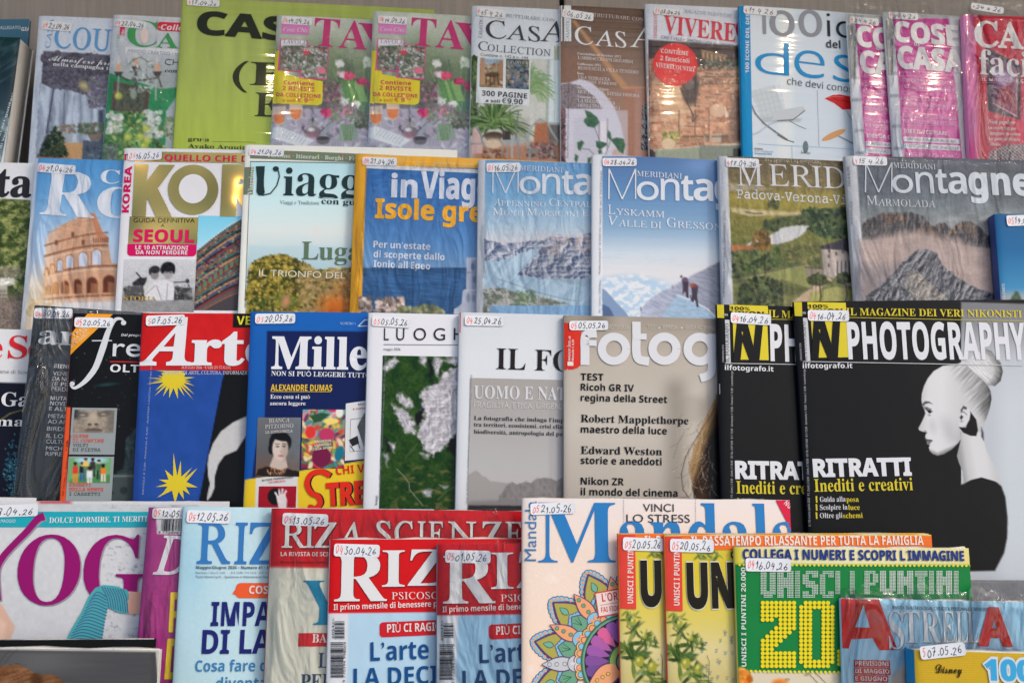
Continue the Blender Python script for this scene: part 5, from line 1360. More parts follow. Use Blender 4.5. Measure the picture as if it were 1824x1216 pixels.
@art('iv')
def _(m):
 YE = (230,170,52)
 def f(G):
  G.fill(YE)
  P = [(856,178),(1800,190),(1760,1230),(820,1230)]
  def sea(x, y):
   top = np.stack([np.interp(y, [180,450,700,835], [c[i] for c in ((56,104,164),(66,116,176),(96,142,190),(120,158,196))]) for i in range(3)],-1)
   n = ridge(x / 90, y / 9,5,3); w = np.stack([44 + 34 * n,82 + 36 * n,128 + 36 * n],-1)
   w = w * np.interp(y, [835,900,1130], [.82,1.0,.9])[..., None]
   k = ss(832,840, y + x * .0)[..., None]
   return top * (1 - k) + w * k
  G.ptex(P, sea,3)
  G.blend(.14 * ss(.5,.7, ridge(G.X / 60 + G.Y / 80, G.Y / 30,9)) * ss(870,900, G.X) * ss(700,300, G.Y),(150,190,230))
  # bell tower
  S = (186,192,204)
  G.poly([(1514,770),(1590,772),(1594,1230),(1440,1230),(1436,1110),(1480,1075),(1490,985),(1512,984)], S); G.rect(1548,785,1600,1000,(150,158,178),5)
  G.ell(1555,830,12,26,(96,116,150)); G.ell(1566,915,13,24,(110,126,156)); G.rect(1514,865,1600,872,(140,150,172)); G.ell(1525,1035,12,28,(140,148,170)); G.ell(1560,1035,12,28,(140,148,170)); G.rect(1500,980,1600,990,(206,210,216))
  G.poly([(1430,1110),(1500,1090),(1500,1230),(1420,1230)],(190,196,206), rough=5)
  for cx, cy, w, h in ((850,1080,34,44),(975,1085,50,46),(1050,1080,50,44)): G.spray(70,(cx - w, cy - h, cx + w, cy + h),16, [(196,176,166),(150,132,122),(206,190,180),(110,96,90)], int(cx),1.3)
  G.spray(320,(1060,1080,1370,1230),15, [(128,132,96),(150,154,112),(100,104,74),(166,166,130)],4,1.6, poly=[(1060,1110),(1100,1085),(1180,1100),(1250,1080),(1340,1095),(1370,1130),(1370,1230),(1060,1230)])
  G.spray(60,(830,1120,1060,1230),14, [(120,116,110),(80,84,84),(150,150,130)],5)
 m.cover(f)
 m.box(858,160,1800,186,(206,210,214),1, rot=-.012); m.text('LA GUIDA PIÙ AGGIORNATA ALLE', 'n',1165,182,1620,18,(150,156,164)); m.text('Numero 302 febbraio 2026 euro 4,90', 'n',1298,158,1600,13,(240,214,150)); m.stroke([(1060,143),(1280,146)],2,(240,210,140),2)
 W = (208,214,224)
 m.text('in', 'sb',1018,372,1190,150, W, 'masthead', off=.02); m.text('Viaggio', 'sb',1212,378,1830,176, W, 'masthead', off=.02)
 m.text('Isole greche', 'sb',912,510,1900,128,(232,172,54), off=.02, rot=-.5)
 for t, y, x1 in (("Per un’estate",704,1270),('di scoperte dallo',768,1362),('Ionio all’Egeo',832,1268)): m.text(t, 'sb',903, y, x1,44, W, rot=-1, off=.008)
 m.text('Ciclade Naxos', 'n',832,1124,950,18,(190,190,190)); m.text('INVIAGGIO MENSILE DI VIAGGI CULTURA NATURA · PREZZO · ANNO XXXI · SPED. IN ABB. POSTALE', 'ss',800,1100,1740,9,(190,140,50), rot=88)
 m.sticker(832,112,226,56, '04', '21.04.26', rot=-1)
def montagne(m, x0, y0, s, mer_y):
 W = (200,208,214) if m.key == 'm3' else (206,212,220)
 X = lambda a: x0 + a * s
 u = m.z[2] / 3.8
 m.stroke([(X(8), y0),(X(10), y0 - 205 * s)],9 * s, W,4, 'masthead'); m.stroke([(X(10), y0 - 203 * s),(X(98), y0)],9 * s, W,4, 'masthead')
 m.stroke([(X(98), y0),(X(188), y0 - 203 * s)],9 * s, W,4, 'masthead'); m.stroke([(X(188), y0 - 204 * s),(X(188), y0)],9 * s, W,4, 'masthead')
 m.text('o', 'n', X(196), y0 + 4 * s, X(346),195 * s, W, 'masthead', layer=4)
 m.text('n', 'ss', X(358), y0 + 6 * s, X(486),196 * s, W, 'masthead', off=.006, layer=4)
 m.text('t', 'sb', X(496), y0 + 8 * s, X(580),185 * s, W, 'masthead', layer=4); m.text('a', 'sb', X(580), y0 + 10 * s, X(716),198 * s, W, 'masthead', layer=4)
 m.text('gne', 'sb', X(722), y0 + 12 * s, X(1190),196 * s, W, 'masthead', off=.02, layer=4)
 m.text('MERIDIANI', 'r', X(198), mer_y, X(506),38 * s, W, 'masthead', layer=4, rot=-1)
@art('m1')
def _(m):
 def f(G):
  G.fill((204,206,208))
  P = [(93,95),(1000,100),(1000,1250),(80,1250)]
  G.poly([(93,95),(1000,100),(1000,700),(88,700)],(150,186,212)); 
  def sky(x, y): return np.stack([np.interp(y, [95,330,560,660], [c[i] for c in ((104,152,194),(122,168,202),(176,196,210),(206,204,208))]) for i in range(3)],-1)
  G.ptex(P, sky,3)
  G.poly([(88,700),(1000,690),(1000,1250),(80,1250)],(150,172,188))
  def rock(x, y):
   k = relief(x, y,70,60,5,3.2,6)[..., None]
   c = np.array([84,98,126]) * (1 - k) + np.array([204,206,214]) * k
   return c
  G.ptex([(86,630),(150,645),(210,660),(300,655),(380,645),(480,640),(540,615),(590,600),(650,625),(720,622),(790,590),(1000,560),(1000,900),(80,900)], rock, rough=7, rs=12)
  def snow(x, y):
   n = fbm((x + y) / 30,(y - x) / 160,7,4); return np.stack([138 + 54 * n,166 + 44 * n,186 + 36 * n],-1)
  G.ptex([(90,780),(200,770),(330,730),(470,680),(420,760),(330,850),(420,900),(600,910),(760,960),(1000,820),(1000,1250),(80,1250),(84,830)], snow, rough=16)
  G.ptex([(310,870),(400,790),(470,730),(540,690),(640,760),(700,830),(640,900),(560,880),(500,900),(400,890)], lambda x, y: rock(x, y) * .93, rough=12)
  G.ptex([(640,700),(780,660),(1000,640),(1000,860),(760,830),(700,800)], rock, rough=12)
  G.blend(.45 * ss(.55,.75, ridge(G.X / 36, G.Y / 40,15)) * ss(590,620, G.Y) * ss(780,700, G.Y) * ss(400,560, G.X),(216,186,170))
  def low(x, y):
   n = fbm(x / 30, y / 18,5,4); k = ss(.38,.62, n)[..., None]; return np.array([112,120,104]) * (1 - k) + np.array([176,176,172]) * k
  G.ptex([(82,960),(200,960),(330,1000),(480,1020),(620,1060),(700,1085),(700,1250),(80,1250)], low, rough=12)
  G.spray(70,(300,980,430,1060),9, [(96,124,84),(120,140,110)],3); G.line([(180,900),(300,940),(420,985),(560,1020),(700,1050)],8,(130,146,156), a=.7)
  G.rect(124,1080,820,1250,(134,172,204),3); G.grain(6)
 m.cover(f,1.7)
 montagne(m,135,322,.955,168)
 W = (220,224,230)
 for t, y, x1, a, b in (('APPENNINO CENTRALE',405,860, 'A', 'C'),('MONTI MARSICANI E SIRENTE',472,1060, '', '')): pass
 m.text('A', 'r',150,404,196,50, W); m.text('PPENNINO', 'r',200,406,500,36, W); m.text('C', 'r',524,408,572,52, W); m.text('ENTRALE', 'r',578,410,850,38, W)
 m.text('M', 'r',142,470,214,50, W); m.text('ONTI', 'r',218,472,352,36, W); m.text('M', 'r',374,472,444,50, W); m.text('ARSICANI', 'r',448,474,722,36, W); m.text('E S', 'r',746,474,850,38, W)
 m.sticker(100,118,230,66, '05', '16.05.26', rot=1.5)
@art('m2')
def _(m):
 def f(G):
  G.fill((210,213,218))
  P = [(884,70),(1900,80),(1900,1250),(884,1250)]
  def sky(x, y):
   c = np.stack([np.interp(y, [70,300,560,720,860,1150], [c[i] for c in ((78,112,160),(88,130,174),(128,160,188),(188,200,210),(206,206,208),(176,194,210))]) for i in range(3)],-1)
   n = ss(.52,.75, fbm(x / 90, y / 12,4)) * ss(560,700, y) * ss(860,760, y)
   c = c * (1 - .25 * n[..., None]) + np.array([170,186,200]) * .25 * n[..., None]
   g = .22 * np.exp(-((x - 1560) / 130) ** 2 - ((y - 130) / 60) ** 2)  # lamp highlight painted into the sky colour
   return c + g[..., None] * 110
  G.ptex(P, sky,3)
  def cloud(x, y):
   n = fbm(x / 36, y / 22,9,4); k = ss(.4,.62, n)[..., None]
   return np.array([166,190,210]) * (1 - k) + np.array([208,212,216]) * k
  G.ptex([(880,900),(960,880),(1100,870),(1200,890),(1300,920),(1340,960),(1340,1250),(880,1250)], cloud,26)
  G.poly([(884,960),(920,990),(970,1050),(1020,1100),(1060,1150),(1070,1250),(884,1250)],(120,142,172), rough=4); G.poly([(884,1070),(930,1090),(960,1140),(960,1250),(884,1250)],(76,94,130), rough=5)
  def slope(x, y):
   n = fbm((x + y * 1.6) / 60,(y - x * .4) / 9,4,4); return np.stack([122 + 60 * n,128 + 58 * n,150 + 50 * n],-1) * np.interp(x, [1140,1500,1700], [1.08,.96,.74])[..., None]
  G.ptex([(1140,1110),(1200,1040),(1280,990),(1340,960),(1480,880),(1600,820),(1700,770),(1900,700),(1900,1250),(1140,1250)], slope, rough=4)
  G.ptex([(1300,1130),(1340,1080),(1390,1010),(1440,1030),(1500,1050),(1560,1090),(1640,1150),(1640,1250),(1250,1250)], lambda x, y: np.stack([150 + 50 * fbm(x / 30, y / 9,3)] * 3,-1) * np.array([.84,.98,1.1]), rough=5)
  G.line([(1390,1010),(1500,1050),(1600,1110),(1650,1160)],9,(196,206,214)); G.line([(1340,965),(1500,872),(1700,772)],4,(206,196,200)); G.line([(1145,1095),(1148,1112)],5,(60,60,70)); G.line([(1358,945),(1360,962)],4,(60,60,70))
  # two climbers with packs
  D = (58,46,60); O = (156,74,62)
  G.ell(1442,912,22,23,(92,70,96),.5); G.ell(1418,885,8,9,(90,60,80)); G.poly([(1425,920),(1468,920),(1465,980),(1468,1030),(1452,1028),(1445,985),(1432,1000),(1428,960)], D)
  G.ell(1500,947,27,17, O,.2); G.ell(1512,962,21,21,(96,60,66)); G.poly([(1485,960),(1530,960),(1525,1020),(1535,1090),(1522,1092),(1510,1040),(1500,1058),(1480,1050),(1490,1000)], D)
  G.line([(1432,950),(1426,1005)],3,(70,60,70)); G.line([(1478,1010),(1484,1040)],3,(70,60,70))
 m.cover(f)
 montagne(m,920,362,1.0,208)
 W = (206,212,222)
 m.text('L', 'r',922,462,970,64, W); m.text('YSKAMM', 'r',974,468,1308,44, W, rot=-1); m.text('V', 'r',920,536,990,64, W); m.text('ALLE DI', 'r',992,544,1284,46, W, rot=-1.2); m.text('G', 'r',1320,552,1384,66, W); m.text('RESSONEY', 'r',1390,556,1800,46, W, rot=-1)
 m.text('Periodico bimestrale N° 140 ANNO XXV · MAGGIO 2026 · sped. 24 · EURO 8,50 Sede Italia', 'n',872,866,1588,13,(120,124,130), rot=89.3); m.text('Art. 1, Comma 1, DCB Milano', 'n',872,1130,1092,13,(120,124,130), rot=89.3)
 m.sticker(884,84,233,58, '04', '28.04.26', rot=1)
@art('me')
def _(m):
 def f(G):
  G.fill((206,208,212))
  P = [(52,60),(900,70),(900,1010),(90,1010)]
  def land(x, y):
   n = fbm(x / 60, y / 26,5,4); q = fbm(x / 12, y / 9,9,2)
   c = np.stack([np.interp(y, [60,200,330,500,700,1000], [c[i] for c in ((96,86,62),(124,112,80),(150,138,70),(126,124,66),(100,108,66),(132,130,84))]) for i in range(3)],-1)
   return c * (.74 + .3 * n + .24 * q)[..., None]
  G.ptex(P, land,3)
  G.poly([(65,225),(200,232),(330,262),(60,270)],(176,168,156),6,6, a=.7); G.poly([(70,290),(400,280),(900,290),(900,380),(520,395),(70,345)],(158,146,72),8,5, a=.8)
  G.poly([(70,370),(400,395),(900,370),(900,390),(420,415),(180,420),(75,390)],(196,182,140),6,4); G.line([(160,395),(210,405),(260,404)],6,(90,76,56))
  G.poly([(500,380),(640,375),(800,370),(800,545),(700,560),(600,540),(540,500),(500,450)],(58,78,52), rough=14); G.poly([(260,450),(380,425),(540,415),(530,490),(330,510),(260,500)],(86,96,62), rough=10)
  foliage(G, [(500,375),(800,370),(800,560),(600,545),(500,460)], [(48,66,46),(76,96,58),(100,116,70),(40,54,40)],260,14,3); foliage(G, [(260,450),(540,410),(530,500),(260,510)], [(66,80,54),(100,108,70)],130,12,4)
  G.poly([(318,530),(380,490),(470,478),(535,480),(500,530),(440,565),(330,592),(160,596),(200,570)],(206,206,206), rough=7, rs=16)
  G.spray(90,(270,320,370,375),9, [(62,70,48),(90,96,60)],5, poly=[(290,345),(330,318),(370,345),(355,375),(300,372)])
  G.poly([(75,590),(230,600),(260,620),(80,636)],(176,112,74),4,3)
  foliage(G, [(195,570),(220,510),(270,500),(310,560),(300,620),(230,625)], [(120,92,50),(90,78,44),(150,116,66)],170,12,6)
  foliage(G, [(85,640),(180,620),(280,640),(330,690),(330,760),(90,790)], [(70,86,52),(96,108,64),(116,122,74),(54,66,44)],340,15,7)
  for x in (340,425,465): foliage(G, [(x - 22,720),(x - 12,620),(x + 8,605),(x + 24,640),(x + 22,720)], [(62,84,50),(88,106,60),(110,122,74)],90,10, x)
  foliage(G, [(400,600),(560,580),(600,640),(590,700),(400,690)], [(126,128,76),(90,96,60),(150,140,90)],150,12,9)
  G.poly([(150,790),(520,700),(640,780),(540,850),(380,800)],(158,160,100),6,4, a=.8); G.line([(90,800),(300,750),(520,706)],9,(110,106,84)); G.poly([(440,930),(560,840),(640,780),(680,800),(560,900),(480,1010),(420,1010)],(196,172,146), rough=3)
  G.poly([(540,880),(700,840),(810,860),(810,1010),(520,1010)],(170,168,104),6,5)
  G.poly([(330,810),(470,850),(560,850),(430,900),(380,880)],(84,90,56),8, a=.6)
  # villa
  G.poly([(615,610),(760,630),(805,700),(805,850),(700,800),(620,770)],(180,168,160), rough=1); G.poly([(600,600),(680,580),(740,555),(800,590),(800,640),(730,622),(610,618)],(66,62,72)); G.poly([(745,560),(800,540),(800,600)],(54,50,60))
  G.poly([(680,672),(740,642),(800,676),(800,684),(680,684)],(196,184,174)); 
  for k in range(5): G.rect(690 + 24 * k,686,701 + 24 * k,780,(206,196,188)); G.rect(703 + 24 * k,690,712 + 24 * k,775,(104,92,92))
  for x, y in ((658,628),(655,715),(655,660),(700,645),(740,632)): G.rect(x - 6, y - 10, x + 6, y + 10,(96,86,84))
  G.poly([(515,725),(620,735),(630,790),(520,775)],(150,138,122)); G.line([(515,725),(620,735)],6,(90,76,66))
  for cx, cy, w in ((590,810,66),(745,800,56)):
   G.line([(cx + 10, cy + 20),(cx + 20, cy + 90),(cx + 10, cy + 130)],7,(84,66,48)); foliage(G, [(cx - w, cy),(cx - w * .6, cy - 34),(cx, cy - 46),(cx + w * .7, cy - 24),(cx + w, cy + 10),(cx, cy + 22)], [(66,78,46),(96,104,60),(48,56,36)],170,12, cx)
  foliage(G, [(120,860),(180,800),(290,780),(370,830),(385,920),(340,1010),(110,1010)], [(72,84,54),(98,108,68),(52,62,42)],420,15,12)
  for k in range(4): G.line([(190 + 55 * k,1000),(210 + 50 * k,900),(270 + 45 * k,840)],5,(120,126,108), a=.6)
  G.rect(750,300,800,1010,(60,56,60),40,.35); G.grain(9)  # dark band: shadow of the next magazine painted into the cover
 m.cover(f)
 W = (208,210,214)
 m.text('Gli SPECIALI DI MERIDIANI', 'mono',275,92,620,14,(190,186,176)); m.text('M', 'r',110,238,270,138, W, 'masthead'); m.text('ERIDIANI', 'r',300,240,1200,134, W, 'masthead')
 m.text('Padova-Verona-Vicenza', 'mono',106,314,1010,54, W, rot=-1, off=.006)
 m.text('MERIDIANI SPECIALE · GIUGNO 2026', 'ss',36,900,560,10,(130,130,134), rot=88)
 m.sticker(40,72,202,58, '4', '17.04.26', rot=1)
@art('m3')
def _(m):
 def f(G):
  G.fill((196,198,202))
  P = [(822,60),(2000,60),(2000,1010),(884,1010)]
  def sky(x, y):
   n = fbm(x / 120, y / 50,3,4)
   c = np.stack([np.interp(y, [60,250,380,480,620], [c[i] for c in ((88,94,104),(92,100,110),(120,130,134),(140,142,144),(150,144,144))]) for i in range(3)],-1)
   return c * (.84 + .32 * n)[..., None]
  G.ptex(P, sky,3)
  G.blend(.35 * ss(.5,.75, fbm(G.X / 100, G.Y / 40,8)) * ss(360,420, G.Y) * ss(500,450, G.Y),(180,190,190))
  def rock(x, y):
   k = relief(x, y,34,80,5,2.6,4)[..., None]
   w = ss(.5,.7, fbm(x / 50, y / 40,12,2))[..., None]
   hi = np.array([120,116,116]) * (1 - w) + np.array([150,124,106]) * w
   return np.array([52,52,56]) * (1 - k) + hi * k
  G.ptex([(855,560),(860,470),(900,430),(980,402),(1080,400),(1150,398),(1220,420),(1260,470),(1290,480),(1310,460),(1360,466),(1385,510),(1400,480),(1450,455),(1500,452),(1560,490),(1600,535),(1640,525),(1700,530),(1800,545),(1800,640),(1500,600),(1240,560),(1000,560)], rock, rough=8, rs=14)
  def cl(x, y):
   n = fbm(x / 110, y / 50,6,4); return np.stack([158 + 36 * n,142 + 34 * n,136 + 34 * n],-1)
  G.ptex([(840,570),(940,545),(1060,520),(1180,505),(1290,535),(1420,560),(1480,590),(1600,620),(1900,640),(1900,1010),(860,1010)], cl,26, rough=10, rs=60)
  G.blend(.5 * ss(1180,1060, G.X) * ss(660,760, G.Y) * ss(1000,820, G.Y),(112,110,118))
  def peak(x, y):
   k = relief(x + y * .5, y - x * .4,44,90,15,2.8,4)[..., None]
   return np.array([44,48,56]) * (1 - k) + np.array([168,168,172]) * k
  G.ptex([(880,900),(980,820),(1060,740),(1130,660),(1190,622),(1260,620),(1310,650),(1330,710),(1400,770),(1480,820),(1560,860),(1700,900),(1900,930),(1900,1010),(870,1010)], peak, rough=9, rs=16)
  G.ptex([(1120,760),(1180,740),(1240,800),(1330,880),(1400,960),(1440,1010),(1240,1010),(1170,900),(1110,840)], lambda x, y: peak(x, y) * np.array([.9,.84,.76]) + 46, rough=9)
  G.rect(1640,60,1700,1010,(50,54,62),40,.3); G.grain(7)  # strip beside the overlapping neighbour painted darker as its cast shadow
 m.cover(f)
 montagne(m,868,278,.865,133)
 W = (200,206,212)
 m.text('M', 'r',884,352,952,56, W); m.text('ARMOLADA', 'r',950,358,1308,42, W, rot=-.6)
 m.text('ITINERARI', 'r',788,240,908,18,(84,88,94), rot=90); m.text('MARMOLADA', 'r',800,470,945,16,(110,112,118), rot=86)
 m.sticker(800,62,208,56, '4', '15 4 26', rot=1)
@art('do')
def _(m):
 def f(G):
  G.grad([(400,(50,96,140)),(620,(46,104,152)),(850,(70,134,176)),(900,(150,160,166)),(1000,(110,130,130))])
  G.ptex([(1735,930),(1760,880),(1780,868),(1800,890),(1812,930),(1900,940),(1900,1010),(1735,1010)], lambda x, y: np.stack([50 + 60 * fbm(x / 10, y / 8,3),66 + 60 * fbm(x / 10, y / 8,3),60 + 40 * fbm(x / 10, y / 8,3)],-1), rough=8)
 m.cover(f,2.5)
 m.text('LE DOLOMITI', 'sb',1712,960,1850,15,(200,206,220), rot=88)
 m.sticker(1712,418,210,66, '05', '19.05.26', rot=2)
# ------------------------------------------------------------------ third tier
@art('sc')
def _(m):
 def f(G):
  G.fill((206,208,210)); G.poly([(-60,482),(170,488),(130,1250),(-90,1250)],(24,34,46),3)
  r = random.Random(2)
  for k in range(260):
   x = r.gauss(78,26); y = r.gauss(1010,80)
   G.ell(x, y, r.uniform(2,4.5), r.uniform(2,4.5), r.choice([(70,140,160),(110,170,180),(46,96,120)]),0,3)
  G.line([(0,700),(60,660),(130,640)],4,(160,150,70))
 m.cover(f)
 [m.text(t, 'b', a,345, b,130,(204,48,56), 'masthead') for t, a, b in (('Le',-170,4),('S',46,150),('cienze',160,640))]; m.text('edizione italiana di Scientific', 'ss',-200,424,215,20,(120,122,126), rot=-1)
 m.text('Gam', 'b',8,618,260,78,(210,212,214)); m.text('mma', 'b',-120,730,124,52,(210,212,214))
@art('ar')
def _(m):
 def f(G):
  G.grad([(60,(76,80,84)),(130,(62,64,66)),(1150,(52,53,55))])
  G.blend(.5 * ss(.55,.8, ridge(G.X / 50 + G.Y / 90, G.Y / 60,4)) * ss(700,150, G.Y),(104,108,112))
 m.cover(f,4)
 m.text('art', 'b',218,262,500,108,(196,200,204), 'masthead', off=.012, rot=1)
 W = (196,198,200)
 for t, y, x, w, st in (('BIENNALE',400,308,16, 'sb'),('VENEZIA',442,302,16, 'n'),('DA NON',472,300,16, 'n'),('(E PER',502,296,16, 'n'),('PERDERE',530,293,16, 'n'),('MUTANTI',582,288,17, 'sb'),('NOVITÀ',612,285,17, 'sb'),('E ALTRE',642,280,17, 'sb'),
      ('METAMORFOSI',684,276,17, 'n'),('AD AMSTER',716,273,17, 'n'),('BIRDS',756,268,17, 'n'),('IL LOUVRE',797,266,17, 'n'),('CULTURA',829,263,17, 'n'),('MICHELE',868,262,17, 'n'),('RIPRENDE',899,260,17, 'n')):
  m.text(t, st, x, y, x + w * 1.18 * len(t),22, W)
 for k in range(2): m.text('Mensile di arte e cultura n. 14 luglio 2017 · ISSN 1128-3704 · Spedizione in abb. postale', 'ss',86 + 22 * k,1120,640,8,(120,122,124), rot=86)
 m.sticker(196,60,205,60, '04', '30.04.26', rot=2)
@art('fr')
def _(m):
 def f(G):
  G.fill((18,18,22)); G.blend(.5 * ss(.55,.8, fbm(G.X / 90, G.Y / 60,4)) * ss(560,640, G.X),(40,48,54))
  G.spray(120,(420,300,820,1100),2.4, [(120,124,130),(80,84,90)],3,1.2); G.ell(610,495,70,10,(60,84,82),-.1,10,.8)
  G.ptex([(770,740),(870,720),(870,1200),(620,1200),(640,1005),(700,975),(715,900),(716,810)], lambda x, y: np.stack([42 + 50 * ridge(x / 30, y / 40,3)] * 3,-1) * np.array([.9,1.05,1.08]) - 14, rough=4)
  G.poly([(625,1010),(760,992),(870,1000),(870,1200),(625,1200)],(66,74,74)); G.rect(625,1012,870,1020,(110,118,116))
  for x, y in ((640,1040),(640,1110),(700,1100)): G.ell(x, y,8,8,(40,44,46)); 
  G.ell(706,1098,22,22,(50,56,58))
  G.poly([(375,620),(402,625),(372,1200),(325,1200)],(222,88,50),3)
 m.cover(f)
 m.poly([(500,86),(645,90),(400,325),(398,262),(405,200)],(226,150,44),2, 'corner_flash')
 for k, t in enumerate(('FREDDO', 'USA CARTE', 'AD ALTA LEGGIBILITÀ')): m.text(t, 'sb',424 - 10 * k,222 + 34 * k,560 - 10 * k,17,(226,196,150), layer=4, rot=42)
 F_ = (196,200,205)
 m.stroke(smooth_line([(712,140),(690,122),(655,130),(620,190),(590,280),(550,390),(510,450),(470,490),(425,515),(400,498)]), np.interp(np.arange(46), [0,8,20,30,40,46], [8,18,36,30,16,8]), F_,4, 'masthead'); m.ell(706,145,15,14, F_,4, 'masthead'); m.ell(412,490,15,13, F_,4, 'masthead')
 m.stroke([(525,246),(640,246)],6, F_,4, 'masthead'); m.text('reedom', 'n',642,334,1250,108, F_, 'masthead', off=-.004)
 m.text('Dal programma', 'sbi',692,220,860,14,(200,200,205)); m.stroke([(628,365),(860,370)],6,(190,50,50),3); m.text('OLTRE', 'sb',628,424,885,44,(205,208,212))
 for (y0, y1, c1, c2, t1, t2, t3, t4) in ((626,888,0,0, 'OLTRE', 'IL CONFINE', 'VOLTI', 'DI PIETRA'),(904,1160,0,0, 'SEGRETI', 'DELLA MENTE', 'I CASSETTI', 'DELLA FELICITÀ')):
  x = 412 if y0 < 700 else 392
  m.box(x, y0, x + 243, y1,(138,146,148),2, 'panel')
  for k,(t, c) in enumerate(((t1,(200,84,62)),(t2,(200,84,62)),(t3,(66,70,74)),(t4,(66,70,74)))):
   if y0 + 168 + 26 * k < 1150: m.text(t, 'mono', x + 4, y0 + 170 + 26 * k, x + 4 + 16.5 * len(t),17, c, layer=4, off=.012 if k < 2 else 0)
 def stone(G):
  n = fbm(G.X / 14, G.Y / 14,3,4); G.C = np.stack([140 + 60 * (n - .5),130 + 60 * (n - .5),118 + 56 * (n - .5)],-1)
  G.rect(410,630,450,690,(56,60,60),12); G.rect(615,630,660,770,(90,88,84),14,.6)
  G.ell(470,665,34,14,(80,76,72),.1,8); G.ell(590,662,34,14,(80,76,72),-.1,8); G.ell(472,668,16,6,(150,142,132)); G.ell(590,664,16,6,(150,142,132))
  G.ell(532,690,26,40,(168,158,142),0,10); G.ell(530,712,42,18,(160,148,132),0,6); G.ell(512,722,11,6,(60,54,50)); G.ell(550,722,11,6,(60,54,50)); G.ell(535,756,50,12,(110,100,92)); G.line([(490,754),(535,750),(580,756)],4,(56,50,46))
 m.pic(426,638,642,766, stone,3)
 def people(G):
  G.fill((104,156,104)); G.ell(520,925,90,22,(150,190,204),0,6); G.poly([(400,1040),(500,1000),(640,1010),(640,1060),(395,1060)],(78,128,76),8)
  for (x, y, h, c, l, s) in ((430,960,1.1,(196,66,54),(206,134,60),(110,70,50)),(470,960,.95,(40,44,50),(60,90,140),(206,160,130)),(490,935,.7,(214,180,90),(90,110,90),(206,160,130)),(530,935,1,(60,56,56),(50,50,60),(90,60,46)),(512,985,1,(206,210,214),(200,204,208),(100,66,50)),(566,945,1.05,(70,110,74),(40,60,56),(206,160,130)),(590,970,.9,(214,120,50),(206,196,180),(60,40,34))):
   G.poly([(x - 15, y),(x + 15, y),(x + 17, y + 40 * h),(x - 17, y + 40 * h)], c); G.rect(x - 14, y + 38 * h, x - 2, y + 86 * h, l); G.rect(x + 3, y + 38 * h, x + 14, y + 86 * h, l); G.ell(x, y - 11,9,11, s); G.ell(x, y - 17,10,7,(40,32,30))
 m.pic(398,912,620,1050, people,3)
 m.text('AAP. CULTURA IT. INCREDIBILI · FREEDOM', 'mono',364,1130,700,9,(110,40,20), rot=87); m.text('€ 3,90', 'sb',384,870,440,9,(60,30,20), rot=88, layer=4)
 m.sticker(427,112,212,58, '05', '20.05.26', rot=2)
@art('at')
def _(m):
 def f(G):
  G.fill((22,22,24)); G.poly([(790,380),(1285,420),(1268,470),(1118,1250),(730,1250)],(46,76,146),3)
  G.poly([(812,80),(1500,80),(1500,416),(790,412)],(190,42,42),3)
  n = fbm(G.X / 50, G.Y / 70,5); G.mul(.94 + .12 * n)
  G.ptex([(1460,670),(1400,678),(1330,710),(1260,762),(1215,830),(1190,900),(1184,950),(1188,1020),(1198,1060),(1186,1110),(1180,1160),(1205,1130),(1225,1080),(1225,1020),(1245,950),(1280,900),(1350,870),(1420,760),(1480,740)], lambda x, y: np.stack([178 + 12 * fbm(x / 16, y / 16,3)] * 3,-1),3)
  G.rect(775,90,790,1250,(40,60,120),8,.4)
 m.cover(f)
 Y = (206,186,54)
 def star(cx, cy, tips, r0):
  p = []
  for k,(x, y) in enumerate(tips):
   x2, y2 = tips[(k + 1) % len(tips)]; a = math.atan2(y - cy, x - cx); b = math.atan2(y2 - cy, x2 - cx)
   if b < a: b += 2 * math.pi
   p += [(x, y),(cx + r0 * math.cos((a + b) / 2), cy + r0 * .8 * math.sin((a + b) / 2))]
  m.poly(p, Y,2, 'paper_star#%d' % cy)
 star(990,465, [(1112,455),(1090,480),(1112,503),(1110,552),(1103,582),(1052,560),(1015,578),(965,572),(930,563),(880,562),(885,530),(836,492),(870,476),(842,458),(900,445),(920,430),(1060,432)],62)
 star(1010,1060, [(1128,970),(1128,1080),(1085,1122),(1050,1150),(1000,1175),(895,1140),(930,1110),(888,1078),(908,1036),(942,980),(990,885),(1032,928),(1095,968)],56)
 m.poly([(890,415),(1060,418),(1010,436)], Y,2, 'paper_star#465')
 W = (212,214,218)
 m.text('A', 'bi',795,382,1080,262, W, 'masthead', layer=4, off=.014)
 m.text('rte', 'b',1088,382,1560,200, W, 'masthead', layer=4, off=.015)
 m.box(1332,90,1500,172,(30,30,30),3, 'panel'); m.text('VENEZIA', 'sb',1350,156,1640,50,(214,206,60), layer=5)
 m.text('MAGGIO 2026 · € 5,00 (IN ITALIA)', 'r',1036,406,1308,17,(210,180,180)); m.text('MENSILE DI ARTE, CULTURA, INFORMAZIONE', 'r',930,438,1440,20,(190,196,210))
 m.text('MENSILE € 5,00 · FRANCIA € 9,50 · AUSTRIA CANTON TICINO CHF', 'ss',820,1120,1560,9,(150,160,190), rot=89)
 m.sticker(834,104,218,60, '5', '07.05.26', rot=3)
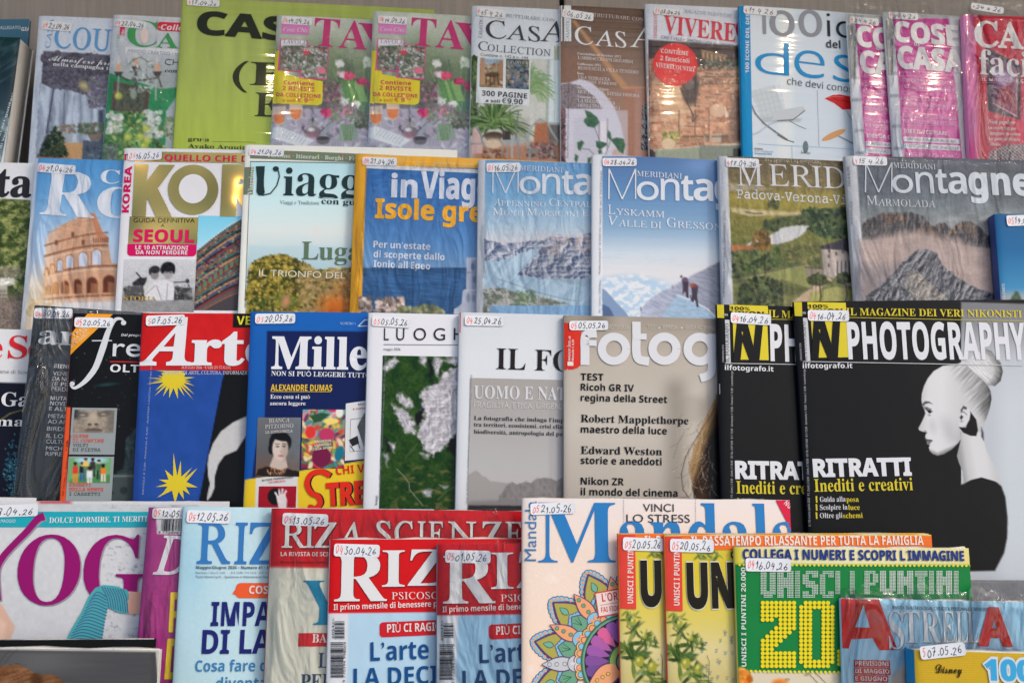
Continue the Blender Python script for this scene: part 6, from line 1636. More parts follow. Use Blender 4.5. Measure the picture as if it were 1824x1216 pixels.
@art('mi')
def _(m):
 N = (30,44,84); B = (42,92,166)
 def f(G):
  G.grad([(40,(40,96,172)),(300, B),(1000,(36,82,156))]); G.poly([(150,162),(900,168),(900,560),(98,720),(60,1040),(85,1040),(135,700)], N,3); G.poly([(98,672),(900,540),(900,940),(84,1030)], N,3)
  G.poly([(20,1032),(900,890),(900,1300),(0,1300)],(214,184,50),3); G.poly([(85,1024),(330,985),(330,1300),(78,1300)],(200,200,200),3)
 m.cover(f)
 W = (212,215,220)
 m.text('Millelibri', 'b',175,382,1180,186, W, 'masthead', off=.014); m.text('NON SI PUÒ LEGGERE TUTTO', 'b',175,424,745,28, W, rot=-.8)
 m.text('ALEXANDRE DUMAS', 'sb',172,512,524,37,(214,180,60)); m.stroke([(172,517),(524,519)],3,(214,180,60),3)
 m.text('Ecco cosa si può', 'b',170,558,396,24, W); m.text('ancora leggere', 'b',168,596,370,22, W)
 m.text('NUMERO 1', 'r',578,127,668,15,(170,190,220)); m.poly([(680,138),(720,95),(800,95),(800,138)],(190,204,224),2); m.poly([(692,132),(724,103),(800,103),(800,132)], B,3)
 def lady(G):
  G.grad([(630,(106,108,110)),(860,(90,92,96)),(1010,(110,84,70))]); G.blend(.5 * fbm(G.X / 30, G.Y / 60,3) * ss(200,340, G.X),(126,146,156))
  G.poly([(85,1010),(100,970),(170,950),(240,960),(345,985),(345,1015)],(46,40,38), rough=6); G.spray(60,(150,955,260,1000),6, [(190,130,90),(120,80,56),(210,170,130)],4,3, rot=1.4)
  G.poly([(190,890),(258,890),(272,960),(230,976),(165,955)],(184,168,158)); G.ell(228,815,66,66,(34,32,34)); G.ell(176,850,18,34,(34,32,34)); G.ell(228,850,46,68,(196,182,172)); G.ell(258,860,22,56,(140,124,114),0,12,.5)
  G.ell(232,785,58,20,(34,32,34),.2); G.ell(212,838,9,4,(50,44,44), soft=3); G.ell(250,836,9,4,(50,44,44), soft=3); G.line([(200,824),(222,822)],3,(60,50,48)); G.line([(240,821),(262,824)],3,(60,50,48)); G.ell(234,868,6,7,(170,148,138)); G.ell(232,892,16,5,(160,92,88), soft=3)
 m.pic(96,668,342,1005, lady,2,1.7, 'book_jacket')
 m.text('BIANCA', 'r',162,700,280,24,(190,190,190), layer=4, rot=3); m.text('PITZORNO', 'r',140,735,300,24,(190,190,190), layer=4, rot=3); m.text('LA SONNAMBULA', 'mono',140,762,296,15,(200,200,200), layer=4, rot=3)
 def gard(G):
  G.grad([(600,(90,160,168)),(800,(150,120,80)),(960,(120,50,70))])
  r = random.Random(6)
  for k in range(150): G.ell(r.uniform(355,605), r.uniform(590,960), r.uniform(14,34), r.uniform(6,13), r.choice([(206,170,70),(70,120,80),(196,70,66),(206,130,150),(120,150,90),(100,60,90),(210,196,160),(60,130,150)]), r.uniform(0,3),3)
  G.poly([(400,660),(470,640),(520,650),(470,690),(430,700)],(50,80,60)); G.ell(405,755,30,36,(206,60,56)); G.ell(500,770,46,40,(176,60,96)); G.ell(525,690,46,18,(226,200,110)); G.ell(575,880,26,46,(40,110,130),.3); G.ell(470,900,56,60,(110,40,70)); G.ell(540,615,40,22,(190,50,96)); G.ell(575,640,22,30,(214,214,204))
 m.pic(360,622,604,960, gard,2,1.7, 'book_jacket')
 for t, y, x0, x1 in (('NADEESHA',818,428,524),('UYANGODA',838,430,526),('ACQUA SPORCA',862,404,548)): m.text(t, 'sb', x0, y, x1,13,(206,200,180), layer=4, rot=5)
 m.poly([(612,588),(900,545),(900,890),(606,922)],(204,206,208),2, 'book_jacket'); m.text('MICHELE', 'sb',684,598,780,9,(60,60,60), layer=4, rot=5); m.text('I CONVITATI', 'sb',655,625,800,10,(180,50,50), layer=4, rot=5)
 m.stroke([(640,680),(900,650)],2,(90,90,92),4); m.stroke([(640,680),(636,868),(900,850)],2,(90,90,92),4)
 for k in range(14): m.stroke([(680 + 3 * k,720 - 6 * k),(720 + 6 * k,840)],3,(40,40,42),4, 'line')
 m.poly([(630,800),(680,775),(690,820),(650,838)],(48,48,50),4); m.stroke([(640,835),(662,865)],4,(48,48,50),4); m.stroke([(684,818),(695,850)],4,(48,48,50),4)
 m.text('ALCIDE PIERANTOZZI', 'sb',120,1040,298,10,(70,70,72), layer=4, rot=6); m.text('LO SBILICO', 'sb',162,1052,255,10,(200,56,70), layer=4, rot=5)
 def hand(G):
  G.fill((150,30,48)); G.ell(200,1130,46,50,(36,24,28)); G.poly([(205,1130),(255,1110),(268,1150),(262,1230),(225,1230)],(206,196,196))
  for a, b in (((215,1135),(200,1108)),((225,1125),(222,1092)),((236,1120),(242,1088)),((250,1120),(262,1098)),((215,1150),(238,1165))): G.line([a, b],11,(212,202,202))
 m.pic(104,1070,314,1290, hand,2,1.7, 'book_jacket')
 m.text('CHI VINCE', 'sb',556,1004,860,46,(200,44,44), rot=6)
 for c, d, l in (((34,30,34),9,3),((206,52,40),0,5)):
  m.stroke(smooth_line([(520 + d,1010),(470 + d,985),(410 + d,1000),(385 + d,1055),(410 + d,1110),(450 + d,1130),(462 + d,1170),(430 + d,1200),(390 + d,1190)]),30, c, l, 'headline'); m.text('TREGA', 'sb',500 + d,1185,900 + d,125, c, 'headline', layer=l, off=.03, rot=4)
 m.sticker(82,62,232,60, '05', '20.05.26', rot=0)
@art('lu')
def _(m):
 W = (212,214,219); m.cover(lambda G: G.fill(W),8)
 def sat(G):
  n = fbm(G.X / 60, G.Y / 60,3,5); q = fbm(G.X / 12, G.Y / 12,6,3)
  G.C = np.stack([16 + 30 * n + 26 * q,38 + 34 * n + 26 * q,18 + 18 * n + 18 * q],-1)
  G.blend(.7 * ss(.55,.75, fbm(G.X / 50, G.Y / 24,21,4)) * ss(880,1000, G.Y) * ss(800,960, G.X),(110,104,66))
  for P in ([(1080,520),(1130,480),(1180,490),(1150,560),(1080,620),(1040,720),(1010,700),(1050,600)], [(1220,760),(1260,760),(1260,900),(1200,850)], [(1090,330),(1130,330),(1110,450),(1140,480),(1100,440)], [(845,780),(880,860),(850,880)]): G.poly(P,(26,30,34),8,16)
  cl = [(1050,520),(1130,470),(1200,400),(1290,360),(1290,720),(1240,780),(1180,840),(1110,890),(1050,820),(1030,740),(1070,650)]
  def cloud(x, y):
   v = .45 * relief(x, y,46,46,8,3,5) + .55 * fbm(x / 26, y / 26,8,5); return np.stack([112 + 116 * v,112 + 112 * v,118 + 112 * v],-1)
  for P, r_ in ((cl,30),([(880,590),(930,610),(1000,650),(1010,720),(1020,770),(940,740),(910,660)],24),([(905,530),(960,540),(1020,600),(980,620),(920,580)],24),([(1040,300),(1090,300),(1080,370),(1050,350)],16),([(1130,310),(1170,330),(1150,440),(1120,380)],20),([(1180,330),(1290,300),(1290,360),(1210,350)],20),
     ([(820,380),(900,310),(920,340),(850,400)],20),([(860,820),(900,820),(890,870)],14),([(830,880),(860,880),(850,950)],12),([(1060,1100),(1110,1090),(1110,1130),(1070,1130)],12),([(1160,1060),(1210,1070),(1190,1085)],8),([(1040,880),(1100,880),(1090,910)],10)):
   G.ptex(P, cloud,10, rough=r_, rs=26)
  G.line([(910,970),(950,1010),(980,1050),(985,1090),(1010,1120),(1060,1180)],4,(130,134,120)); G.line([(960,900),(1000,860),(1030,820)],3,(120,120,96), a=.7); G.line([(1150,1150),(1200,1100),(1255,1070)],4,(120,120,104), a=.6)
 m.pic(828,306,1300,1240, sat,2)
 for c, x0, x1 in (('L',834,862),('U',906,953),('O',1007,1080),('G',1124,1192),('H',1242,1300),('I',1350,1360)): m.text(c, 'n', x0,217, x1,72,(54,50,56), 'masthead')
 m.stroke([(832,242),(1400,246)],3,(90,90,120),3); m.text('maggio 2026', 'n',832,275,930,14,(90,90,96))
 m.text('Scenari · Anno XXX · Sped. A.P. Aut. n° NBPA/LO-NO/015/A.P./2019 · Periodico Roc · NE/PD · P.I. 05/05/2026 € 4,00', 'n',812,1140,1634,11,(120,122,128), rot=88.8); m.text('Scenari', 'b',796,1180,850,14,(70,70,76), rot=88.8)
 m.sticker(768,74,224,60, '05', '05.05.26', rot=-1)
@art('if')
def _(m):
 W = (206,211,215); m.cover(lambda G: (G.grad([(40,(200,205,210)),(300, W),(1200,(204,208,212))]), G.blend(.12 * ss(520,620, G.X),(150,150,160))),6)  # right part tinted darker: painted shadow of the overlapping cover
 def mt(G):
  G.grad([(436,(158,154,150)),(700,(164,162,160)),(960,(172,172,172)),(1060,(176,174,172))]); G.blend(ss(540,560, G.X) * .3,(146,143,148))  # the painted shadow carries on across the picture
  G.poly([(60,1010),(100,990),(128,976),(150,1000),(180,1016),(210,1040),(300,1050),(420,1060),(700,1060),(700,1220),(60,1220)],(150,148,146),5,5,10)
  G.ptex([(260,1130),(300,1070),(335,1042),(360,1062),(420,1040),(440,1055),(480,1025),(515,1020),(560,1024),(600,1040),(640,1010),(700,1040),(700,1220),(240,1220)], lambda x, y: np.stack([104 + 34 * ridge(x / 24, y / 40,3)] * 3,-1) * np.array([1,.98,.97]),4,6,9)
  G.poly([(80,1160),(300,1150),(420,1170),(640,1165),(640,1220),(70,1220)],(126,124,124),12,4); G.poly([(80,1180),(700,1190),(700,1250),(70,1250)],(54,52,52),4,3)
 m.pic(90,437,690,1230, mt,2)
 m.text('IL FOTOGRAFO', 'b',242,386,1540,124,(46,42,42), 'masthead', rot=-.6, off=-.006)
 m.text('UOMO E NATURA', 'b',112,556,820,74,(200,202,204), layer=5); m.text('FRAGILITÀ, ETICA, URGENZA', 'ss',112,610,662,32,(196,196,196), layer=5)
 D = (60,60,62)
 for t, y, x1 in (('La fotografia che indaga l’impatto',682,700),('tra territori, ecosistemi, crisi climatica',720,710),('biodiversità, antropologia del paesaggio',762,740)): m.text(t, 'b',112, y, x1,23, D, layer=5, rot=-.5)
 m.text('Poste · DL 353/2003 conv. in L. 27/02/2004 n° 46, art. 1 comma 1 · Prezzo € colaborazioni 5-9 giugno · PTCont € 7,20', 'ss',74,1170,810,9,(130,132,136), rot=89)
 m.poly([(30,52),(36,52),(34,170),(24,170)],(214,80,66),2); m.sticker(60,72,228,60, '04', '25.04.26', rot=0)
 m.box(912,62,1002,72,(206,60,52),3)
@art('fo')
def _(m):
 def f(G):
  G.grad([(70,(150,142,130)),(300,(176,168,156)),(700,(186,180,170)),(1150,(172,164,154))])
  G.blend(.4 * np.exp(-((G.X - 1420) / 50) ** 2) * ss(420,520, G.Y),(196,190,180)); G.blend(.45 * np.exp(-((G.X - 1290) / 70) ** 2) * ss(380,520, G.Y),(104,98,90)); G.blend(.3 * np.exp(-((G.X - 980) / 60) ** 2),(186,178,164)); G.blend(.4 * np.exp(-((G.X - 830) / 70) ** 2 - ((G.Y - 100) / 60) ** 2),(84,80,70))
  G.blend(.5 * np.exp(-((G.X - 1480) / 60) ** 2) * ss(480,600, G.Y),(130,122,112)); G.blend(.4 * ss(1480,1560, G.X) * ss(420,300, G.Y),(96,92,86))
  G.ell(1380,620,90,80,(140,132,122),0,20,.3)
  H = [(1600,480),(1540,520),(1500,600),(1450,720),(1400,830),(1370,930),(1380,1020),(1400,1150),(1420,1250),(1600,1250)]
  def hair(x, y):
   n = fbm((x + y * .35) / 7,(y - x * .3) / 90,5,4); d = ss(0,60,(x - (1500 - (y - 600) * .3)) * 1.0)[..., None]
   return (np.array([150,122,86]) * (1 - d) + np.array([58,44,34]) * d) * (.62 + .76 * n)[..., None]
  G.ptex(H, hair,5,10,30)
  G.poly([(1470,850),(1560,700),(1600,700),(1600,1150),(1480,1150)],(24,22,22),26, a=.85)
  r = random.Random(4)
  for k in range(70):
   x0, y0 = r.uniform(1330,1520), r.uniform(620,1140); L = r.uniform(40,150); a = r.uniform(1.5,2.3); b = r.uniform(-1,1); pts = []
   for q in range(6): pts.append((x0 + math.cos(a + b * q / 5) * L * q / 5, y0 + math.sin(a + b * q / 5) * L * q / 5))
   G.line(pts,1.6, r.choice([(206,196,176),(180,160,130),(96,78,60)]),2.6,.6)
  G.line([(1520,620),(1420,780),(1350,900),(1325,1000),(1335,1090),(1370,1140)],5,(70,54,42), a=.8)
 m.cover(f)
 W = (206,208,212); RD = (204,58,46)
 m.poly([(640,112),(740,118),(738,360),(720,378),(690,388),(640,390)], RD,2, 'price_flag')
 m.text('MAGGIO 2026 #5', 'sb',676,338,822,13,(226,200,196), rot=89, layer=5); m.text('Mensile € 6,90', 'sb',696,338,822,13,(226,200,196), rot=89, layer=5); m.box(660,342,694,366,(220,210,205),4)
 for (x0, x1, t) in ((905,1020, 'FOTOGRAFI'),(1126,1172, 'TEST'),(1218,1304, 'RIPRESA'),(1350,1560, 'GUIDA ALL’IMMAGINE')): m.text(t, 'n', x0,152, x1,24,(192,186,176), rot=-.5)
 for x in (1195,1327): m.ell(x,146,5,5, W,3)
 def ring(cx, cy, R, r_): 
  a = np.linspace(0,2 * math.pi,49); m.stroke([(cx + (R + r_) / 2 * math.cos(t), cy + (R + r_) / 2 * math.sin(t)) for t in a], R - r_, W,5, 'masthead')
 m.stroke(smooth_line([(762,362),(762,280),(762,210),(776,182),(830,176)]),52, W,5, 'masthead'); m.box(738,216,830,250, W,5, 'masthead'); ring(931,268,95,47)
 m.stroke(smooth_line([(1062,110),(1062,200),(1062,290),(1078,330),(1136,342)]),50, W,4, 'masthead'); m.box(1040,178,1122,214, W,6, 'masthead'); ring(1226,268,95,45); ring(1432,270,96,46)
 m.stroke(smooth_line([(1502,180),(1502,300),(1502,390),(1480,425),(1435,440)]),48, W,4, 'masthead')
 D = (34,32,34)
 for t, y, x1, s in (('TEST',450,870, 'sb'),('Ricoh GR IV',510,1048, 'sb'),('regina della Street',572,1243, 'sb'),('Robert Mapplethorpe',695,1366, 'b'),('maestro della luce',757,1238, 'sb'),('Edward Weston',880,1208, 'b'),('storie e aneddoti',939,1205, 'sb'),('Nikon ZR',1060,985, 'sb'),('il mondo del cinema',1122,1295, 'sb')): m.text(t, s,737, y, x1,40 if s == 'sb' else 43, D, rot=-.3)
 m.sticker(670,104,228,56, '05', '05.05.26', rot=1)
@art('n1', 'n2')
def _(m):
 two = m.key == 'n2'; YE = (206,190,56)
 dx = 0 if two else -352; dy = 0 if two else 8
 X = lambda *p: [(a + dx, b + dy) for a, b in p]
 def f(G):
  G.fill((34,31,31))
  if two:
   G.poly([(1118,20),(1500,30),(1500,1300),(1118,1300)],(120,122,126),3)
   G.blend(ss(1116,1119, G.X) * ss(30,320, G.Y),(178,184,190)); G.blend(ss(1240,1340, G.X) * ss(200,500, G.Y),(188,195,201))
   G.poly([(1130,838),(1165,815),(1215,806),(1262,818),(1300,850),(1318,900),(1328,990),(1326,1080),(1312,1150),(1270,1230),(880,1240),(930,1060),(985,930),(1040,868)],(30,28,29),4)
 m.cover(f)
 if two:
  def woman(G):
   f(G); G.remap(835.6,177.2,.5829); g3 = lambda v: np.stack([v, v * 1.005, v * 1.01],-1)
   G.ptex([(440,215),(560,160),(600,100),(680,95),(720,110),(755,160),(790,200),(808,270),(790,340),(745,380),(685,372),(640,320),(560,260)],
    lambda x, y: g3(np.clip(np.interp(np.hypot(x - 600, y - 250), [60,130,180,215], [200,186,120,46]) + 60 * (fbm((x + y) / 60,(x - y) / 9,3) - .5),20,215)))
   G.ptex([(480,730),(478,800),(450,920),(465,970),(495,1040),(503,1130),(560,1105),(640,1085),(795,1130),(770,1040),(720,960),(680,880),(658,800),(645,720)],
    lambda x, y: g3(np.interp(x - (y - 740) * .16, [450,490,560,640,700], [150,184,202,200,186])))
   H = [(520,212),(420,212),(340,225),(270,265),(225,320),(195,380),(178,440),(175,490),(182,530),(196,560),(206,590),(194,622),(174,665),(152,706),(158,722),(182,732),(220,738),(209,752),(204,772),(214,792),(245,800),(218,808),(220,828),(240,836),(233,855),(238,880),(262,905),(300,918),(350,905),(410,870),(460,820),(482,790),(480,735),(560,735),(650,735),(658,690),(682,620),(706,550),(719,480),(712,420),(690,375),(650,330),(600,290),(560,250)]
   def skin(x, y):
    v = np.interp(x, [165,230,330,430,500], [186,204,206,196,190]); v = v - 18 * np.exp(-((x - (330 + (y - 560) * .35)) / 60) ** 2) * ss(560,700, y) * ss(860,760, y)
    v = v - 70 * ss(40,0,918 - y - np.abs(x - 300) * .42) - 20 * ss(420,500, x) * ss(600,800, y)
    h = ss(0,110,(x - 400) * .9 + (330 - y) * .55) * ss(720,560, y - (x - 640) * .6)
    st = .4 * fbm((x * .7 + y * .71) / 4.5,(x * .71 - y * .7) / 90,9,2) + .6 * fbm((x * .72 + y * .69) / 11,(x * .69 - y * .72) / 150,4,3)
    hv = np.interp(x, [300,480,600,690,720], [196,176,158,110,62]) + 130 * (st - .5)
    return g3(np.clip(v * (1 - h) + h * hv,18,214))
   G.ptex(H, skin)
   G.poly([(552,575),(600,640),(613,720),(600,766),(556,764),(500,740),(466,698),(520,700)],(30,28,30)); G.poly([(640,700),(656,740),(658,800),(640,770)],(60,60,70),8)
   G.poly([(478,545),(510,527),(540,545),(556,590),(548,640),(524,680),(490,698),(466,686),(462,650),(474,620)],(200,201,204)); G.poly([(478,565),(500,532),(528,545),(524,562),(500,556),(484,590)],(76,74,76),5)
   G.line([(482,582),(505,580),(526,600)],6,(110,108,110)); G.poly([(470,625),(484,602),(500,618),(484,642)],(60,58,60),4); G.ell(485,652,12,8,(150,150,152),0,5)
   G.poly([(180,520),(205,497),(235,500),(262,520),(236,512),(208,518),(190,535)],(84,82,84),5); G.poly([(190,535),(225,545),(225,565),(196,560)],(100,98,100),8, a=.8)
   G.poly([(205,556),(235,562),(264,576),(244,590),(228,584)],(70,68,70),4); G.ell(238,577,9,12,(30,30,34),0,4); G.ell(236,604,10,7,(140,140,142),0,6); G.line([(214,548),(250,560)],5,(40,38,40))
   G.ell(206,727,7,3,(90,88,90),.1,3); G.poly([(200,772),(216,790),(254,795),(262,802),(236,832),(220,828),(216,806),(206,792)],(112,108,110),4); G.line([(214,796),(258,800)],4,(50,46,48)); G.ell(262,690,26,50,(176,178,180),-.2,20,.5)
  m.pic(868,200,1396,836, woman,.5,1.05, 'portrait')
 m.poly(X((366,18),(400,20),(402,84),(366,82)), YE,2, 'corner_flash'); m.poly(X((425,20),(597,24),(600,66),(427,64)), YE,2, 'corner_flash')
 m.text('100%', 'sb',427 + dx,48 + dy,520 + dx,16,(50,46,34), layer=4); m.text('NIKON', 'sb',427 + dx,72 + dy,585 + dx,20,(50,46,34), layer=4, off=.02); m.text('135', 'sb',398 + dx,74 + dy,418 + dx,9,(200,200,200), layer=4)
 m.box(405 + dx,92 + dy,426 + dx,288 + dy,(190,192,196),2, 'side_tab'); m.text('IL FOTOGRAFO', 'r',424 + dx,284 + dy,600 + dx,17,(50,50,54), rot=89, layer=4)
 m.box(440 + dx,88 + dy,600 + dx,273 + dy, YE,2, 'emblem'); m.text('N', 'sbi',440 + dx,276 + dy,588 + dx,186,(32,30,30), 'emblem', layer=4, off=.03)
 m.text('IL MAGAZINE DEI VERI NIKONISTI', 'b',600 + dx,80 + dy,1406 + dx,33,(200,184,54), rot=-1.3)
 m.stroke(X((600,90),(1400,107)),2.5,(190,176,60),3)
 W = (208,210,214)
 m.text('PHOTOGRAPHY', 'sb',610 + dx,276 + dy,1424 + dx,165, W, 'masthead', off=.012, rot=-.8)
 m.stroke(X((405,288),(1130,302),(1400,306)),3,(190,192,196),4)
 m.text('ilfotografo.it', 'sb',405 + dx,318 + dy,628 + dx,22, W, rot=-.6)
 m.text('RITRATTI', 'sb',452 + dx,806 + dy,888 + dx,74, W, off=.03); m.text('Inediti e creativi', 'b',457 + dx,874 + dy,892 + dx,54,(200,184,58))
 for y, a, b, xm, x1 in ((920, 'Guida alla ', 'posa',600,654),(956, 'Scolpire la ', 'luce',608,659),(993, 'Oltre gli ', 'schemi',586,671)):
  m.text(a.strip(), 'b',481 + dx, y + dy, xm - 6 + dx,22,(196,196,200)); m.text(b, 'b', xm + dx, y + dy, x1 + dx,22,(200,184,58)); m.box(461 + dx, y - 26 + dy,468 + dx, y + 2 + dy,(200,184,58),3)
 m.text('COMMISSIONI FOTO', 'sb',401 + dx,284 + dy,480 + dx,8,(150,152,156), rot=89, layer=4)
 m.text('N. 135 marzo aprile 2026 · P.I. (Cont.) € 8,90 · (Cont.) € 10,50 · CH Tic. CHF 9,90 · D € 13,90 · Germania € 13,50 · Francia € 12,90 · Lussemburgo', 'sb',440 + dx,1030 + dy,1130 + dx,9,(150,152,156), rot=88.2)
 m.sticker(78 if not two else 425,66 if not two else 56,186,50, '04', '16.04.26', rot=-1)
 # staples at the fold
 for y in (380,400): m.box(380 + dx + (y - 380) * .05, y + dy,384 + dx, y + 46 + dy,(150,150,156),3, 'staple') if y == 380 else None
# ------------------------------------------------------------------ front tier
@art('yo')
def _(m):
 def f(G):
  G.grad([(90,(186,192,194)),(300,(200,202,204)),(1216,(194,196,200))])
  n = ridge(G.X / 90 + fbm(G.X / 40, G.Y / 40,2) * 1.5, G.Y / 80,6,4)
  G.blend(.8 * ss(.80,.93, n) * ss(560,800, G.X + G.Y * .2),(124,126,136)); G.mul(.95 + .08 * fbm(G.X / 26, G.Y / 26,9))
  G.spray(110,(640,380,900,1000),7, [(150,152,162),(130,132,144)],4,2,.7)
  G.poly([(-20,700),(20,730),(60,800),(98,860),(70,940),(-20,940)],(206,170,150),5); G.poly([(-20,800),(40,840),(30,945),(-20,945)],(222,190,170),14, a=.7)
 m.cover(f)
 m.box(-250,142,980,238,(44,158,172),2, 'banner', rot=-.0); m.text('DOLCE DORMIRE, TI MERITI', 'b',312,214,912,34,(204,214,216), layer=4, rot=1)
 m.text('-MAGGIO', 'n',0,212,98,20,(190,214,218), layer=4)
 P_ = (140,24,104); D_ = (96,20,76)
 for c, d, l in (((150,140,156),8,2),(P_,0,4)):
  m.stroke(smooth_line([(282 + d,170 + d),(240 + d,190 + d),(170 + d,270 + d),(90 + d,350 + d),(20 + d,430 + d),(-20 + d,520 + d),(-14 + d,700 + d)]), np.array([50 - 10 * math.sin(q / 30 * 3.1) for q in range(31)]), c, l, 'masthead')
  m.text('O', 'b',98 + d,718 + d,478 + d,412, c, 'masthead', layer=l); m.text('G', 'b',512 + d,718 + d,890 + d,412, c, 'masthead', layer=l); m.text('A', 'b',930 + d,720 + d,1300 + d,412, c, 'masthead', layer=l)
 def leg(G): pass
 K = [(415,950),(450,880),(520,760),(560,670),(600,620),(650,600),(720,606),(800,632),(812,660),(800,780),(740,770),(680,740),(664,800),(640,960),(600,1010),(400,1010)]
 m.poly(K,(76,160,164),6, 'leggings'); m.poly([(806,640),(1000,655),(1000,775),(796,782)],(208,160,142),6, 'thigh')
 for k in range(18):
  t = k / 17; y = 640 + t * 330
  xl = np.interp(y, [620,670,760,880,960], [600,562,520,452,416]); xr = np.interp(y, [620,740,800,960], [668,678,662,640])
  m.stroke(smooth_line([(xl + 3, y + 26),((xl * .6 + xr * .4), y + 4),(xr, y + 34 + 10 * t)]),5.5,(72,92,140),8, 'legging_stripe')
 for k in range(9):
  x = 668 + 15 * k; m.stroke(smooth_line([(x - 26 + k * 1.5,612 + 2 * k),(x + 6,680),(x + 18,745 + 4 * k)]),5,(72,92,140),8, 'legging_stripe')
 m.sticker(-190,108,425,76, '04', '   08.04.26', rot=1)
@art('dm')
def _(m):
 m.cover(lambda G: (G.fill((154,62,122)), G.mul(.96 + .1 * fbm(G.X / 14, G.Y / 240,3)), G.rect(980,180,1250,285,(204,204,206),3)),3)
 m.text('Dimagrire', 'i',955,532,2100,232,(205,205,210), 'masthead', off=.012); m.text('PERDI', 'sb',1048,896,1560,240,(214,186,66), rot=0, shear=-.05); m.text('DI', 'sb',1028,1190,1240,240,(214,186,66), rot=0)
 m.barcode(1014,190,1180,262); m.text('9 772499 8', 'n',990,280,1136,15,(60,60,66)); m.sticker(955,120,250,66, '05', '12.05.26', rot=2)
@art('rr')
def _(m):
 m.cover(lambda G: (G.fill((172,204,214)), G.blend(.5 * ss(1150,1500, G.X) ,(190,214,220)), G.blend(.6 * np.exp(-((G.X - 1200) / 90) ** 2 - ((G.Y - 480) / 260) ** 2),(146,190,208)), G.mul(.97 + .06 * fbm(G.X / 9, G.Y / 9,3)), G.rect(1630,100,1700,1300,(150,180,186),20,.5)),3)  # rightmost strip is the neighbour's shade, put into the colour
 B = (60,116,176); N = (44,48,108); L = (64,124,170)
 m.text('R', 'r',1228,464,1435,246, B, 'masthead', off=.014); m.text('I', 'r',1464,466,1542,246, B, 'masthead', off=.014); m.text('ZA', 'r',1556,466,1990,246, B, 'masthead', off=.014)
 m.text('Maggio/Giugno 2026 • Numero 41 • Italia', 'sb',1228,500,1720,18,(84,88,96)); m.text('Riza Relax + libro € 15,00', 'n',1226,530,1404,12,(120,130,140)); m.text('B € 10,90 · F € 13,50 · D € 13,50', 'n',1448,530,1690,12,(120,130,140)); m.text('Poste Italiane S.p.A. - Spedizione in Abbonamento Postale', 'n',1226,556,1690,14,(110,116,126))
 m.box(1478,588,1760,680,(220,92,56),2, 'speech_tab', rnd=30); m.poly([(1485,610),(1455,656),(1485,668)],(220,92,56),2, 'speech_tab'); m.text('COSÌ', 'sb',1560,655,1690,48,(220,208,204), layer=4)
 m.text('IMPARA', 'sb',1318,856,1870,142, N, off=.008); m.text('DI LASCIARE', 'sb',1262,1030,2230,140, N, off=.008); m.text('Cosa fare quando', 'sb',1222,1142,1900,66, L); m.text('diventano', 'sb',1352,1250,1760,66, L)
 m.sticker(1174,132,270,78, '05', '12.05.26', rot=0)
@art('rs')
def _(m):
 def f(G):
  G.fill((206,206,190)); G.mul(.95 + .07 * fbm(G.X / 12, G.Y / 120,4)); G.poly([(50,118),(1700,118),(1700,505),(36,490)],(192,40,46),3)
  G.blend(.25 * ss(.5,.8, fbm(G.X / 110, G.Y / 60,6)) * ss(500,480, G.Y),(150,24,34))
 m.cover(f,3)
 W = (212,212,208)
 for c, d, l in (((96,22,28),7,3),(W,0,5)):
  for t, x0, x1 in (('R',108,258),('I',250,312),('Z',312,466),('A',458,618),('S',700,800),('C',815,940),('I',960,1010),('E',1028,1130),('N',1150,1330),('Z',1366,1505),('E',1510,1625)):
   m.text(t, 'r', x0 + d,(366 if x0 < 480 else 356 if x0 < 700 else 358) + d, x1 + d,152, c, 'masthead', layer=l, off=.01)
 m.text('LA RIVISTA DI SCIENZE DELLA MENTE', 'sb',105,420,720,25,(222,200,196)); m.text('Direttore responsabile: Daniela Marafante · Anno', 'sb',105,464,560,12,(120,26,32))
 m.text('Y', 'b',236,852,506,270,(46,126,158), 'masthead', off=-.004); m.box(218,902,700,982,(190,50,56),2); m.text('BASTA', 'b',302,960,520,50,(216,206,200), layer=4)
 m.text('LE PAROLE', 'b',340,1118,900,88,(60,76,100)); m.text('PERICOLO', 'b',230,1250,760,86,(60,76,100))
 m.sticker(120,150,282,76, '05', '13.05.26', rot=-1)
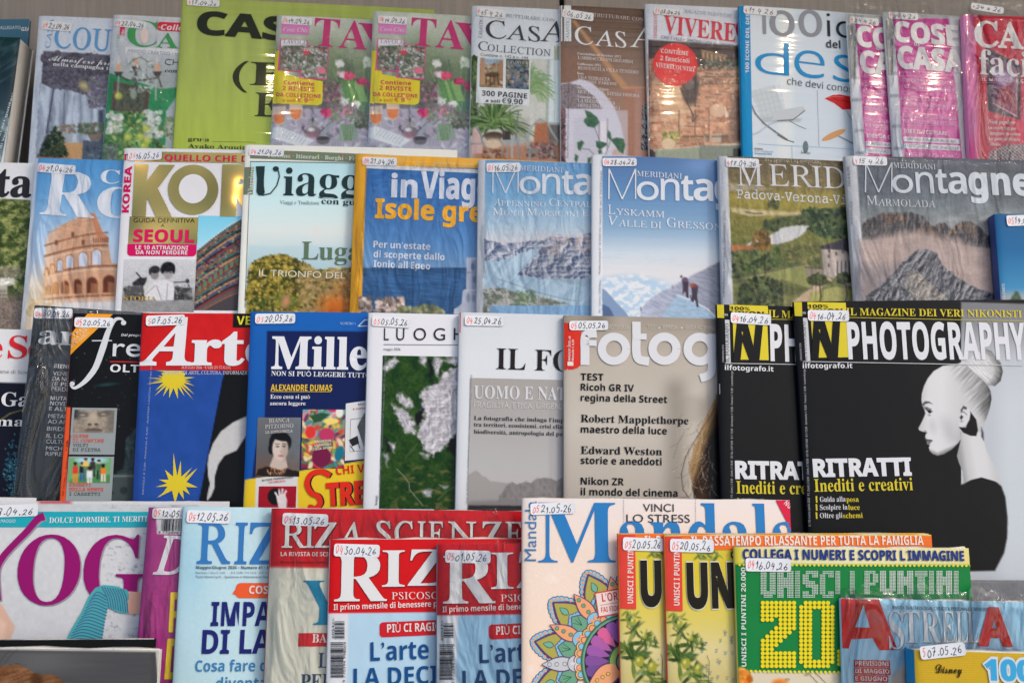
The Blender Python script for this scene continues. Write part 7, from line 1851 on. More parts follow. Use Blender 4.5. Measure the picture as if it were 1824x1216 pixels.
@art('p1', 'p2')
def _(m):
 two = m.key == 'p2'; dx = 682 if two else 0; dy = 14 if two else 0
 def f(G):
  G.fill((168,198,216) if not two else (150,188,212)); G.poly([(380 + dx,300),(1800 + dx,300),(1800 + dx,760 + dy),(380 + dx,782 + dy)],(196,36,40) if not two else (184,38,46),3)
  G.poly([(380 + dx,784 + dy),(532 + dx,781 + dy),(520 + dx,1300),(370 + dx,1300)],(206,208,212),3); G.blend(.4 * ss(1000 + dx,1060 + dx, G.X) * (G.Y > 790),(140,166,184)); G.mul(.97 + .06 * fbm(G.X / 60, G.Y / 120, m.seed))
 m.cover(f,3)
 W = (212,212,212)
 T = lambda t, s, x0, y, x1, h, c, l=4, **k: m.text(t, s, x0 + dx, y + dy, x1 + dx, h, c, layer=l, **k)
 for c, d, l in (((120,24,30),5,3),(W,0,5)):
  T('R', 'b',440 + d,704 + d,765 + d,290, c, l, part='masthead'); T('I', 'b',740 + d,612 + d,880 + d,222, c, l, part='masthead'); T('ZA', 'b',900 + d,606 + d,1420 + d,222, c, l, part='masthead')
 T('PSICOSOMATICA', 'r',800,690,1370,42,(226,204,200)); T('Il primo mensile di benessere per', 'sb',437,758,1120,34,(226,206,204), rot=1.4)
 m.box(724 + dx,835 + dy,1250 + dx,925 + dy,(190,44,50),2, rnd=22, rot=.03); T('PIÙ CI RAGIONI', 'sb',772,898,1170,50,(220,206,204), rot=1.5)
 N = (36,78,130) if not two else (44,72,112)
 T('L’arte', 'sb',668,1076,1026,112, N, rot=1.5); T('LA DECISIONE', 'sb',562,1236,1500,106, N, rot=1.2)
 m.barcode(443 + dx,828 + dy,504 + dx,940, True, seed=3); m.barcode(418 + dx,960 + dy,496 + dx,1185 + dy, True, seed=5); m.text('60543>', 'n',440 + dx,934 + dy,560 + dx,14,(70,70,76), rot=90); m.text('9 770394 998009' if not two else '9 770394 998078', 'n',510 + dx,1210 + dy,750 + dx,15,(70,70,76), rot=90)
 m.sticker(442 if not two else 1136,342 if not two else 382,284,78, '04' if not two else '05', '30.04.26' if not two else '01.05.26', rot=-.5)
@art('ma')
def _(m):
 CR = (228,212,200)
 def f(G):
  G.grad([(60,(222,212,208)),(400,(226,208,194)),(1216,(232,206,184))])
  r = random.Random(3)
  for cx, cy, R in ((230,560,220),(90,1130,150),(760,700,300)):
   for k in range(24):
    a = k * math.pi / 12; G.line([(cx, cy),(cx + R * math.cos(a - .1), cy + R * math.sin(a - .1))],2,(236,222,212),3,.7)
 m.cover(f,3)
 BL = (52,120,180)
 m.text('M', 'b',135,462,625,372, BL, 'masthead', off=-.004); m.text('andala', 'b',640,470,1830,380, BL, 'masthead')
 m.text('Mandala', 'n',122,452,490,72,(70,120,170), rot=89.5)
 m.text('VINCI', 'n',790,142,990,48,(66,62,62)); m.text('LO STRESS', 'n',686,210,1098,50,(66,62,62))
 for x in (668,1118):
  for k in range(15): m.ell(x + k * .1,70 + 10 * k,2.4,2.4,(70,66,66),3, 'dotted_rule',6)
 m.poly([(1620,60),(1880,64),(1880,260)],(204,44,72),3, 'corner_flash'); m.text('NUOVA!', 'sb',1670,95,1800,34,(226,200,204), layer=5, rot=-42)
 # the mandala: rings of petals about a centre off to the lower right
 CX_, CY_ = 700,1080; PU = (98,70,110); OR = (226,158,116); GN = (106,158,128); SK = (126,186,212); OL = (166,160,84); GR = (190,192,196)
 def petal(a, r0, r1, w, col, l, line=PU, lw=8, part='mandala'):
  def P(k, g=0):
   pts = []
   for q in range(13):
    t = q / 12; ww = (w + g) * math.sin(math.pi * (t ** .8)) ; pts.append((r0 - g + (r1 - r0 + 2 * g) * t, ww))
   pts = pts + [(x,-y) for x, y in pts[-2:0:-1]]
   return [(CX_ + x * math.cos(a) - y * math.sin(a), CY_ + x * math.sin(a) + y * math.cos(a)) for x, y in pts]
  m.poly(P(0, lw), line, l, part); m.poly(P(0), col, l + .6, part)
 def disc(a, r, R, c, l, line=PU, lw=5):
  x, y = CX_ + r * math.cos(a), CY_ + r * math.sin(a)
  m.ell(x, y, R + lw, R + lw, line, l, 'mandala',16); m.ell(x, y, R, R, c, l + .5, 'mandala',16)
 angles = [math.radians(d) for d in (192,218,245,272,165)]
 for i, a in enumerate(angles):
  g = i in (3,)
  for k in range(-7,8):
   t = k / 7.0; aa = a + t * .205; rr = 610 - 150 * abs(t) ** 1.6
   disc(aa, rr,17, SK if not (g and k > 0) else GR,1); disc(aa, rr,7, OR if not (g and k > 0) else GR,1.9, OR,1)
  petal(a,330,600,92, PU,2.2); petal(a,340,590,80, OL if not g else (205,206,208),3); 
  petal(a,480,545,17,(110,170,150),4.2,(50,60,70),4)
  for k in range(-4,5): disc(a + k * .042,452 - 10 * abs(k),15, SK,4.4); 
  petal(a,330,450,58, GN,5.4)
  for k in (-1,0,1): 
   b = a + k * .06; m.stroke([(CX_ + 370 * math.cos(a), CY_ + 370 * math.sin(a)),(CX_ + 425 * math.cos(b), CY_ + 425 * math.sin(b))],3,(50,70,60),7, 'mandala')
  b = a + math.radians(13)
  petal(b,330,540,42, OR if i != 4 else GR,6.6)
  for r_ in (400,450,495): disc(b, r_,11, GN if i != 4 else GR,8,(60,90,70),3)
  disc(b,330,50, SK if i != 4 else GR,8)
  for k in range(4): petal_a = k * math.pi / 2; m.ell(CX_ + 330 * math.cos(b) + 20 * math.cos(petal_a), CY_ + 330 * math.sin(b) + 20 * math.sin(petal_a),17,9, OR if i != 4 else (205,206,208),9.6, 'mandala',12, petal_a)
 for k in range(16):
  a = math.radians(165 + 8.2 * k); disc(a,330 - 20,30,(226,180,96),8.6,(110,70,90),6); disc(a,310,17, OR if k % 2 else SK,9.8, PU,4)
 m.ell(CX_, CY_,302,302,(70,110,90),10.4, 'mandala',48); m.ell(CX_, CY_,290,290, GN,11, 'mandala',48); m.ell(CX_, CY_,278,278,(60,50,70),11.5, 'mandala',48)
 for k, c in enumerate([(112,80,140),(126,84,146),(150,92,160),(166,96,160),(206,100,146),(140,88,156),(150,92,160),(136,84,150)]):
  a = math.radians(166 + 15.5 * k)
  pts = [(120,0)] + [(r_, w_) for r_, w_ in ((180,26),(220,33),(250,34),(268,24),(274,0))] + [(r_,-w_) for r_, w_ in ((268,24),(250,34),(220,33),(180,26))]
  m.poly([(CX_ + x * math.cos(a) - y * math.sin(a), CY_ + x * math.sin(a) + y * math.cos(a)) for x, y in pts], c,12.2, 'mandala')
 m.ell(CX_, CY_,128,128,(60,90,70),12.8, 'mandala',32); m.ell(CX_, CY_,118,118,(140,170,96),13.3, 'mandala',32); m.ell(CX_, CY_,84,84,(60,90,70),13.8, 'mandala',32); m.ell(CX_, CY_,74,74, GN,14.2, 'mandala',32)
 petal(math.radians(150),60,290,60, OR,13, PU,9)
 for r_ in (150,190,230): disc(math.radians(150), r_,10,(206,180,90),15,(90,60,60),3)
 # rubber stamp
 ST = (200,64,66)
 m.poly([(486,650),(700,610),(700,770),(510,805)],(224,208,200),16, 'stamp'); m.stroke([(700,614),(490,652),(512,800),(700,766)],9, ST,16.6, 'stamp'); m.text("L'OR", 'sb',534,706,636,50, ST, 'stamp', layer=17, rot=7); m.text('FAI FIORIRE', 'sb',528,772,690,30, ST, 'stamp', layer=17, rot=7); m.stroke([(520,728),(700,696)],3, ST,17, 'stamp')
 m.sticker(84,92,284,72, '05', '21.05.26', rot=2)
@art('u1', 'u2')
def _(m):
 dx = 0 if m.key == 'u1' else 291; dy = 0 if m.key == 'u1' else 13
 X = lambda *p: [(a + dx, b + dy) for a, b in p]
 def f(G):
  G.grad([(280,(206,186,66)),(560,(206,186,60)),(800,(206,190,96)),(1000,(206,194,140)),(1216,(190,176,116))])
  r = random.Random(5)
  for t in (([(720,790),(690,860),(740,900),(800,940),(870,960)]),([(650,980),(720,1020),(760,1080),(820,1120),(880,1200)])):
   G.line(X(*t),6,(96,84,60))
  for (x, y, L, n) in ((715,790,42,14),(740,870,46,16),(800,930,44,18),(860,960,36,14),(690,1000,80,12),(740,1060,84,14),(810,1130,70,14),(860,1190,60,12),(880,410,44,12),(950,400,40,10),(1140,410,44,12)):
   for k in range(n):
    a = r.uniform(0,6.28); l = L * r.uniform(.7,1.2); cx, cy = x + dx + r.uniform(-26,26), y + dy + r.uniform(-30,30)
    c = r.choice([(56,80,38),(92,116,52),(44,64,34),(130,142,76),(70,96,52)]); G.ell(cx + math.cos(a) * l * .5, cy + math.sin(a) * l * .5, l * .55, l * .14, c, a,3); G.line([(cx, cy),(cx + math.cos(a) * l, cy + math.sin(a) * l)],2,(150,160,110),2.6,.6)
  for x, y in ((770,1080),(850,1112),(732,830),(800,920)): G.ell(x + dx, y + dy,28 if y > 1000 else 15,34 if y > 1000 else 18,(150,150,60),.3); G.ell(x + dx - 8, y + dy - 10,8,12,(200,200,120),.3,5)
 m.cover(f)
 OR = (222,110,52)
 m.poly(X((738,280),(2800,280),(2800,372),(738,368)), OR,2, 'banner'); m.poly(X((637,284),(740,284),(748,752),(650,750)),(212,72,62),3, 'side_strip')
 m.text('IL PASSATEMPO RILASSANTE PER TUTTA LA FAMIGLIA', 'sb',800 + dx,(352 if m.key == 'u1' else 355),2350 + dx,58,(226,212,202), layer=5, rot=0)
 m.text('UNISCI I PUNTINI', 'sb',728 + dx,716 + dy,1082 + dx,36,(222,206,200), layer=5, rot=88.5)
 for o, c, l in ((0.014,(206,206,190),3),(0.0,(42,40,34),4.5)): m.text('UNISCI', 'sb',777 + dx - o * 160,725 + dy + o * 160,1500 + dx,258 + o * 260, c, 'masthead', layer=l, off=.032 + o)
 if m.key == 'u2':
  r = random.Random(9)
  for k in range(26):
   x, y = r.uniform(1150,1365), r.uniform(900,1216); m.ell(x, y,4.5,4.5,(70,150,190),3, 'puzzle_dot',8); m.text(str(r.randint(10,199)), 'n', x - 8, y - 8, x + 10,11,(130,124,100), 'puzzle_number')
  m.stroke([(1190,1040),(1206,1080),(1200,1216)],2.5,(70,66,56),3)
 else:
  m.stroke([(900,1030),(912,1060),(908,1216)],2.5,(70,66,56),3)
  for x, y in ((886,1066),(912,1132),(765,1152),(790,1155),(888,1140)): m.ell(x, y,4.5,4.5,(70,150,190),3, 'puzzle_dot',8)
 if m.key == 'u2': m.ell(1350,412,14,24,(60,56,50),3); m.ell(1352,412,6,10,(214,206,190),4)
 m.sticker(664 if m.key == 'u1' else 958,302 if m.key == 'u1' else 312,264 if m.key == 'u1' else 280,80, '05', '20.05.26', rot=-1)
LET = {'U': ['11011', '11011', '11011', '11011', '11011', '11011', '11111', '01110'], 'N': ['11011', '11011', '11111', '11111', '11111', '11011', '11011', '11011'], 'I': ['11'] * 8,
 'S': ['01111', '11011', '11000', '11110', '01111', '00011', '11011', '11110'], 'C': ['01111', '11011', '11000', '11000', '11000', '11000', '11011', '01111'],
 'P': ['11110', '11011', '11011', '11011', '11110', '11000', '11000', '11000'], 'T': ['11111', '11111', '01110', '01110', '01110', '01110', '01110', '01110'], ' ': ['00'] * 8}
@art('un')
def _(m):
 GR = (22,122,66); YE = (222,204,44)
 def f(G):
  G.fill(GR); G.poly([(20,140),(1600,140),(1600,262),(20,255)],(216,208,150),3); G.blend(.8 * ss(110,40, G.X) * (G.Y < 258),(206,190,40)); G.blend(.6 * ss(1400,1580, G.X) * (G.Y < 260),(206,186,50)); G.blend(.35 * np.exp(-((G.X - 700) / 400) ** 2) * (G.Y < 258),(226,224,200))
  G.poly([(40,915),(300,925),(900,930),(900,1040),(40,1040)],(206,196,170),4); G.spray(26,(50,910,130,1000),22, [(226,140,56),(232,160,80),(214,116,40)],4,1.3); G.ell(310,990,50,24,(226,140,70),0,6); G.ell(300,995,26,14,(190,96,40),0,6,.5)
 m.cover(f,2.6)
 m.text('COLLEGA I NUMERI E SCOPRI L’IMMAGINE', 'sb',80,226,1506,60,(44,60,124), layer=4, off=.02, rot=-.2)
 V = []
 def dots(rows, x0, y0, cw, ch, sub, col, rad, part, l=4):
  for j, row in enumerate(rows):
   for i, b in enumerate(row):
    if b == '1':
     for a in range(sub):
      for c in range(sub): m.ell(x0 + (i + (a + .5) / sub) * cw, y0 + (j + (c + .5) / sub) * ch, rad, rad, col, l, part,8 if rad > 6 else 4, math.pi / 4 if rad < 6 else 0)
 x = 188
 for ch, w in zip('UNISCI I PUNTINI',(102,110,40,106,96,40,44,40,44,96,108,110,88,40,108,40)):
  g = LET[ch]; cw = (w - 9) / len(g[0]); 
  if ch == ' ': x += w; continue
  dots(g, x,298, cw,18.2 if x > 600 else 21,2,(204,212,206), min(cw,20) / 4.3, 'dotted_lettering'); x += w if ch != 'I' else 46
 two = ['11111111', '11111111', '11111111', '11111111', '11100111', '11100111', '00011110', '00111110', '01111100', '11111000', '11110000', '11100000', '11111111', '11111111', '11111111', '11111111']
 zero = ['01111110', '11111111'] + ['11100111'] * 12 + ['11111111', '01111110']
 two[4] = '11101111'; two[5] = '00001111'; two[6] = '00011111'
 for g, x0 in ((two,188),(zero,425)):
  dots(g, x0,484,27.5,26,1, YE,13.5, 'dotted_numeral')
 dots(['111', '111', '111', '111'],660,784,27.5,26,1, YE,13.5, 'dotted_numeral')
 for k in range(58): m.ell(60 + 27 * k,262 + k * .1,8,8, YE,3, 'dotted_rule',8)
 for k in range(22): m.ell(130 + 27 * k,920 + k * .3,9,9, YE,3, 'dotted_rule',8)
 m.text('UNISCI I PUNTINI 20.000', 'sb',100,892,690,28,(206,216,208), layer=4, rot=88.5)
 m.stroke([(480,925),(560,1010)],3,(60,60,56),3); m.stroke([(525,925),(610,1010)],3,(60,60,56),3); m.text('525', 'n',342,975,370,12,(90,90,80)); m.text('325', 'n',460,948,485,12,(90,90,80))
 m.sticker(94,220,285,80, '04', '16.04.26', rot=-2)
@art('as')
def _(m):
 m.cover(lambda G: (G.grad([(470,(158,204,226)),(700,(160,204,226)),(1000,(170,206,222))]), G.ell(1400,740,110,20,(206,190,170),0,14,.8), G.poly([(1000,960),(1100,850),(1180,900),(1150,1050),(990,1050)],(214,190,170),20)),3)
 RD = (206,46,44); W = (212,216,220)
 m.poly([(690,470),(922,470),(1036,788),(925,790),(884,716),(752,722),(738,780),(640,778),(660,700)], RD,3, 'masthead'); m.poly([(826,512),(866,650),(775,648)],(160,204,226),4, 'counter')
 for c, d, l in (((120,140,156),5,4),(W,0,5.5)):
  m.text('S', 'b',985 + d,780 + d,1080 + d,225, c, 'masthead', layer=l, off=-.006)
  for ch, x0, x1, y0, h in (('T',1070,1180,744,190),('R',1185,1305,742,190),('E',1310,1395,742,190),('L',1400,1475,742,190),('L',1470,1545,742,190)): m.text(ch, 'b', x0 + d, y0 + d, x1 + d, h, c, 'masthead', layer=l, off=-.006)
 m.text('A', 'sb',1530,756,1760,220, RD, 'masthead', layer=6.5, off=.03); m.text('RIVISTA DI ASTROLOGIA, CRESCITA PERSONALE E BENESSERE', 'n',1006,536,1640,20,(70,80,90))
 for t, y0, x1 in (('PREVISIONI',850,995),('DI MAGGIO',897,998),('E GIUGNO',944,984)): m.box(768 + (y0 > 890) * 1, y0, x1, y0 + 42,(190,46,50),3); m.text(t, 'sb',776, y0 + 34, x1 - 8,26,(214,210,210), layer=5)
@art('di')
def _(m):
 def f(G): G.fill((196,162,50)); G.mul(.94 + .1 * ((np.floor(G.Y / 7) % 2) * .5 + fbm(G.X / 5, G.Y / 5,3) * .6))
 m.cover(f,2)
 m.text('Disney', 'scr',1275,930,1440,52,(62,52,36), off=.012)
 for c, d, o in (((200,208,214),0,.06),((64,160,206),0,0)): m.text('100', 'sb',1575 - o * 200,970 + o * 80,1880 + o * 60,118 + o * 150, c, 'headline', layer=4 if o else 6, off=.03 + o)
 m.sticker(1172,768,282,80, '5', '07.05.26', rot=6)
@art('k1')
def _(m): m.cover(lambda G: G.fill((30,30,32)),12, 'gloss')
@art('k2')
def _(m):
 def f(G):
  G.fill((196,192,184)); G.poly([(-1200,990),(975,1020),(1000,1400),(-1200,1400)],(78,78,80),4); n = fbm(G.X / 300, G.Y / 18,3); G.blend(.35 * n * ss(960,930, G.X),(104,104,106)); G.blend(.5 * np.exp(-((G.X - 250) / 260) ** 2) * ss(1010,1040, G.Y) * ss(1200,1100, G.Y),(118,118,116))
  P = [(-60,1130),(0,1110),(60,1098),(120,1102),(180,1130),(240,1160),(330,1160),(400,1200),(460,1260),(-60,1260)]
  G.ptex(P, lambda x, y: np.stack([116 + 90 * (fbm((x * .3 + y) / 7,(x - y * .5) / 70,4) - .4),80 + 74 * (fbm((x * .3 + y) / 7,(x - y * .5) / 70,4) - .4),56 + 60 * (fbm((x * .3 + y) / 7,(x - y * .5) / 70,4) - .4)],-1),4,5,40)
  for x0, y0, x1, y1 in ((0,1085,60,1010),(30,1090,110,1000),(60,1100,160,1100)): G.line([(x0, y0),((x0 + x1) / 2,(y0 + y1) / 2 - 6),(x1, y1)],2,(60,48,40),3,.7)
  G.ell(230,1200,40,40,(70,48,36),.4,16,.7)
 m.cover(f)
@art('b1', 'b2')
def _(m): m.cover(lambda G: (G.fill((212,212,212)), G.rect(64,885,125,900,(190,60,70),1.5) if m.key == 'b2' else None),12)
# ------------------------------------------------------------------ clear wrappers
for k, e, a, mt, sd, tf in (('co',(0,.001,.001),.0008, 'film',1,.001),('cc',(0,.001,.001),.0008, 'film',2,.001),('t1',(.001,.002,.001),.0010, 'film',4,.003),('t2',(.001,.003,.001),.0010, 'film',5,.003),
       ('ca',(.001,.001,.001),.0008, 'film',6,.002),('vi',(.001,.001,.001),.0010, 'film',7,.002),('gd',(0,.002,.001),.0009, 'film',15,.002),
       ('c1',(.0015,.014,.004),.0016, 'film_loose',8,.004),('c2',(.0015,.016,.004),.0016, 'film_loose',9,.004),('cf',(.001,.020,.004),.0014, 'film_loose',10,.004),
       ('ro',(.0005,.001,.001),.0008, 'film',11,.002),('iv',(.001,.002,.001),.0010, 'film',12,.002),('m1',(.001,.001,.001),.0008, 'film',13,.001),('me',(.001,.002,.001),.0010, 'film',14,.002),('m3',(.001,.002,.001),.0012, 'film',16,.002),
       ('ar',(.001,.003,.001),.0016, 'film_loose',17,.005),('dm',(.001,.001,.001),.0008, 'film',18,.002),('rs',(.001,.002,.001),.0010, 'film',19,.002),('p2',(.001,.002,.001),.0010, 'film',20,.002),('as',(.0,.011,.004),.0009, 'film_loose',21,.010)):
 MAGS[k].film(e, a, mt, sd, tuft=tf)
for m in MAGS.values():
 if m.key not in PAINTED:
  c = [random.randint(60,220) for _ in range(3)]
  m.cover(lambda G: G.fill(c), res=20)
read_type('b', [
65,325,2,28,-7,0,0,14,14,2,11,7,9,12,10,21,117,291,13,0,119,-282,20,-39,10,-9,14,-3,0,-14,-159,0,0,14,17,1,13,4,7,6,3,9,-8,27,-15,38,-111,0,-21,-55,2,-18,7,-7,11,-4,19,-1,0,
-14,3,85,120,95,0,-48,118,66,330,3,38,12,0,0,13,21,3,14,8,6,14,3,23,0,214,-1,18,-3,14,-6,9,-8,6,-26,5,0,12,152,0,40,-2,33,-7,25,-11,18,-15,11,-19,4,-24,-5,-28,-15,-22,-26,-16,
-35,-11,29,-8,25,-10,19,-13,14,-15,8,-19,3,-21,-3,-22,-6,-19,-11,-17,-16,-14,-19,-12,-23,-8,-27,-4,-30,-2,13,136,188,38,3,22,12,12,21,4,33,-3,30,-8,20,-16,12,-24,4,-14,-2,-7,
-5,-3,-9,-1,-16,13,165,18,28,5,18,14,10,24,3,35,-4,35,-14,24,-23,13,-47,4,0,-123,1,-15,5,-9,9,-5,67,349,1,45,191,-8,-47,6,-42,17,-34,27,-26,36,-17,43,-5,49,5,49,17,42,26,36,35,
27,42,17,48,6,37,-5,44,-14,15,-4,15,6,8,17,13,0,0,-117,-13,0,-20,41,-27,32,-32,20,-35,7,-28,-4,-23,-14,-17,-22,-13,-32,-7,-40,-3,-49,3,-47,8,-37,14,-30,19,-21,25,-12,31,-4,30,
3,30,12,27,20,25,26,14,-13,-28,-32,-33,-23,-38,-14,68,369,2,27,15,0,0,13,20,3,12,6,6,12,2,22,0,223,-2,24,-8,14,-13,7,-21,3,0,12,154,0,42,-3,37,-8,32,-14,26,-19,20,-24,15,-29,9,
-34,3,-38,-5,-52,-15,-43,-25,-33,-35,-23,-44,-14,-55,-5,23,166,18,22,2,20,7,17,12,13,17,10,21,7,26,5,31,1,37,-3,46,-8,38,-13,30,-18,21,-24,12,-29,5,-16,-2,-9,-6,-4,-11,-1,-17,
0,-233,1,-18,4,-11,9,-5,69,329,1,52,11,0,0,13,22,2,14,7,7,14,2,22,0,217,-2,26,-8,16,-13,7,-21,3,0,12,285,0,0,-101,-11,0,-5,21,-7,18,-9,15,-12,11,-33,13,-47,5,-24,-2,-7,-3,-3,
-6,-3,-21,0,-106,37,4,20,13,13,23,9,34,12,0,0,-169,-13,0,-4,27,-7,20,-10,14,-14,10,-18,5,-25,2,0,-116,2,-15,5,-9,11,-4,18,-1,33,2,28,6,24,11,19,16,16,22,14,29,14,0,-20,-107,70,
301,1,45,12,0,0,13,21,4,14,8,6,14,3,23,0,217,-3,23,-7,13,-14,7,-21,5,0,12,282,0,0,-101,-12,0,-7,28,-9,21,-15,16,-19,10,-26,6,-34,2,-22,-1,-7,-2,-4,-4,-2,-17,0,-113,34,4,21,13,
13,23,8,34,13,0,0,-170,-13,0,-8,37,-13,24,-21,13,-34,5,0,-107,1,-16,3,-12,6,-9,10,-5,15,-4,20,-1,0,-13,71,378,1,60,200,-8,-51,6,-44,17,-35,26,-27,36,-17,43,-5,51,5,48,17,43,26,
35,35,27,41,17,47,6,40,-5,43,-14,14,-3,7,1,6,4,10,17,14,0,0,-118,-14,0,-12,29,-15,24,-19,20,-21,15,-22,10,-24,3,-28,-4,-22,-14,-18,-22,-12,-31,-8,-40,-2,-49,1,-37,5,-33,8,-27,
11,-23,14,-18,17,-12,19,-8,21,-2,24,2,15,8,8,14,3,19,0,42,-3,20,-7,12,-15,6,-25,3,0,12,168,0,0,-12,-21,-3,-12,-6,-6,-12,-2,-19,0,-74,-66,-22,72,390,1,53,12,0,0,13,21,3,14,8,6,
13,3,23,0,222,-3,20,-7,14,-13,7,-21,4,0,12,168,0,0,-12,-28,-5,-8,-5,-5,-8,-3,-11,0,-16,0,-95,119,0,0,95,-4,27,-5,8,-7,5,-29,5,0,12,168,0,0,-12,-22,-4,-13,-7,-6,-13,-2,-21,0,
-222,2,-21,6,-14,13,-9,22,-3,0,-13,-168,0,0,13,22,3,13,7,7,13,3,24,0,105,-119,0,0,-105,2,-23,7,-13,13,-8,22,-3,0,-13,73,194,1,24,10,0,0,13,21,4,15,7,7,12,3,20,0,232,-2,19,-7,
11,-14,6,-23,3,0,12,172,0,0,-12,-22,-3,-14,-6,-8,-11,-2,-19,0,-230,4,-25,5,-8,8,-5,30,-7,0,-13,75,380,1,52,12,0,0,13,22,3,13,8,7,13,2,23,0,222,-2,20,-7,14,-13,7,-21,4,0,12,168,
0,0,-12,-28,-5,-8,-5,-5,-8,-3,-11,-1,-16,0,-108,103,104,15,19,6,15,-11,11,-32,4,0,12,145,0,0,-12,-29,-4,-24,-11,-26,-18,-26,-25,-55,-57,143,-177,18,-16,10,-4,14,-2,0,-13,-178,
0,0,13,31,3,6,4,3,6,-13,23,-87,110,-13,-11,0,-88,2,-23,7,-13,13,-8,23,-3,0,-13,76,318,1,32,12,0,0,13,21,3,14,8,6,13,3,23,0,222,-3,21,-7,13,-13,7,-21,4,0,12,174,0,0,-12,-31,-4,
-9,-5,-6,-8,-3,-12,-1,-16,0,-220,2,-27,4,-7,7,-5,25,-2,33,2,27,7,23,11,18,18,16,25,14,31,13,0,-19,-115,77,472,1,45,11,0,0,13,21,3,14,8,7,13,3,22,0,226,-3,25,-6,7,-8,5,-28,5,0,
12,127,0,98,-233,99,233,125,0,0,-12,-21,-4,-13,-8,-7,-13,-2,-20,0,-218,1,-19,3,-13,4,-9,8,-6,26,-4,0,-13,-164,0,0,13,27,6,8,5,5,9,3,12,1,17,0,235,-124,-297,-14,0,-122,290,0,
-230,2,-24,8,-14,15,-7,22,-2,0,-13,78,367,1,35,300,-8,-220,269,0,-202,2,-23,6,-13,14,-7,22,-3,0,-13,-110,0,0,13,15,1,11,3,8,6,5,8,3,12,1,16,0,230,-30,34,-13,4,0,12,103,0,174,
-213,0,155,-3,27,-5,8,-8,5,-28,6,0,12,110,0,0,-12,-22,-4,-12,-7,-7,-13,-2,-22,0,-289,79,391,2,32,194,-8,-36,3,-32,11,-30,16,-26,21,-21,26,-15,31,-10,33,-3,37,3,36,10,33,15,31,
22,26,26,21,30,17,34,10,37,3,35,-3,33,-10,30,-16,25,-21,21,-26,16,-30,10,-34,3,-37,-3,-37,-10,-33,-16,-31,-21,-26,-27,-21,-30,-16,-33,-11,28,197,9,26,4,22,14,16,22,12,31,7,40,
2,50,-1,37,-4,32,-8,27,-10,23,-13,18,-15,13,-18,7,-19,3,-27,-4,-21,-14,-17,-22,-11,-31,-8,-40,-2,-49,2,-37,4,-33,8,-27,10,-23,13,-18,15,-13,18,-7,80,311,2,34,12,0,0,13,21,3,14,
8,6,13,3,23,0,222,-3,20,-7,14,-13,7,-21,4,0,12,147,0,55,-3,36,-8,23,-14,17,-18,11,-23,4,-26,-2,-20,-6,-18,-10,-16,-14,-14,-18,-12,-21,-8,-25,-4,-29,-2,-44,0,0,-93,2,-23,7,-13,
13,-8,22,-3,0,-13,14,136,171,14,0,32,4,20,13,12,23,4,34,-4,34,-9,24,-18,13,-26,5,-13,-1,-7,-4,-4,-8,-1,-11,82,352,2,37,12,0,0,13,21,3,14,8,6,13,3,23,0,222,-3,20,-7,14,-13,7,
-21,4,0,12,150,0,65,-6,47,-16,16,-12,11,-16,7,-18,3,-22,-5,-28,-14,-24,-24,-18,-33,-12,87,-129,15,-19,8,-5,13,-1,0,-13,-106,0,-102,158,-14,0,0,-98,2,-23,7,-13,13,-8,22,-3,0,
-13,16,136,174,16,0,33,5,23,13,14,24,4,34,-2,22,-5,17,-8,14,-11,10,-15,6,-18,2,-16,-2,-10,-4,-4,-11,-1,-17,83,291,1,65,32,-8,0,126,15,0,15,-48,21,-33,28,-19,36,-7,25,4,19,12,
12,18,5,22,-3,15,-7,14,-13,12,-17,11,-47,23,-38,22,-26,24,-15,27,-5,32,3,28,10,25,15,20,21,15,24,9,28,3,33,-3,52,-13,10,4,6,12,13,0,0,-109,-12,0,-9,26,-12,23,-16,18,-18,14,-20,
9,-20,3,-23,-3,-18,-10,-11,-16,-4,-19,3,-18,10,-14,16,-13,23,-12,48,-23,27,-14,20,-15,15,-17,10,-17,5,-19,2,-22,-4,-30,-12,-26,-18,-21,-25,-16,-30,-10,-36,-4,-25,2,-55,15,-7,
-1,-4,-3,-6,-13,84,315,1,28,69,0,0,13,22,3,15,7,7,14,3,23,0,263,-40,-6,-27,-17,-19,-27,-8,-36,-14,0,0,102,298,0,0,-103,-13,0,-5,26,-9,22,-13,17,-18,12,-22,7,-30,3,0,-263,2,-23,
8,-14,14,-8,24,-2,0,-13,85,367,1,52,185,-10,-33,2,-27,6,-22,10,-18,13,-13,18,-10,21,-6,26,-1,30,0,166,-3,20,-7,14,-13,7,-21,4,0,12,168,0,0,-12,-28,-5,-8,-5,-5,-8,-3,-27,0,-178,
4,-38,12,-28,22,-16,32,-6,26,3,22,9,17,14,12,20,8,25,2,32,0,163,-2,20,-8,13,-14,8,-23,4,0,12,108,0,0,-12,-19,-5,-12,-8,-6,-13,-1,-19,0,-147,-2,-36,-6,-31,-10,-25,-14,-19,-18,
-15,-23,-10,-26,-6,86,319,1,27,158,-10,-125,294,-16,29,-11,9,-17,5,0,12,168,0,0,-12,-20,-2,-13,-3,-8,-7,-2,-10,6,-23,73,-175,66,174,5,24,-2,10,-8,7,-31,5,0,12,106,0,0,-12,-14,
-3,-11,-6,-10,-12,-9,-21,-114,-295,87,455,1,45,127,-8,-103,301,-6,15,-7,10,-9,6,-14,3,0,12,147,0,0,-12,-14,-2,-9,-3,-6,-7,-1,-9,5,-28,56,-164,58,149,-17,48,-8,9,-11,4,-17,3,0,
12,156,0,0,-12,-26,-5,-6,-7,-2,-8,4,-19,56,-164,50,151,6,28,-2,10,-6,8,-11,4,-15,2,0,12,90,0,0,-12,-13,-5,-9,-8,-8,-13,-7,-19,-96,-290,-13,0,-84,238,-93,-238,89,317,1,41,76,0,
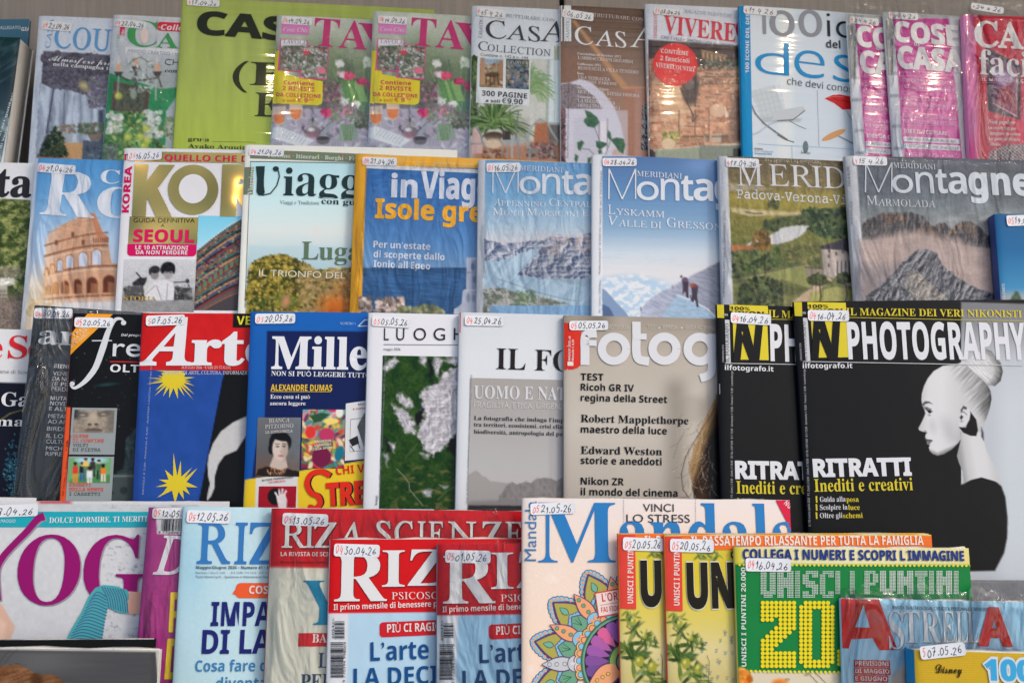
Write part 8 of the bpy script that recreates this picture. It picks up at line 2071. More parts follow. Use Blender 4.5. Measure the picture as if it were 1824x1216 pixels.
0,13,21,3,14,8,6,13,3,23,0,73,-85,155,-13,20,-11,12,-10,4,-11,2,0,13,164,0,0,-13,-21,-1,-9,-3,-6,-5,-2,-7,6,-18,63,-124,63,105,9,17,3,14,-3,9,-7,7,-12,5,-18,1,0,13,107,0,0,-13,
-12,-3,-10,-7,-20,-24,-85,-140,0,-92,2,-23,7,-13,13,-8,22,-3,0,-13,90,329,1,22,15,0,0,8,191,312,-46,0,-31,-2,-24,-5,-19,-10,-16,-16,-13,-22,-11,-29,-13,0,10,103,260,0,0,-9,
-189,-308,64,0,47,5,35,19,26,31,17,45,13,0,-13,-122,97,256,2,53,190,-8,-17,3,-12,6,-8,10,-4,15,-18,-14,-19,-10,-20,-6,-21,-3,-23,4,-18,12,-11,17,-4,21,2,16,6,14,10,13,14,11,42,
21,59,20,0,38,-2,18,-7,12,-12,8,-17,2,-24,-4,-8,-12,12,-23,2,-9,-3,-12,-7,-10,-11,-6,-13,-2,-14,2,-11,7,-6,11,-2,14,3,17,9,14,14,13,20,9,23,6,27,2,45,-5,30,-14,17,-25,5,-36,0,
-110,2,-17,2,-3,5,-1,12,5,6,-10,-26,-22,12,113,25,17,6,9,6,9,10,0,79,-26,-9,-19,-14,-11,-18,-4,-23,2,-16,4,-12,8,-7,98,268,2,28,32,-9,0,298,-1,19,-4,11,-7,5,-14,3,0,12,97,0,0,
-131,13,12,15,10,16,5,18,2,24,-4,22,-10,18,-18,14,-22,9,-28,3,-31,-4,-36,-11,-32,-17,-26,-22,-20,-27,-13,-31,-5,-33,8,-32,21,-38,-30,19,136,11,12,1,10,5,9,8,6,12,7,34,3,48,-3,
40,-8,28,-14,16,-21,6,-11,-2,-10,-6,-9,-9,-4,-12,0,-129,2,-18,6,-12,11,-8,99,219,1,44,116,-8,-27,4,-24,12,-21,18,-16,25,-10,28,-3,33,3,34,12,30,18,26,23,19,28,12,31,5,32,-4,24,
-12,15,-18,6,-21,-3,-13,-6,-10,-9,-6,-13,-2,-13,2,-9,7,-6,10,-2,16,1,15,-5,14,-16,5,-19,-5,-13,-15,-8,-26,-2,-35,4,-48,14,-35,10,-13,12,-8,13,-6,15,-1,26,6,24,19,10,-9,-20,-23,
-23,-16,-25,-10,100,275,2,36,104,-8,-25,4,-21,12,-18,18,-14,24,-9,28,-2,32,3,36,9,31,14,25,20,19,22,12,26,4,16,-2,15,-5,14,-9,12,-12,0,90,-2,13,-6,8,-11,5,-16,2,0,12,107,0,0,
-283,1,-16,3,-10,7,-6,14,-3,0,-13,-44,-4,-53,-12,0,37,-12,-16,-14,-11,-17,-7,17,128,21,11,2,11,8,10,11,6,15,0,123,-4,11,-8,10,-12,6,-12,2,-20,-6,-13,-17,-7,-30,-2,-42,2,-41,7,
-29,12,-17,101,224,2,36,115,-8,-28,4,-24,12,-20,18,-15,25,-10,31,-3,35,3,33,10,29,16,24,21,19,24,11,28,4,20,-2,19,-5,16,-9,13,-12,11,-16,8,-19,5,-21,2,-29,-124,0,2,-29,5,-23,9,
-17,12,-13,15,-8,19,-2,14,2,13,6,13,10,12,14,11,-10,-20,-27,-23,-19,-26,-12,9,87,143,63,0,-2,44,-4,19,-9,11,-15,4,-15,-4,-10,-13,-6,-22,102,159,1,44,11,0,0,12,19,4,7,10,2,29,0,
151,-27,0,0,25,27,0,0,32,6,35,18,26,29,17,38,5,28,-4,21,-10,13,-16,4,-18,-2,-15,-6,-10,-10,-6,-11,-2,-12,1,-9,6,-6,8,-2,11,1,11,8,20,-3,6,-10,2,-13,-2,-7,-8,-3,-12,-1,-17,0,
-60,42,0,0,-25,-42,0,0,-157,2,-19,6,-11,11,-5,20,-2,0,-12,103,244,3,59,109,-105,-43,4,-30,10,-19,16,-6,19,2,12,8,10,12,8,18,7,-15,9,-10,9,-6,11,-2,13,3,17,11,15,18,14,26,13,
-26,13,-19,17,-11,21,-4,25,4,22,10,19,15,16,20,12,25,8,27,2,29,-3,28,-7,62,0,0,-27,-36,0,13,-23,4,-25,-3,-21,-8,-18,-14,-16,-18,-11,-21,-7,-36,-2,-11,1,-12,-2,-10,-6,-7,-8,-2,
-9,8,-12,22,-4,26,0,35,-2,27,-5,19,-8,13,-12,8,-17,2,-21,-2,-17,-6,-15,-10,-13,-14,-11,-40,-15,16,117,93,15,4,10,12,5,20,2,28,-2,29,-5,20,-10,11,-15,4,-15,-4,-10,-11,-5,-20,-2,
-29,2,-28,5,-20,10,-13,15,120,-87,33,3,24,7,14,12,5,16,-3,11,-7,7,-14,4,-19,1,-81,0,-13,-12,-4,-16,3,-12,13,-11,20,-7,104,284,1,49,14,0,0,12,12,2,8,5,4,9,1,14,0,255,-1,13,-4,
10,-7,5,-13,3,0,11,96,0,0,-140,15,16,17,12,18,8,21,2,20,-2,16,-7,13,-11,9,-15,5,-20,2,-24,0,-116,1,-14,4,-9,7,-5,13,-2,0,-12,-120,0,0,12,12,2,7,5,4,10,1,13,0,120,-1,17,-3,13,
-8,8,-12,2,-22,-7,-19,-20,0,-133,1,-14,4,-9,7,-5,12,-2,0,-12,105,148,2,16,75,270,-15,2,-12,8,-8,12,-2,15,2,15,8,12,12,8,15,3,15,-3,12,-8,8,-12,3,-15,-3,-15,-8,-12,-13,-8,19,14,
0,0,12,12,2,8,5,4,9,1,14,0,146,-1,15,-3,9,-7,5,-13,2,1,12,95,0,0,-189,1,-14,3,-8,7,-6,12,-2,0,-12,107,267,1,42,13,0,0,12,13,2,8,5,4,9,1,14,0,254,-1,15,-3,9,-7,5,-13,2,1,12,94,
0,0,-213,59,59,9,11,4,11,-7,9,-22,3,0,12,104,0,0,-12,-28,-7,-24,-18,-39,-38,92,-130,10,-11,12,-3,0,-12,-123,0,0,12,17,3,4,9,-5,13,-52,73,-11,-10,0,-58,1,-14,4,-8,7,-6,12,-2,0,
-12,108,149,1,19,14,0,0,12,12,2,8,5,4,9,1,14,0,254,-1,14,-3,10,-7,5,-13,2,0,12,96,0,0,-297,1,-14,3,-8,7,-6,12,-2,0,-12,109,413,1,74,14,0,0,12,12,2,8,5,4,9,1,14,0,147,-1,13,-4,
9,-7,6,-13,2,0,12,95,0,0,-34,15,18,16,12,18,8,19,2,23,-3,18,-8,13,-13,8,-18,15,18,17,13,19,8,21,3,20,-2,16,-7,12,-11,9,-15,5,-20,2,-24,0,-116,1,-14,4,-9,7,-5,12,-2,0,-12,-118,
0,0,12,12,2,7,6,4,9,1,13,0,120,-1,17,-3,13,-8,8,-12,2,-21,-6,-18,-19,0,-135,1,-13,3,-9,7,-6,12,-2,0,-12,-116,0,0,12,11,2,8,6,5,22,0,120,-5,30,-7,7,-12,3,-22,-7,-18,-20,0,-133,
1,-13,4,-9,6,-6,12,-2,0,-12,110,284,1,49,14,0,0,12,12,2,8,5,4,9,1,14,0,147,-1,13,-4,9,-7,6,-13,2,0,12,96,0,0,-32,15,17,17,12,18,7,21,2,20,-2,16,-7,13,-11,9,-15,5,-20,2,-24,0,
-116,1,-14,4,-9,7,-5,13,-2,0,-12,-120,0,0,12,12,2,7,5,4,10,1,13,0,120,-1,17,-3,13,-8,8,-12,2,-22,-7,-19,-20,0,-133,1,-14,4,-9,7,-5,12,-2,0,-12,111,251,2,24,126,-8,-32,5,-27,12,
-22,18,-17,25,-10,30,-4,33,4,33,10,30,17,25,22,18,27,12,31,4,31,-4,27,-11,22,-19,17,-24,10,-30,4,-34,-4,-34,-10,-30,-17,-24,-22,-19,-27,-12,17,126,9,17,5,13,15,6,32,2,54,-3,54,
-6,33,-12,15,-17,6,-19,-6,-11,-15,-7,-33,-2,-54,2,-54,3,-19,4,-13,12,-15,112,277,2,40,13,-104,0,12,10,1,12,9,3,7,1,27,0,229,-1,19,-3,11,-8,5,-12,4,0,11,92,0,0,-35,12,18,15,13,
18,8,20,3,24,-4,22,-12,18,-18,13,-24,9,-29,3,-32,-3,-35,-9,-30,-14,-26,-18,-19,-23,-12,-25,-5,-17,2,-16,6,-14,10,-12,14,0,-67,3,-30,4,-9,7,-6,23,-4,0,-12,15,146,21,19,6,13,17,
7,30,3,41,-2,40,-6,30,-12,16,-20,6,-21,-8,-17,-24,0,-124,7,-13,8,-9,9,-6,113,271,2,33,130,-104,0,12,18,3,11,4,6,9,2,14,0,84,-13,-13,-15,-9,-16,-5,-17,-2,-26,4,-21,11,-19,17,
-13,23,-9,27,-3,32,4,36,11,32,17,26,22,20,27,12,31,5,33,-7,32,-21,38,29,8,0,0,-301,1,-14,4,-9,8,-5,13,-2,0,-12,17,133,22,11,2,11,6,8,8,4,12,0,130,-3,17,-6,13,-10,7,-14,3,-22,
-7,-14,-18,-8,-33,-3,-46,3,-42,7,-29,14,-17,114,214,1,40,14,0,0,12,12,2,8,5,4,9,1,14,0,146,-1,15,-3,9,-8,5,-12,2,1,12,93,0,0,-43,14,21,16,15,18,10,17,3,18,-3,13,-8,8,-12,3,-16,
-3,-13,-6,-10,-10,-7,-12,-2,-12,1,-8,5,-17,20,-7,2,-11,-4,-9,-10,-8,-16,-2,-21,0,-101,2,-15,5,-8,11,-5,18,-2,0,-12,115,215,1,53,113,-8,-23,3,-25,10,-10,2,-11,-4,-6,-10,-11,0,0,
86,13,0,9,-29,16,-21,19,-13,21,-5,16,2,12,7,8,10,2,14,-7,19,-20,15,-36,19,-23,13,-16,16,-10,18,-3,20,5,29,15,24,25,15,32,6,54,-11,7,3,6,8,10,0,0,-73,-12,0,-10,24,-14,17,-16,11,
-19,4,-14,-2,-10,-6,-7,-9,-2,-11,2,-11,6,-9,9,-8,48,-24,22,-13,15,-15,9,-19,3,-23,-6,-33,-16,-24,-25,-16,116,170,1,26,92,-7,-26,4,-17,11,-10,18,-3,27,0,155,-21,0,0,15,51,52,30,
41,12,0,0,-85,47,0,0,-23,-47,0,0,-147,0,-14,3,-9,6,-6,8,-2,16,6,13,20,12,-7,-14,-24,-16,-18,-20,-10,117,279,1,38,98,-8,-30,6,-19,15,-11,25,-4,34,0,113,-1,15,-4,10,-7,7,-13,2,0,
12,97,0,0,-176,1,-12,5,-9,8,-6,12,-1,21,5,17,17,0,136,-1,16,-4,10,-9,6,-15,2,0,12,100,0,0,-179,1,-14,5,-9,8,-5,13,-2,0,-12,-45,-5,-53,-13,0,38,-14,-16,-17,-11,-20,-8,118,228,1,
23,106,-8,-77,193,-13,24,-7,7,-11,3,0,12,124,0,0,-12,-21,-3,-5,-10,1,-6,41,-109,38,97,4,15,-7,12,-21,4,0,12,75,0,0,-11,-12,-5,-8,-7,-13,-27,-75,-189,119,323,1,39,91,-8,-78,205,
-8,15,-13,7,0,12,111,0,0,-12,-14,-4,-3,-4,0,-13,3,-10,35,-93,33,80,-7,23,-9,17,-6,3,-10,2,0,11,116,0,0,-12,-16,-4,-5,-9,2,-11,28,-90,35,86,3,14,-1,6,-4,4,-18,5,0,11,67,0,0,-11,
-10,-3,-6,-5,-9,-20,-80,-200,-12,0,-49,155,-62,-155,121,224,1,49,39,-105,-17,3,-14,9,-10,13,-3,18,2,12,7,10,9,8,14,2,11,-1,10,-6,6,-8,2,-12,-1,-8,2,-6,7,-2,9,4,12,14,11,22,9,
29,-78,191,-15,27,-16,5,0,12,125,0,0,-12,-20,-3,-4,-4,0,-13,2,-8,39,-102,34,91,4,14,1,10,-2,7,-4,5,-20,3,0,12,72,0,0,-12,-9,-3,-8,-7,-13,-28,-72,-199,-13,-31,-12,-22,-12,-16,
-13,-10,-15,-6,122,218,1,20,10,0,0,11,115,203,-29,0,-25,-3,-17,-9,-13,-16,-8,-25,-13,0,4,70,181,0,0,-14,-111,-198,20,0,30,3,22,11,15,18,13,29,12,0,-6,-80])
read_type('sb', [
48,286,2,28,143,-5,-31,3,-25,9,-22,15,-17,22,-13,26,-9,32,-6,36,-2,41,3,53,9,46,16,36,24,27,32,16,41,6,29,-4,26,-9,22,-15,17,-21,13,-27,10,-31,6,-36,2,-41,-4,-54,-9,-45,-16,
-36,-23,-27,-32,-16,24,143,56,12,2,11,6,9,9,7,14,8,38,3,54,-3,53,-8,39,-7,13,-9,10,-11,6,-12,2,-14,-2,-10,-6,-9,-10,-6,-13,-8,-39,-3,-53,3,-54,8,-38,6,-14,9,-9,10,-6,49,286,1,
10,131,0,0,207,1,34,1,37,-26,-25,-41,-33,-36,46,115,91,62,0,0,-357,50,286,1,36,20,0,0,53,90,90,43,46,14,18,10,17,6,16,2,17,-3,18,-9,14,-14,7,-18,3,-20,-2,-20,-7,-41,-27,-41,48,
33,25,18,10,22,9,25,5,30,2,32,-3,28,-10,22,-15,17,-19,10,-23,4,-26,-3,-29,-9,-25,-15,-24,-19,-24,-54,-54,-46,-43,0,-3,156,0,0,-64,51,286,1,55,122,-5,-55,5,-48,15,0,64,24,-11,
24,-7,47,-6,34,4,23,10,12,17,4,23,-2,13,-5,12,-11,9,-16,6,-22,4,-57,2,0,58,57,1,21,5,14,7,9,10,5,11,2,14,-3,16,-9,13,-16,8,-23,3,-24,-2,-21,-7,-31,-17,-35,52,22,14,27,11,31,8,
36,2,49,-6,38,-16,14,-13,10,-14,6,-17,3,-19,-6,-33,-17,-26,-25,-19,-29,-12,37,-9,28,-17,16,-25,6,-32,-4,-29,-11,-27,-20,-22,-27,-17,-37,-10,52,286,2,11,161,0,0,74,-152,0,0,53,
156,230,70,0,0,-224,43,0,0,-59,-43,0,0,-74,8,75,133,86,0,0,60,2,59,1,19,-2,0,-9,-20,-12,-19,53,286,1,41,121,-5,-28,1,-25,4,-23,6,-20,9,0,65,20,-9,24,-8,25,-5,24,-1,30,3,21,10,
14,18,4,25,-4,24,-14,17,-22,10,-31,3,-29,-3,-25,-5,-30,16,13,182,194,0,0,-64,-128,0,-6,-70,18,4,27,1,31,-3,27,-9,23,-16,17,-21,11,-27,4,-32,-2,-28,-7,-24,-11,-22,-16,-18,-20,
-14,-25,-11,-28,-6,54,286,2,47,148,-5,-35,4,-31,13,-27,21,-20,30,-13,40,-4,49,1,30,3,31,6,29,10,27,13,26,18,22,23,18,29,14,34,9,42,3,48,-3,0,-61,-21,4,-22,1,-40,-3,-29,-11,-21,
-17,-13,-22,-8,-27,-4,-31,3,0,12,16,17,13,21,9,28,3,22,-2,20,-5,17,-10,15,-12,12,-17,9,-19,5,-23,2,-25,-3,-27,-6,-25,-10,-21,-14,-18,-18,-14,-21,-11,-23,-6,19,147,56,20,3,16,
12,10,19,4,28,-3,23,-9,18,-16,11,-21,4,-16,-2,-13,-5,-11,-9,-8,-10,-6,-12,0,-28,5,-16,7,-14,11,-12,13,-8,55,286,1,7,56,0,134,294,-176,0,0,63,256,0,0,-47,-135,-310,56,286,3,43,
143,-5,-28,2,-25,4,-22,8,-18,12,-14,13,-10,17,-6,18,-2,22,5,33,15,26,22,20,26,17,-22,16,-19,20,-12,24,-4,29,4,26,12,22,18,16,24,12,27,7,29,3,30,-3,27,-7,23,-12,18,-16,12,-22,4,
-27,-5,-29,-13,-23,-21,-19,-25,-15,36,-24,16,-14,12,-17,8,-19,3,-22,-4,-28,-12,-24,-19,-20,-25,-14,-30,-9,15,143,220,30,19,10,14,3,17,-3,16,-9,11,-14,7,-17,3,-17,-3,-14,-7,-9,
-11,-3,-16,3,-17,10,-13,14,-11,16,142,51,25,3,17,8,10,14,4,19,-2,12,-6,11,-20,19,-30,19,-21,-12,-17,-14,-11,-16,-3,-19,3,-18,10,-14,17,-9,57,286,2,46,89,-5,-48,3,0,61,43,-5,39,
4,30,10,20,17,14,23,8,27,4,31,-3,0,-13,-17,-15,-13,-22,-9,-29,-3,-22,2,-19,5,-18,10,-14,13,-13,16,-8,19,-5,23,-2,25,2,27,6,25,10,21,15,18,18,14,20,11,24,6,27,2,34,-4,32,-13,26,
-21,21,-30,13,-40,4,-48,-1,-31,-3,-30,-7,-30,-9,-27,-14,-25,-18,-23,-23,-18,-28,-14,-35,-9,20,138,182,15,2,14,6,11,8,8,10,5,12,2,12,-1,16,-5,16,-7,15,-11,11,-13,8,-17,3,-20,-4,
-16,-11,-10,-20,-4,-28,3,-23,9,-18,15,-11,65,345,2,8,0,0,126,359,93,0,126,-359,-81,0,-26,85,-130,0,-26,-85,7,127,149,93,0,-27,83,-14,48,-6,23,-15,-53,-6,-18,66,336,3,28,45,0,0,
357,111,0,63,-5,45,-15,16,-12,11,-16,7,-19,3,-23,-4,-29,-11,-23,-17,-17,-23,-8,0,-3,17,-5,15,-7,13,-11,10,-15,6,-20,3,-25,-3,-23,-6,-21,-11,-17,-15,-15,-20,-13,-22,-8,-26,-5,
-28,-2,11,121,216,44,0,27,2,18,8,10,13,3,18,-4,17,-11,12,-19,7,-28,2,-40,0,11,121,62,49,0,29,4,19,10,10,15,3,20,-3,18,-11,14,-19,9,-30,4,-47,0,67,319,1,40,190,-5,-51,6,-40,17,
-31,27,-22,37,-13,44,-4,52,5,51,15,45,23,37,33,28,42,17,50,6,26,-2,27,-5,26,-8,25,-10,-24,-62,-41,17,-20,5,-19,2,-21,-2,-18,-6,-15,-10,-13,-14,-17,-39,-6,-50,5,-51,16,-38,12,
-13,16,-10,19,-6,22,-2,21,1,22,4,48,14,0,-63,-24,-9,-23,-6,-24,-3,68,370,2,17,45,0,0,357,112,0,52,-5,45,-15,37,-25,27,-34,17,-43,6,-53,-3,-42,-10,-37,-16,-32,-22,-25,-28,-20,
-34,-15,-38,-8,-44,-3,17,121,62,32,0,33,4,28,10,21,16,15,23,9,29,4,36,-2,28,-5,24,-8,19,-11,16,-15,12,-17,9,-21,5,-23,2,-40,0,69,280,1,12,45,0,0,357,206,0,0,-62,-130,0,0,-78,
121,0,0,-62,-121,0,0,-93,130,0,0,-62,70,275,1,10,45,0,0,357,205,0,0,-62,-130,0,0,-92,121,0,0,-62,-121,0,0,-141,71,362,1,43,195,-5,-38,3,-33,9,-28,14,-24,21,-19,26,-13,32,-8,37,
-3,42,5,52,17,45,26,36,37,28,46,16,56,6,28,-1,28,-5,26,-7,24,-9,-25,-60,-38,14,-21,4,-23,1,-31,-4,-26,-11,-22,-18,-16,-24,-10,-30,-3,-34,2,-33,8,-29,12,-25,18,-18,23,-11,30,-4,
48,5,0,75,-67,0,0,63,141,0,0,-185,-58,-15,-33,-5,72,383,1,12,45,0,0,357,76,0,0,-140,141,0,0,140,76,0,0,-357,-76,0,0,154,-141,0,0,-154,73,195,1,12,16,0,0,43,44,20,0,231,-44,20,
0,43,163,0,0,-43,-44,-20,0,-231,44,-20,0,-43,75,332,1,13,45,0,0,357,76,0,0,-163,30,42,96,121,84,0,-124,-158,125,-199,-86,0,-93,151,-32,-23,0,-128,76,282,1,6,45,0,0,357,76,0,0,
-295,145,0,0,-62,77,472,1,22,45,0,0,357,103,0,85,-273,1,0,90,273,103,0,0,-357,-71,0,0,169,1,39,1,42,2,30,-2,0,-92,-280,-70,0,-86,280,-2,0,2,-30,2,-43,1,-41,0,-166,78,407,1,15,
45,0,0,357,96,0,155,-267,-1,49,-1,49,0,169,68,0,0,-357,-96,0,-156,270,-2,0,3,-51,2,-51,0,-168,79,398,2,24,199,-5,-53,6,-43,17,-33,28,-23,37,-13,44,-5,53,5,51,13,45,23,36,33,28,
43,17,54,6,52,-6,43,-17,33,-28,23,-36,13,-45,5,-52,-5,-52,-13,-45,-23,-36,-33,-28,-43,-17,24,199,59,23,2,19,6,15,10,13,14,15,38,6,50,-6,50,-15,39,-13,14,-15,10,-19,6,-22,2,-23,
-2,-19,-6,-16,-10,-12,-14,-16,-39,-5,-50,5,-50,16,-38,12,-14,16,-10,19,-6,80,314,2,19,45,0,0,357,114,0,32,-2,28,-5,23,-10,18,-13,14,-16,10,-19,6,-22,2,-24,-4,-31,-9,-28,-18,
-24,-26,-19,-35,-13,-47,-4,-32,0,0,-127,11,121,189,25,0,28,3,22,10,14,16,5,25,-4,23,-11,16,-19,10,-26,3,-34,0,81,398,2,27,270,-85,-65,80,-59,6,-43,17,-33,28,-23,37,-13,44,-5,
53,5,51,13,45,23,36,33,28,43,17,54,6,52,-6,43,-17,33,-28,23,-36,13,-45,5,-52,-5,-56,-16,-48,-13,-20,-15,-18,-18,-14,-21,-12,86,-96,24,199,59,23,2,19,6,15,10,13,14,15,38,6,50,
-6,50,-15,39,-13,14,-15,10,-19,6,-22,2,-23,-2,-19,-6,-16,-10,-12,-14,-16,-39,-5,-50,5,-50,16,-38,12,-14,16,-10,19,-6,82,330,2,22,45,0,0,357,104,0,34,-2,29,-5,25,-8,20,-11,15,
-15,11,-19,6,-22,3,-25,-3,-23,-7,-20,-10,-17,-14,-14,-16,-11,-17,-9,105,-156,-84,0,-85,137,-40,0,0,-137,11,121,199,24,0,32,3,22,9,12,16,4,21,-4,22,-13,14,-22,8,-32,3,-23,0,83,
275,1,55,124,-5,-53,5,-48,16,0,71,53,-20,27,-7,27,-2,24,2,16,8,9,12,3,16,-5,18,-15,14,-50,26,-27,14,-28,21,-12,13,-9,17,-7,19,-2,23,2,22,6,20,10,18,15,14,17,12,21,8,23,5,27,2,
27,-2,26,-4,53,-19,-24,-59,-44,16,-20,4,-20,1,-19,-3,-14,-7,-9,-11,-3,-15,4,-17,13,-13,51,-27,25,-13,21,-14,17,-15,13,-18,8,-21,3,-26,-3,-23,-6,-20,-11,-17,-15,-16,-19,-12,-22,
-9,-26,-5,84,290,1,8,107,0,0,294,-97,0,0,63,270,0,0,-63,-97,0,0,-294,85,378,1,28,188,-5,-34,2,-29,7,-25,11,-20,16,-17,20,-11,22,-7,26,-2,28,0,230,75,0,0,-218,5,-38,13,-24,22,
-14,32,-4,31,4,22,15,13,25,4,36,0,218,76,0,0,-231,-5,-35,-12,-32,-20,-26,-29,-21,-37,-13,86,325,1,11,121,0,-121,357,77,0,67,-212,13,-52,6,-27,5,27,13,52,68,212,76,0,-121,-357,
88,334,1,12,0,0,119,184,-111,173,83,0,77,-128,76,128,81,0,-112,-177,121,-180,-87,0,-83,135,-83,-135,89,312,1,9,119,0,0,137,-119,220,82,0,74,-147,75,147,81,0,-118,-218,0,-139,
90,290,1,10,12,0,0,49,171,246,-167,0,0,62,257,0,0,-49,-171,-246,176,0,0,-62,97,302,2,40,106,-5,-34,5,-27,16,-10,12,-8,15,-4,18,-2,21,2,20,6,17,9,15,14,12,38,16,53,7,48,1,0,12,
-3,19,-9,13,-13,7,-18,3,-20,-2,-19,-4,-38,-14,-24,50,23,10,25,8,28,5,28,2,49,-6,35,-18,13,-14,9,-16,6,-20,2,-23,0,-182,-52,0,-15,37,-2,0,-18,-19,-19,-13,-23,-8,14,134,50,22,3,
18,11,12,17,5,23,0,23,-29,-1,-31,-4,-19,-9,-11,-14,-3,-18,2,-15,8,-9,11,-6,98,317,2,32,189,-5,-27,3,-20,8,-16,11,-12,13,-5,0,-13,-30,-57,0,0,380,75,0,0,-88,-3,-54,3,0,12,15,17,
13,21,9,27,3,22,-2,20,-7,17,-11,16,-16,12,-20,9,-24,5,-28,2,-33,-2,-33,-5,-28,-9,-25,-13,-20,-16,-16,-17,-11,-21,-7,16,168,56,21,5,16,16,10,26,3,35,-3,35,-11,25,-16,15,-21,6,
-25,-5,-16,-13,-9,-23,-3,-40,2,-35,9,-26,17,-16,99,257,1,39,150,-5,-29,2,-25,6,-22,11,-18,15,-15,19,-10,24,-6,29,-2,34,4,45,13,37,20,27,27,19,32,11,38,4,26,-1,22,-4,37,-13,-22,
-58,-33,12,-30,4,-18,-2,-15,-7,-11,-12,-8,-16,-5,-20,-1,-25,3,-36,12,-25,18,-15,25,-4,22,1,19,5,18,7,17,10,0,-63,-17,-10,-19,-6,-21,-4,100,317,2,33,126,-5,-22,2,-20,7,-17,11,
-16,16,-12,20,-9,24,-6,28,-1,33,1,33,6,29,9,24,13,20,15,16,18,11,20,7,23,2,26,-3,22,-8,17,-13,13,-16,3,0,-4,23,-2,32,0,87,75,0,0,-380,-57,0,-15,36,-3,0,-13,-16,-16,-13,-22,-9,
16,152,55,26,4,17,14,9,23,4,40,-3,35,-9,26,-18,15,-27,6,-22,-6,-17,-16,-10,-26,-4,-35,4,-35,10,-25,17,-15,101,296,2,35,163,-5,-39,4,-34,11,-28,19,-21,28,-14,34,-4,44,4,43,12,
36,19,28,26,20,31,12,37,4,26,-2,24,-6,21,-10,18,-14,14,-18,11,-21,6,-25,2,-28,0,-36,-176,0,5,-28,14,-21,21,-14,28,-4,25,1,23,4,22,6,23,10,0,-57,-21,-9,-22,-6,-24,-4,9,100,168,
104,0,-3,22,-10,19,-16,12,-23,4,-20,-3,-16,-11,-11,-18,102,194,1,24,51,0,0,217,-41,0,0,36,41,20,0,20,3,31,9,23,14,17,19,11,24,5,28,3,39,-4,29,-8,-19,-54,-41,7,-14,-3,-9,-7,-6,
-11,-1,-30,64,0,0,-56,-64,0,0,-217,103,317,2,48,141,-120,-54,3,-24,5,-24,8,0,59,52,-15,55,-6,25,4,18,12,10,19,5,51,1,16,-2,0,-15,-19,-18,-12,-21,-8,-23,-2,-23,2,-21,7,-17,12,
-15,16,-12,21,-9,24,-5,28,-1,31,1,32,6,28,8,24,13,21,15,16,18,12,20,7,24,2,23,-2,22,-8,18,-12,16,-18,2,0,6,35,63,0,0,-274,-3,-27,-6,-24,-11,-21,-15,-17,-19,-13,-24,-9,-27,-6,
16,152,54,25,4,17,12,11,22,3,44,-3,37,-10,26,-18,14,-26,5,-23,-6,-16,-15,-10,-26,-3,-36,3,-36,10,-25,17,-15,104,328,1,31,39,0,0,380,75,0,0,-77,-2,-39,-2,-26,4,0,15,18,19,13,21,
7,24,2,40,-6,31,-18,12,-13,8,-18,5,-21,2,-24,0,-178,-74,0,0,160,-3,25,-8,19,-14,11,-19,4,-16,-2,-13,-4,-10,-8,-8,-10,-9,-28,-3,-39,0,-128,105,152,2,16,77,307,-16,2,-13,6,-9,11,
-3,18,3,17,9,11,13,6,16,2,15,-2,13,-6,9,-11,3,-17,-3,-18,-9,-11,-13,-6,4,39,0,0,273,75,0,0,-273,107,310,1,16,39,0,0,380,75,0,0,-170,-2,-31,-1,-30,15,21,17,20,77,83,84,0,-109,
-118,115,-155,-86,0,-78,111,-32,-26,0,-85,108,152,1,4,39,0,0,380,75,0,0,-380,109,491,1,47,39,0,0,273,57,0,10,-35,4,0,15,18,19,13,22,7,24,2,27,-2,24,-8,18,-12,14,-18,6,0,15,18,
20,13,22,7,24,2,40,-6,30,-18,10,-13,8,-18,4,-21,2,-24,0,-178,-75,0,0,160,-3,25,-7,19,-13,11,-18,4,-25,-6,-17,-15,-9,-26,-3,-35,0,-137,-75,0,0,160,-3,25,-7,19,-13,11,-18,4,-26,
-6,-17,-18,-9,-28,-2,-39,0,-128,110,328,1,29,39,0,0,273,57,0,10,-35,4,0,15,18,21,13,23,7,25,2,40,-6,31,-18,11,-13,8,-18,5,-21,2,-24,0,-178,-74,0,0,160,-3,25,-8,19,-14,11,-19,4,
-16,-2,-13,-4,-10,-8,-8,-10,-9,-28,-3,-39,0,-128,111,310,2,28,154,-5,-36,4,-32,13,-26,20,-20,28,-13,35,-4,42,2,32,6,28,11,24,16,21,19,15,23,12,26,7,30,2,36,-4,32,-12,26,-21,20,
-27,13,-35,4,-42,-2,-32,-7,-28,-11,-25,-16,-20,-19,-16,-23,-12,-26,-7,16,155,55,25,5,18,16,10,25,3,36,-3,35,-10,26,-18,15,-25,5,-26,-5,-17,-15,-10,-26,-3,-35,3,-36,10,-25,17,
-16,112,317,2,32,39,-120,0,393,61,0,10,-35,4,0,12,15,17,13,21,9,27,3,22,-2,20,-7,17,-11,16,-16,12,-20,9,-24,5,-28,2,-33,-2,-33,-5,-28,-10,-25,-12,-20,-16,-16,-18,-11,-20,-7,
-22,-2,-27,3,-20,8,-16,11,-12,13,-4,0,4,-40,0,-110,16,168,56,22,5,16,16,9,26,3,35,-3,35,-10,25,-16,15,-22,6,-25,-5,-16,-13,-9,-23,-3,-40,2,-35,9,-26,17,-16,113,317,2,32,203,
-120,0,114,3,42,-3,0,-12,-16,-17,-13,-21,-9,-27,-3,-22,2,-20,7,-18,11,-15,16,-12,20,-9,24,-6,28,-1,33,1,33,6,29,9,24,13,20,15,16,18,11,20,7,22,2,27,-3,22,-8,17,-13,13,-16,2,0,
7,35,63,0,0,-393,16,152,54,26,4,17,14,10,23,3,41,-3,35,-9,26,-18,15,-27,6,-23,-6,-16,-16,-10,-26,-3,-35,3,-36,10,-25,17,-15,114,227,1,20,39,0,0,273,57,0,11,-46,3,0,14,20,19,16,
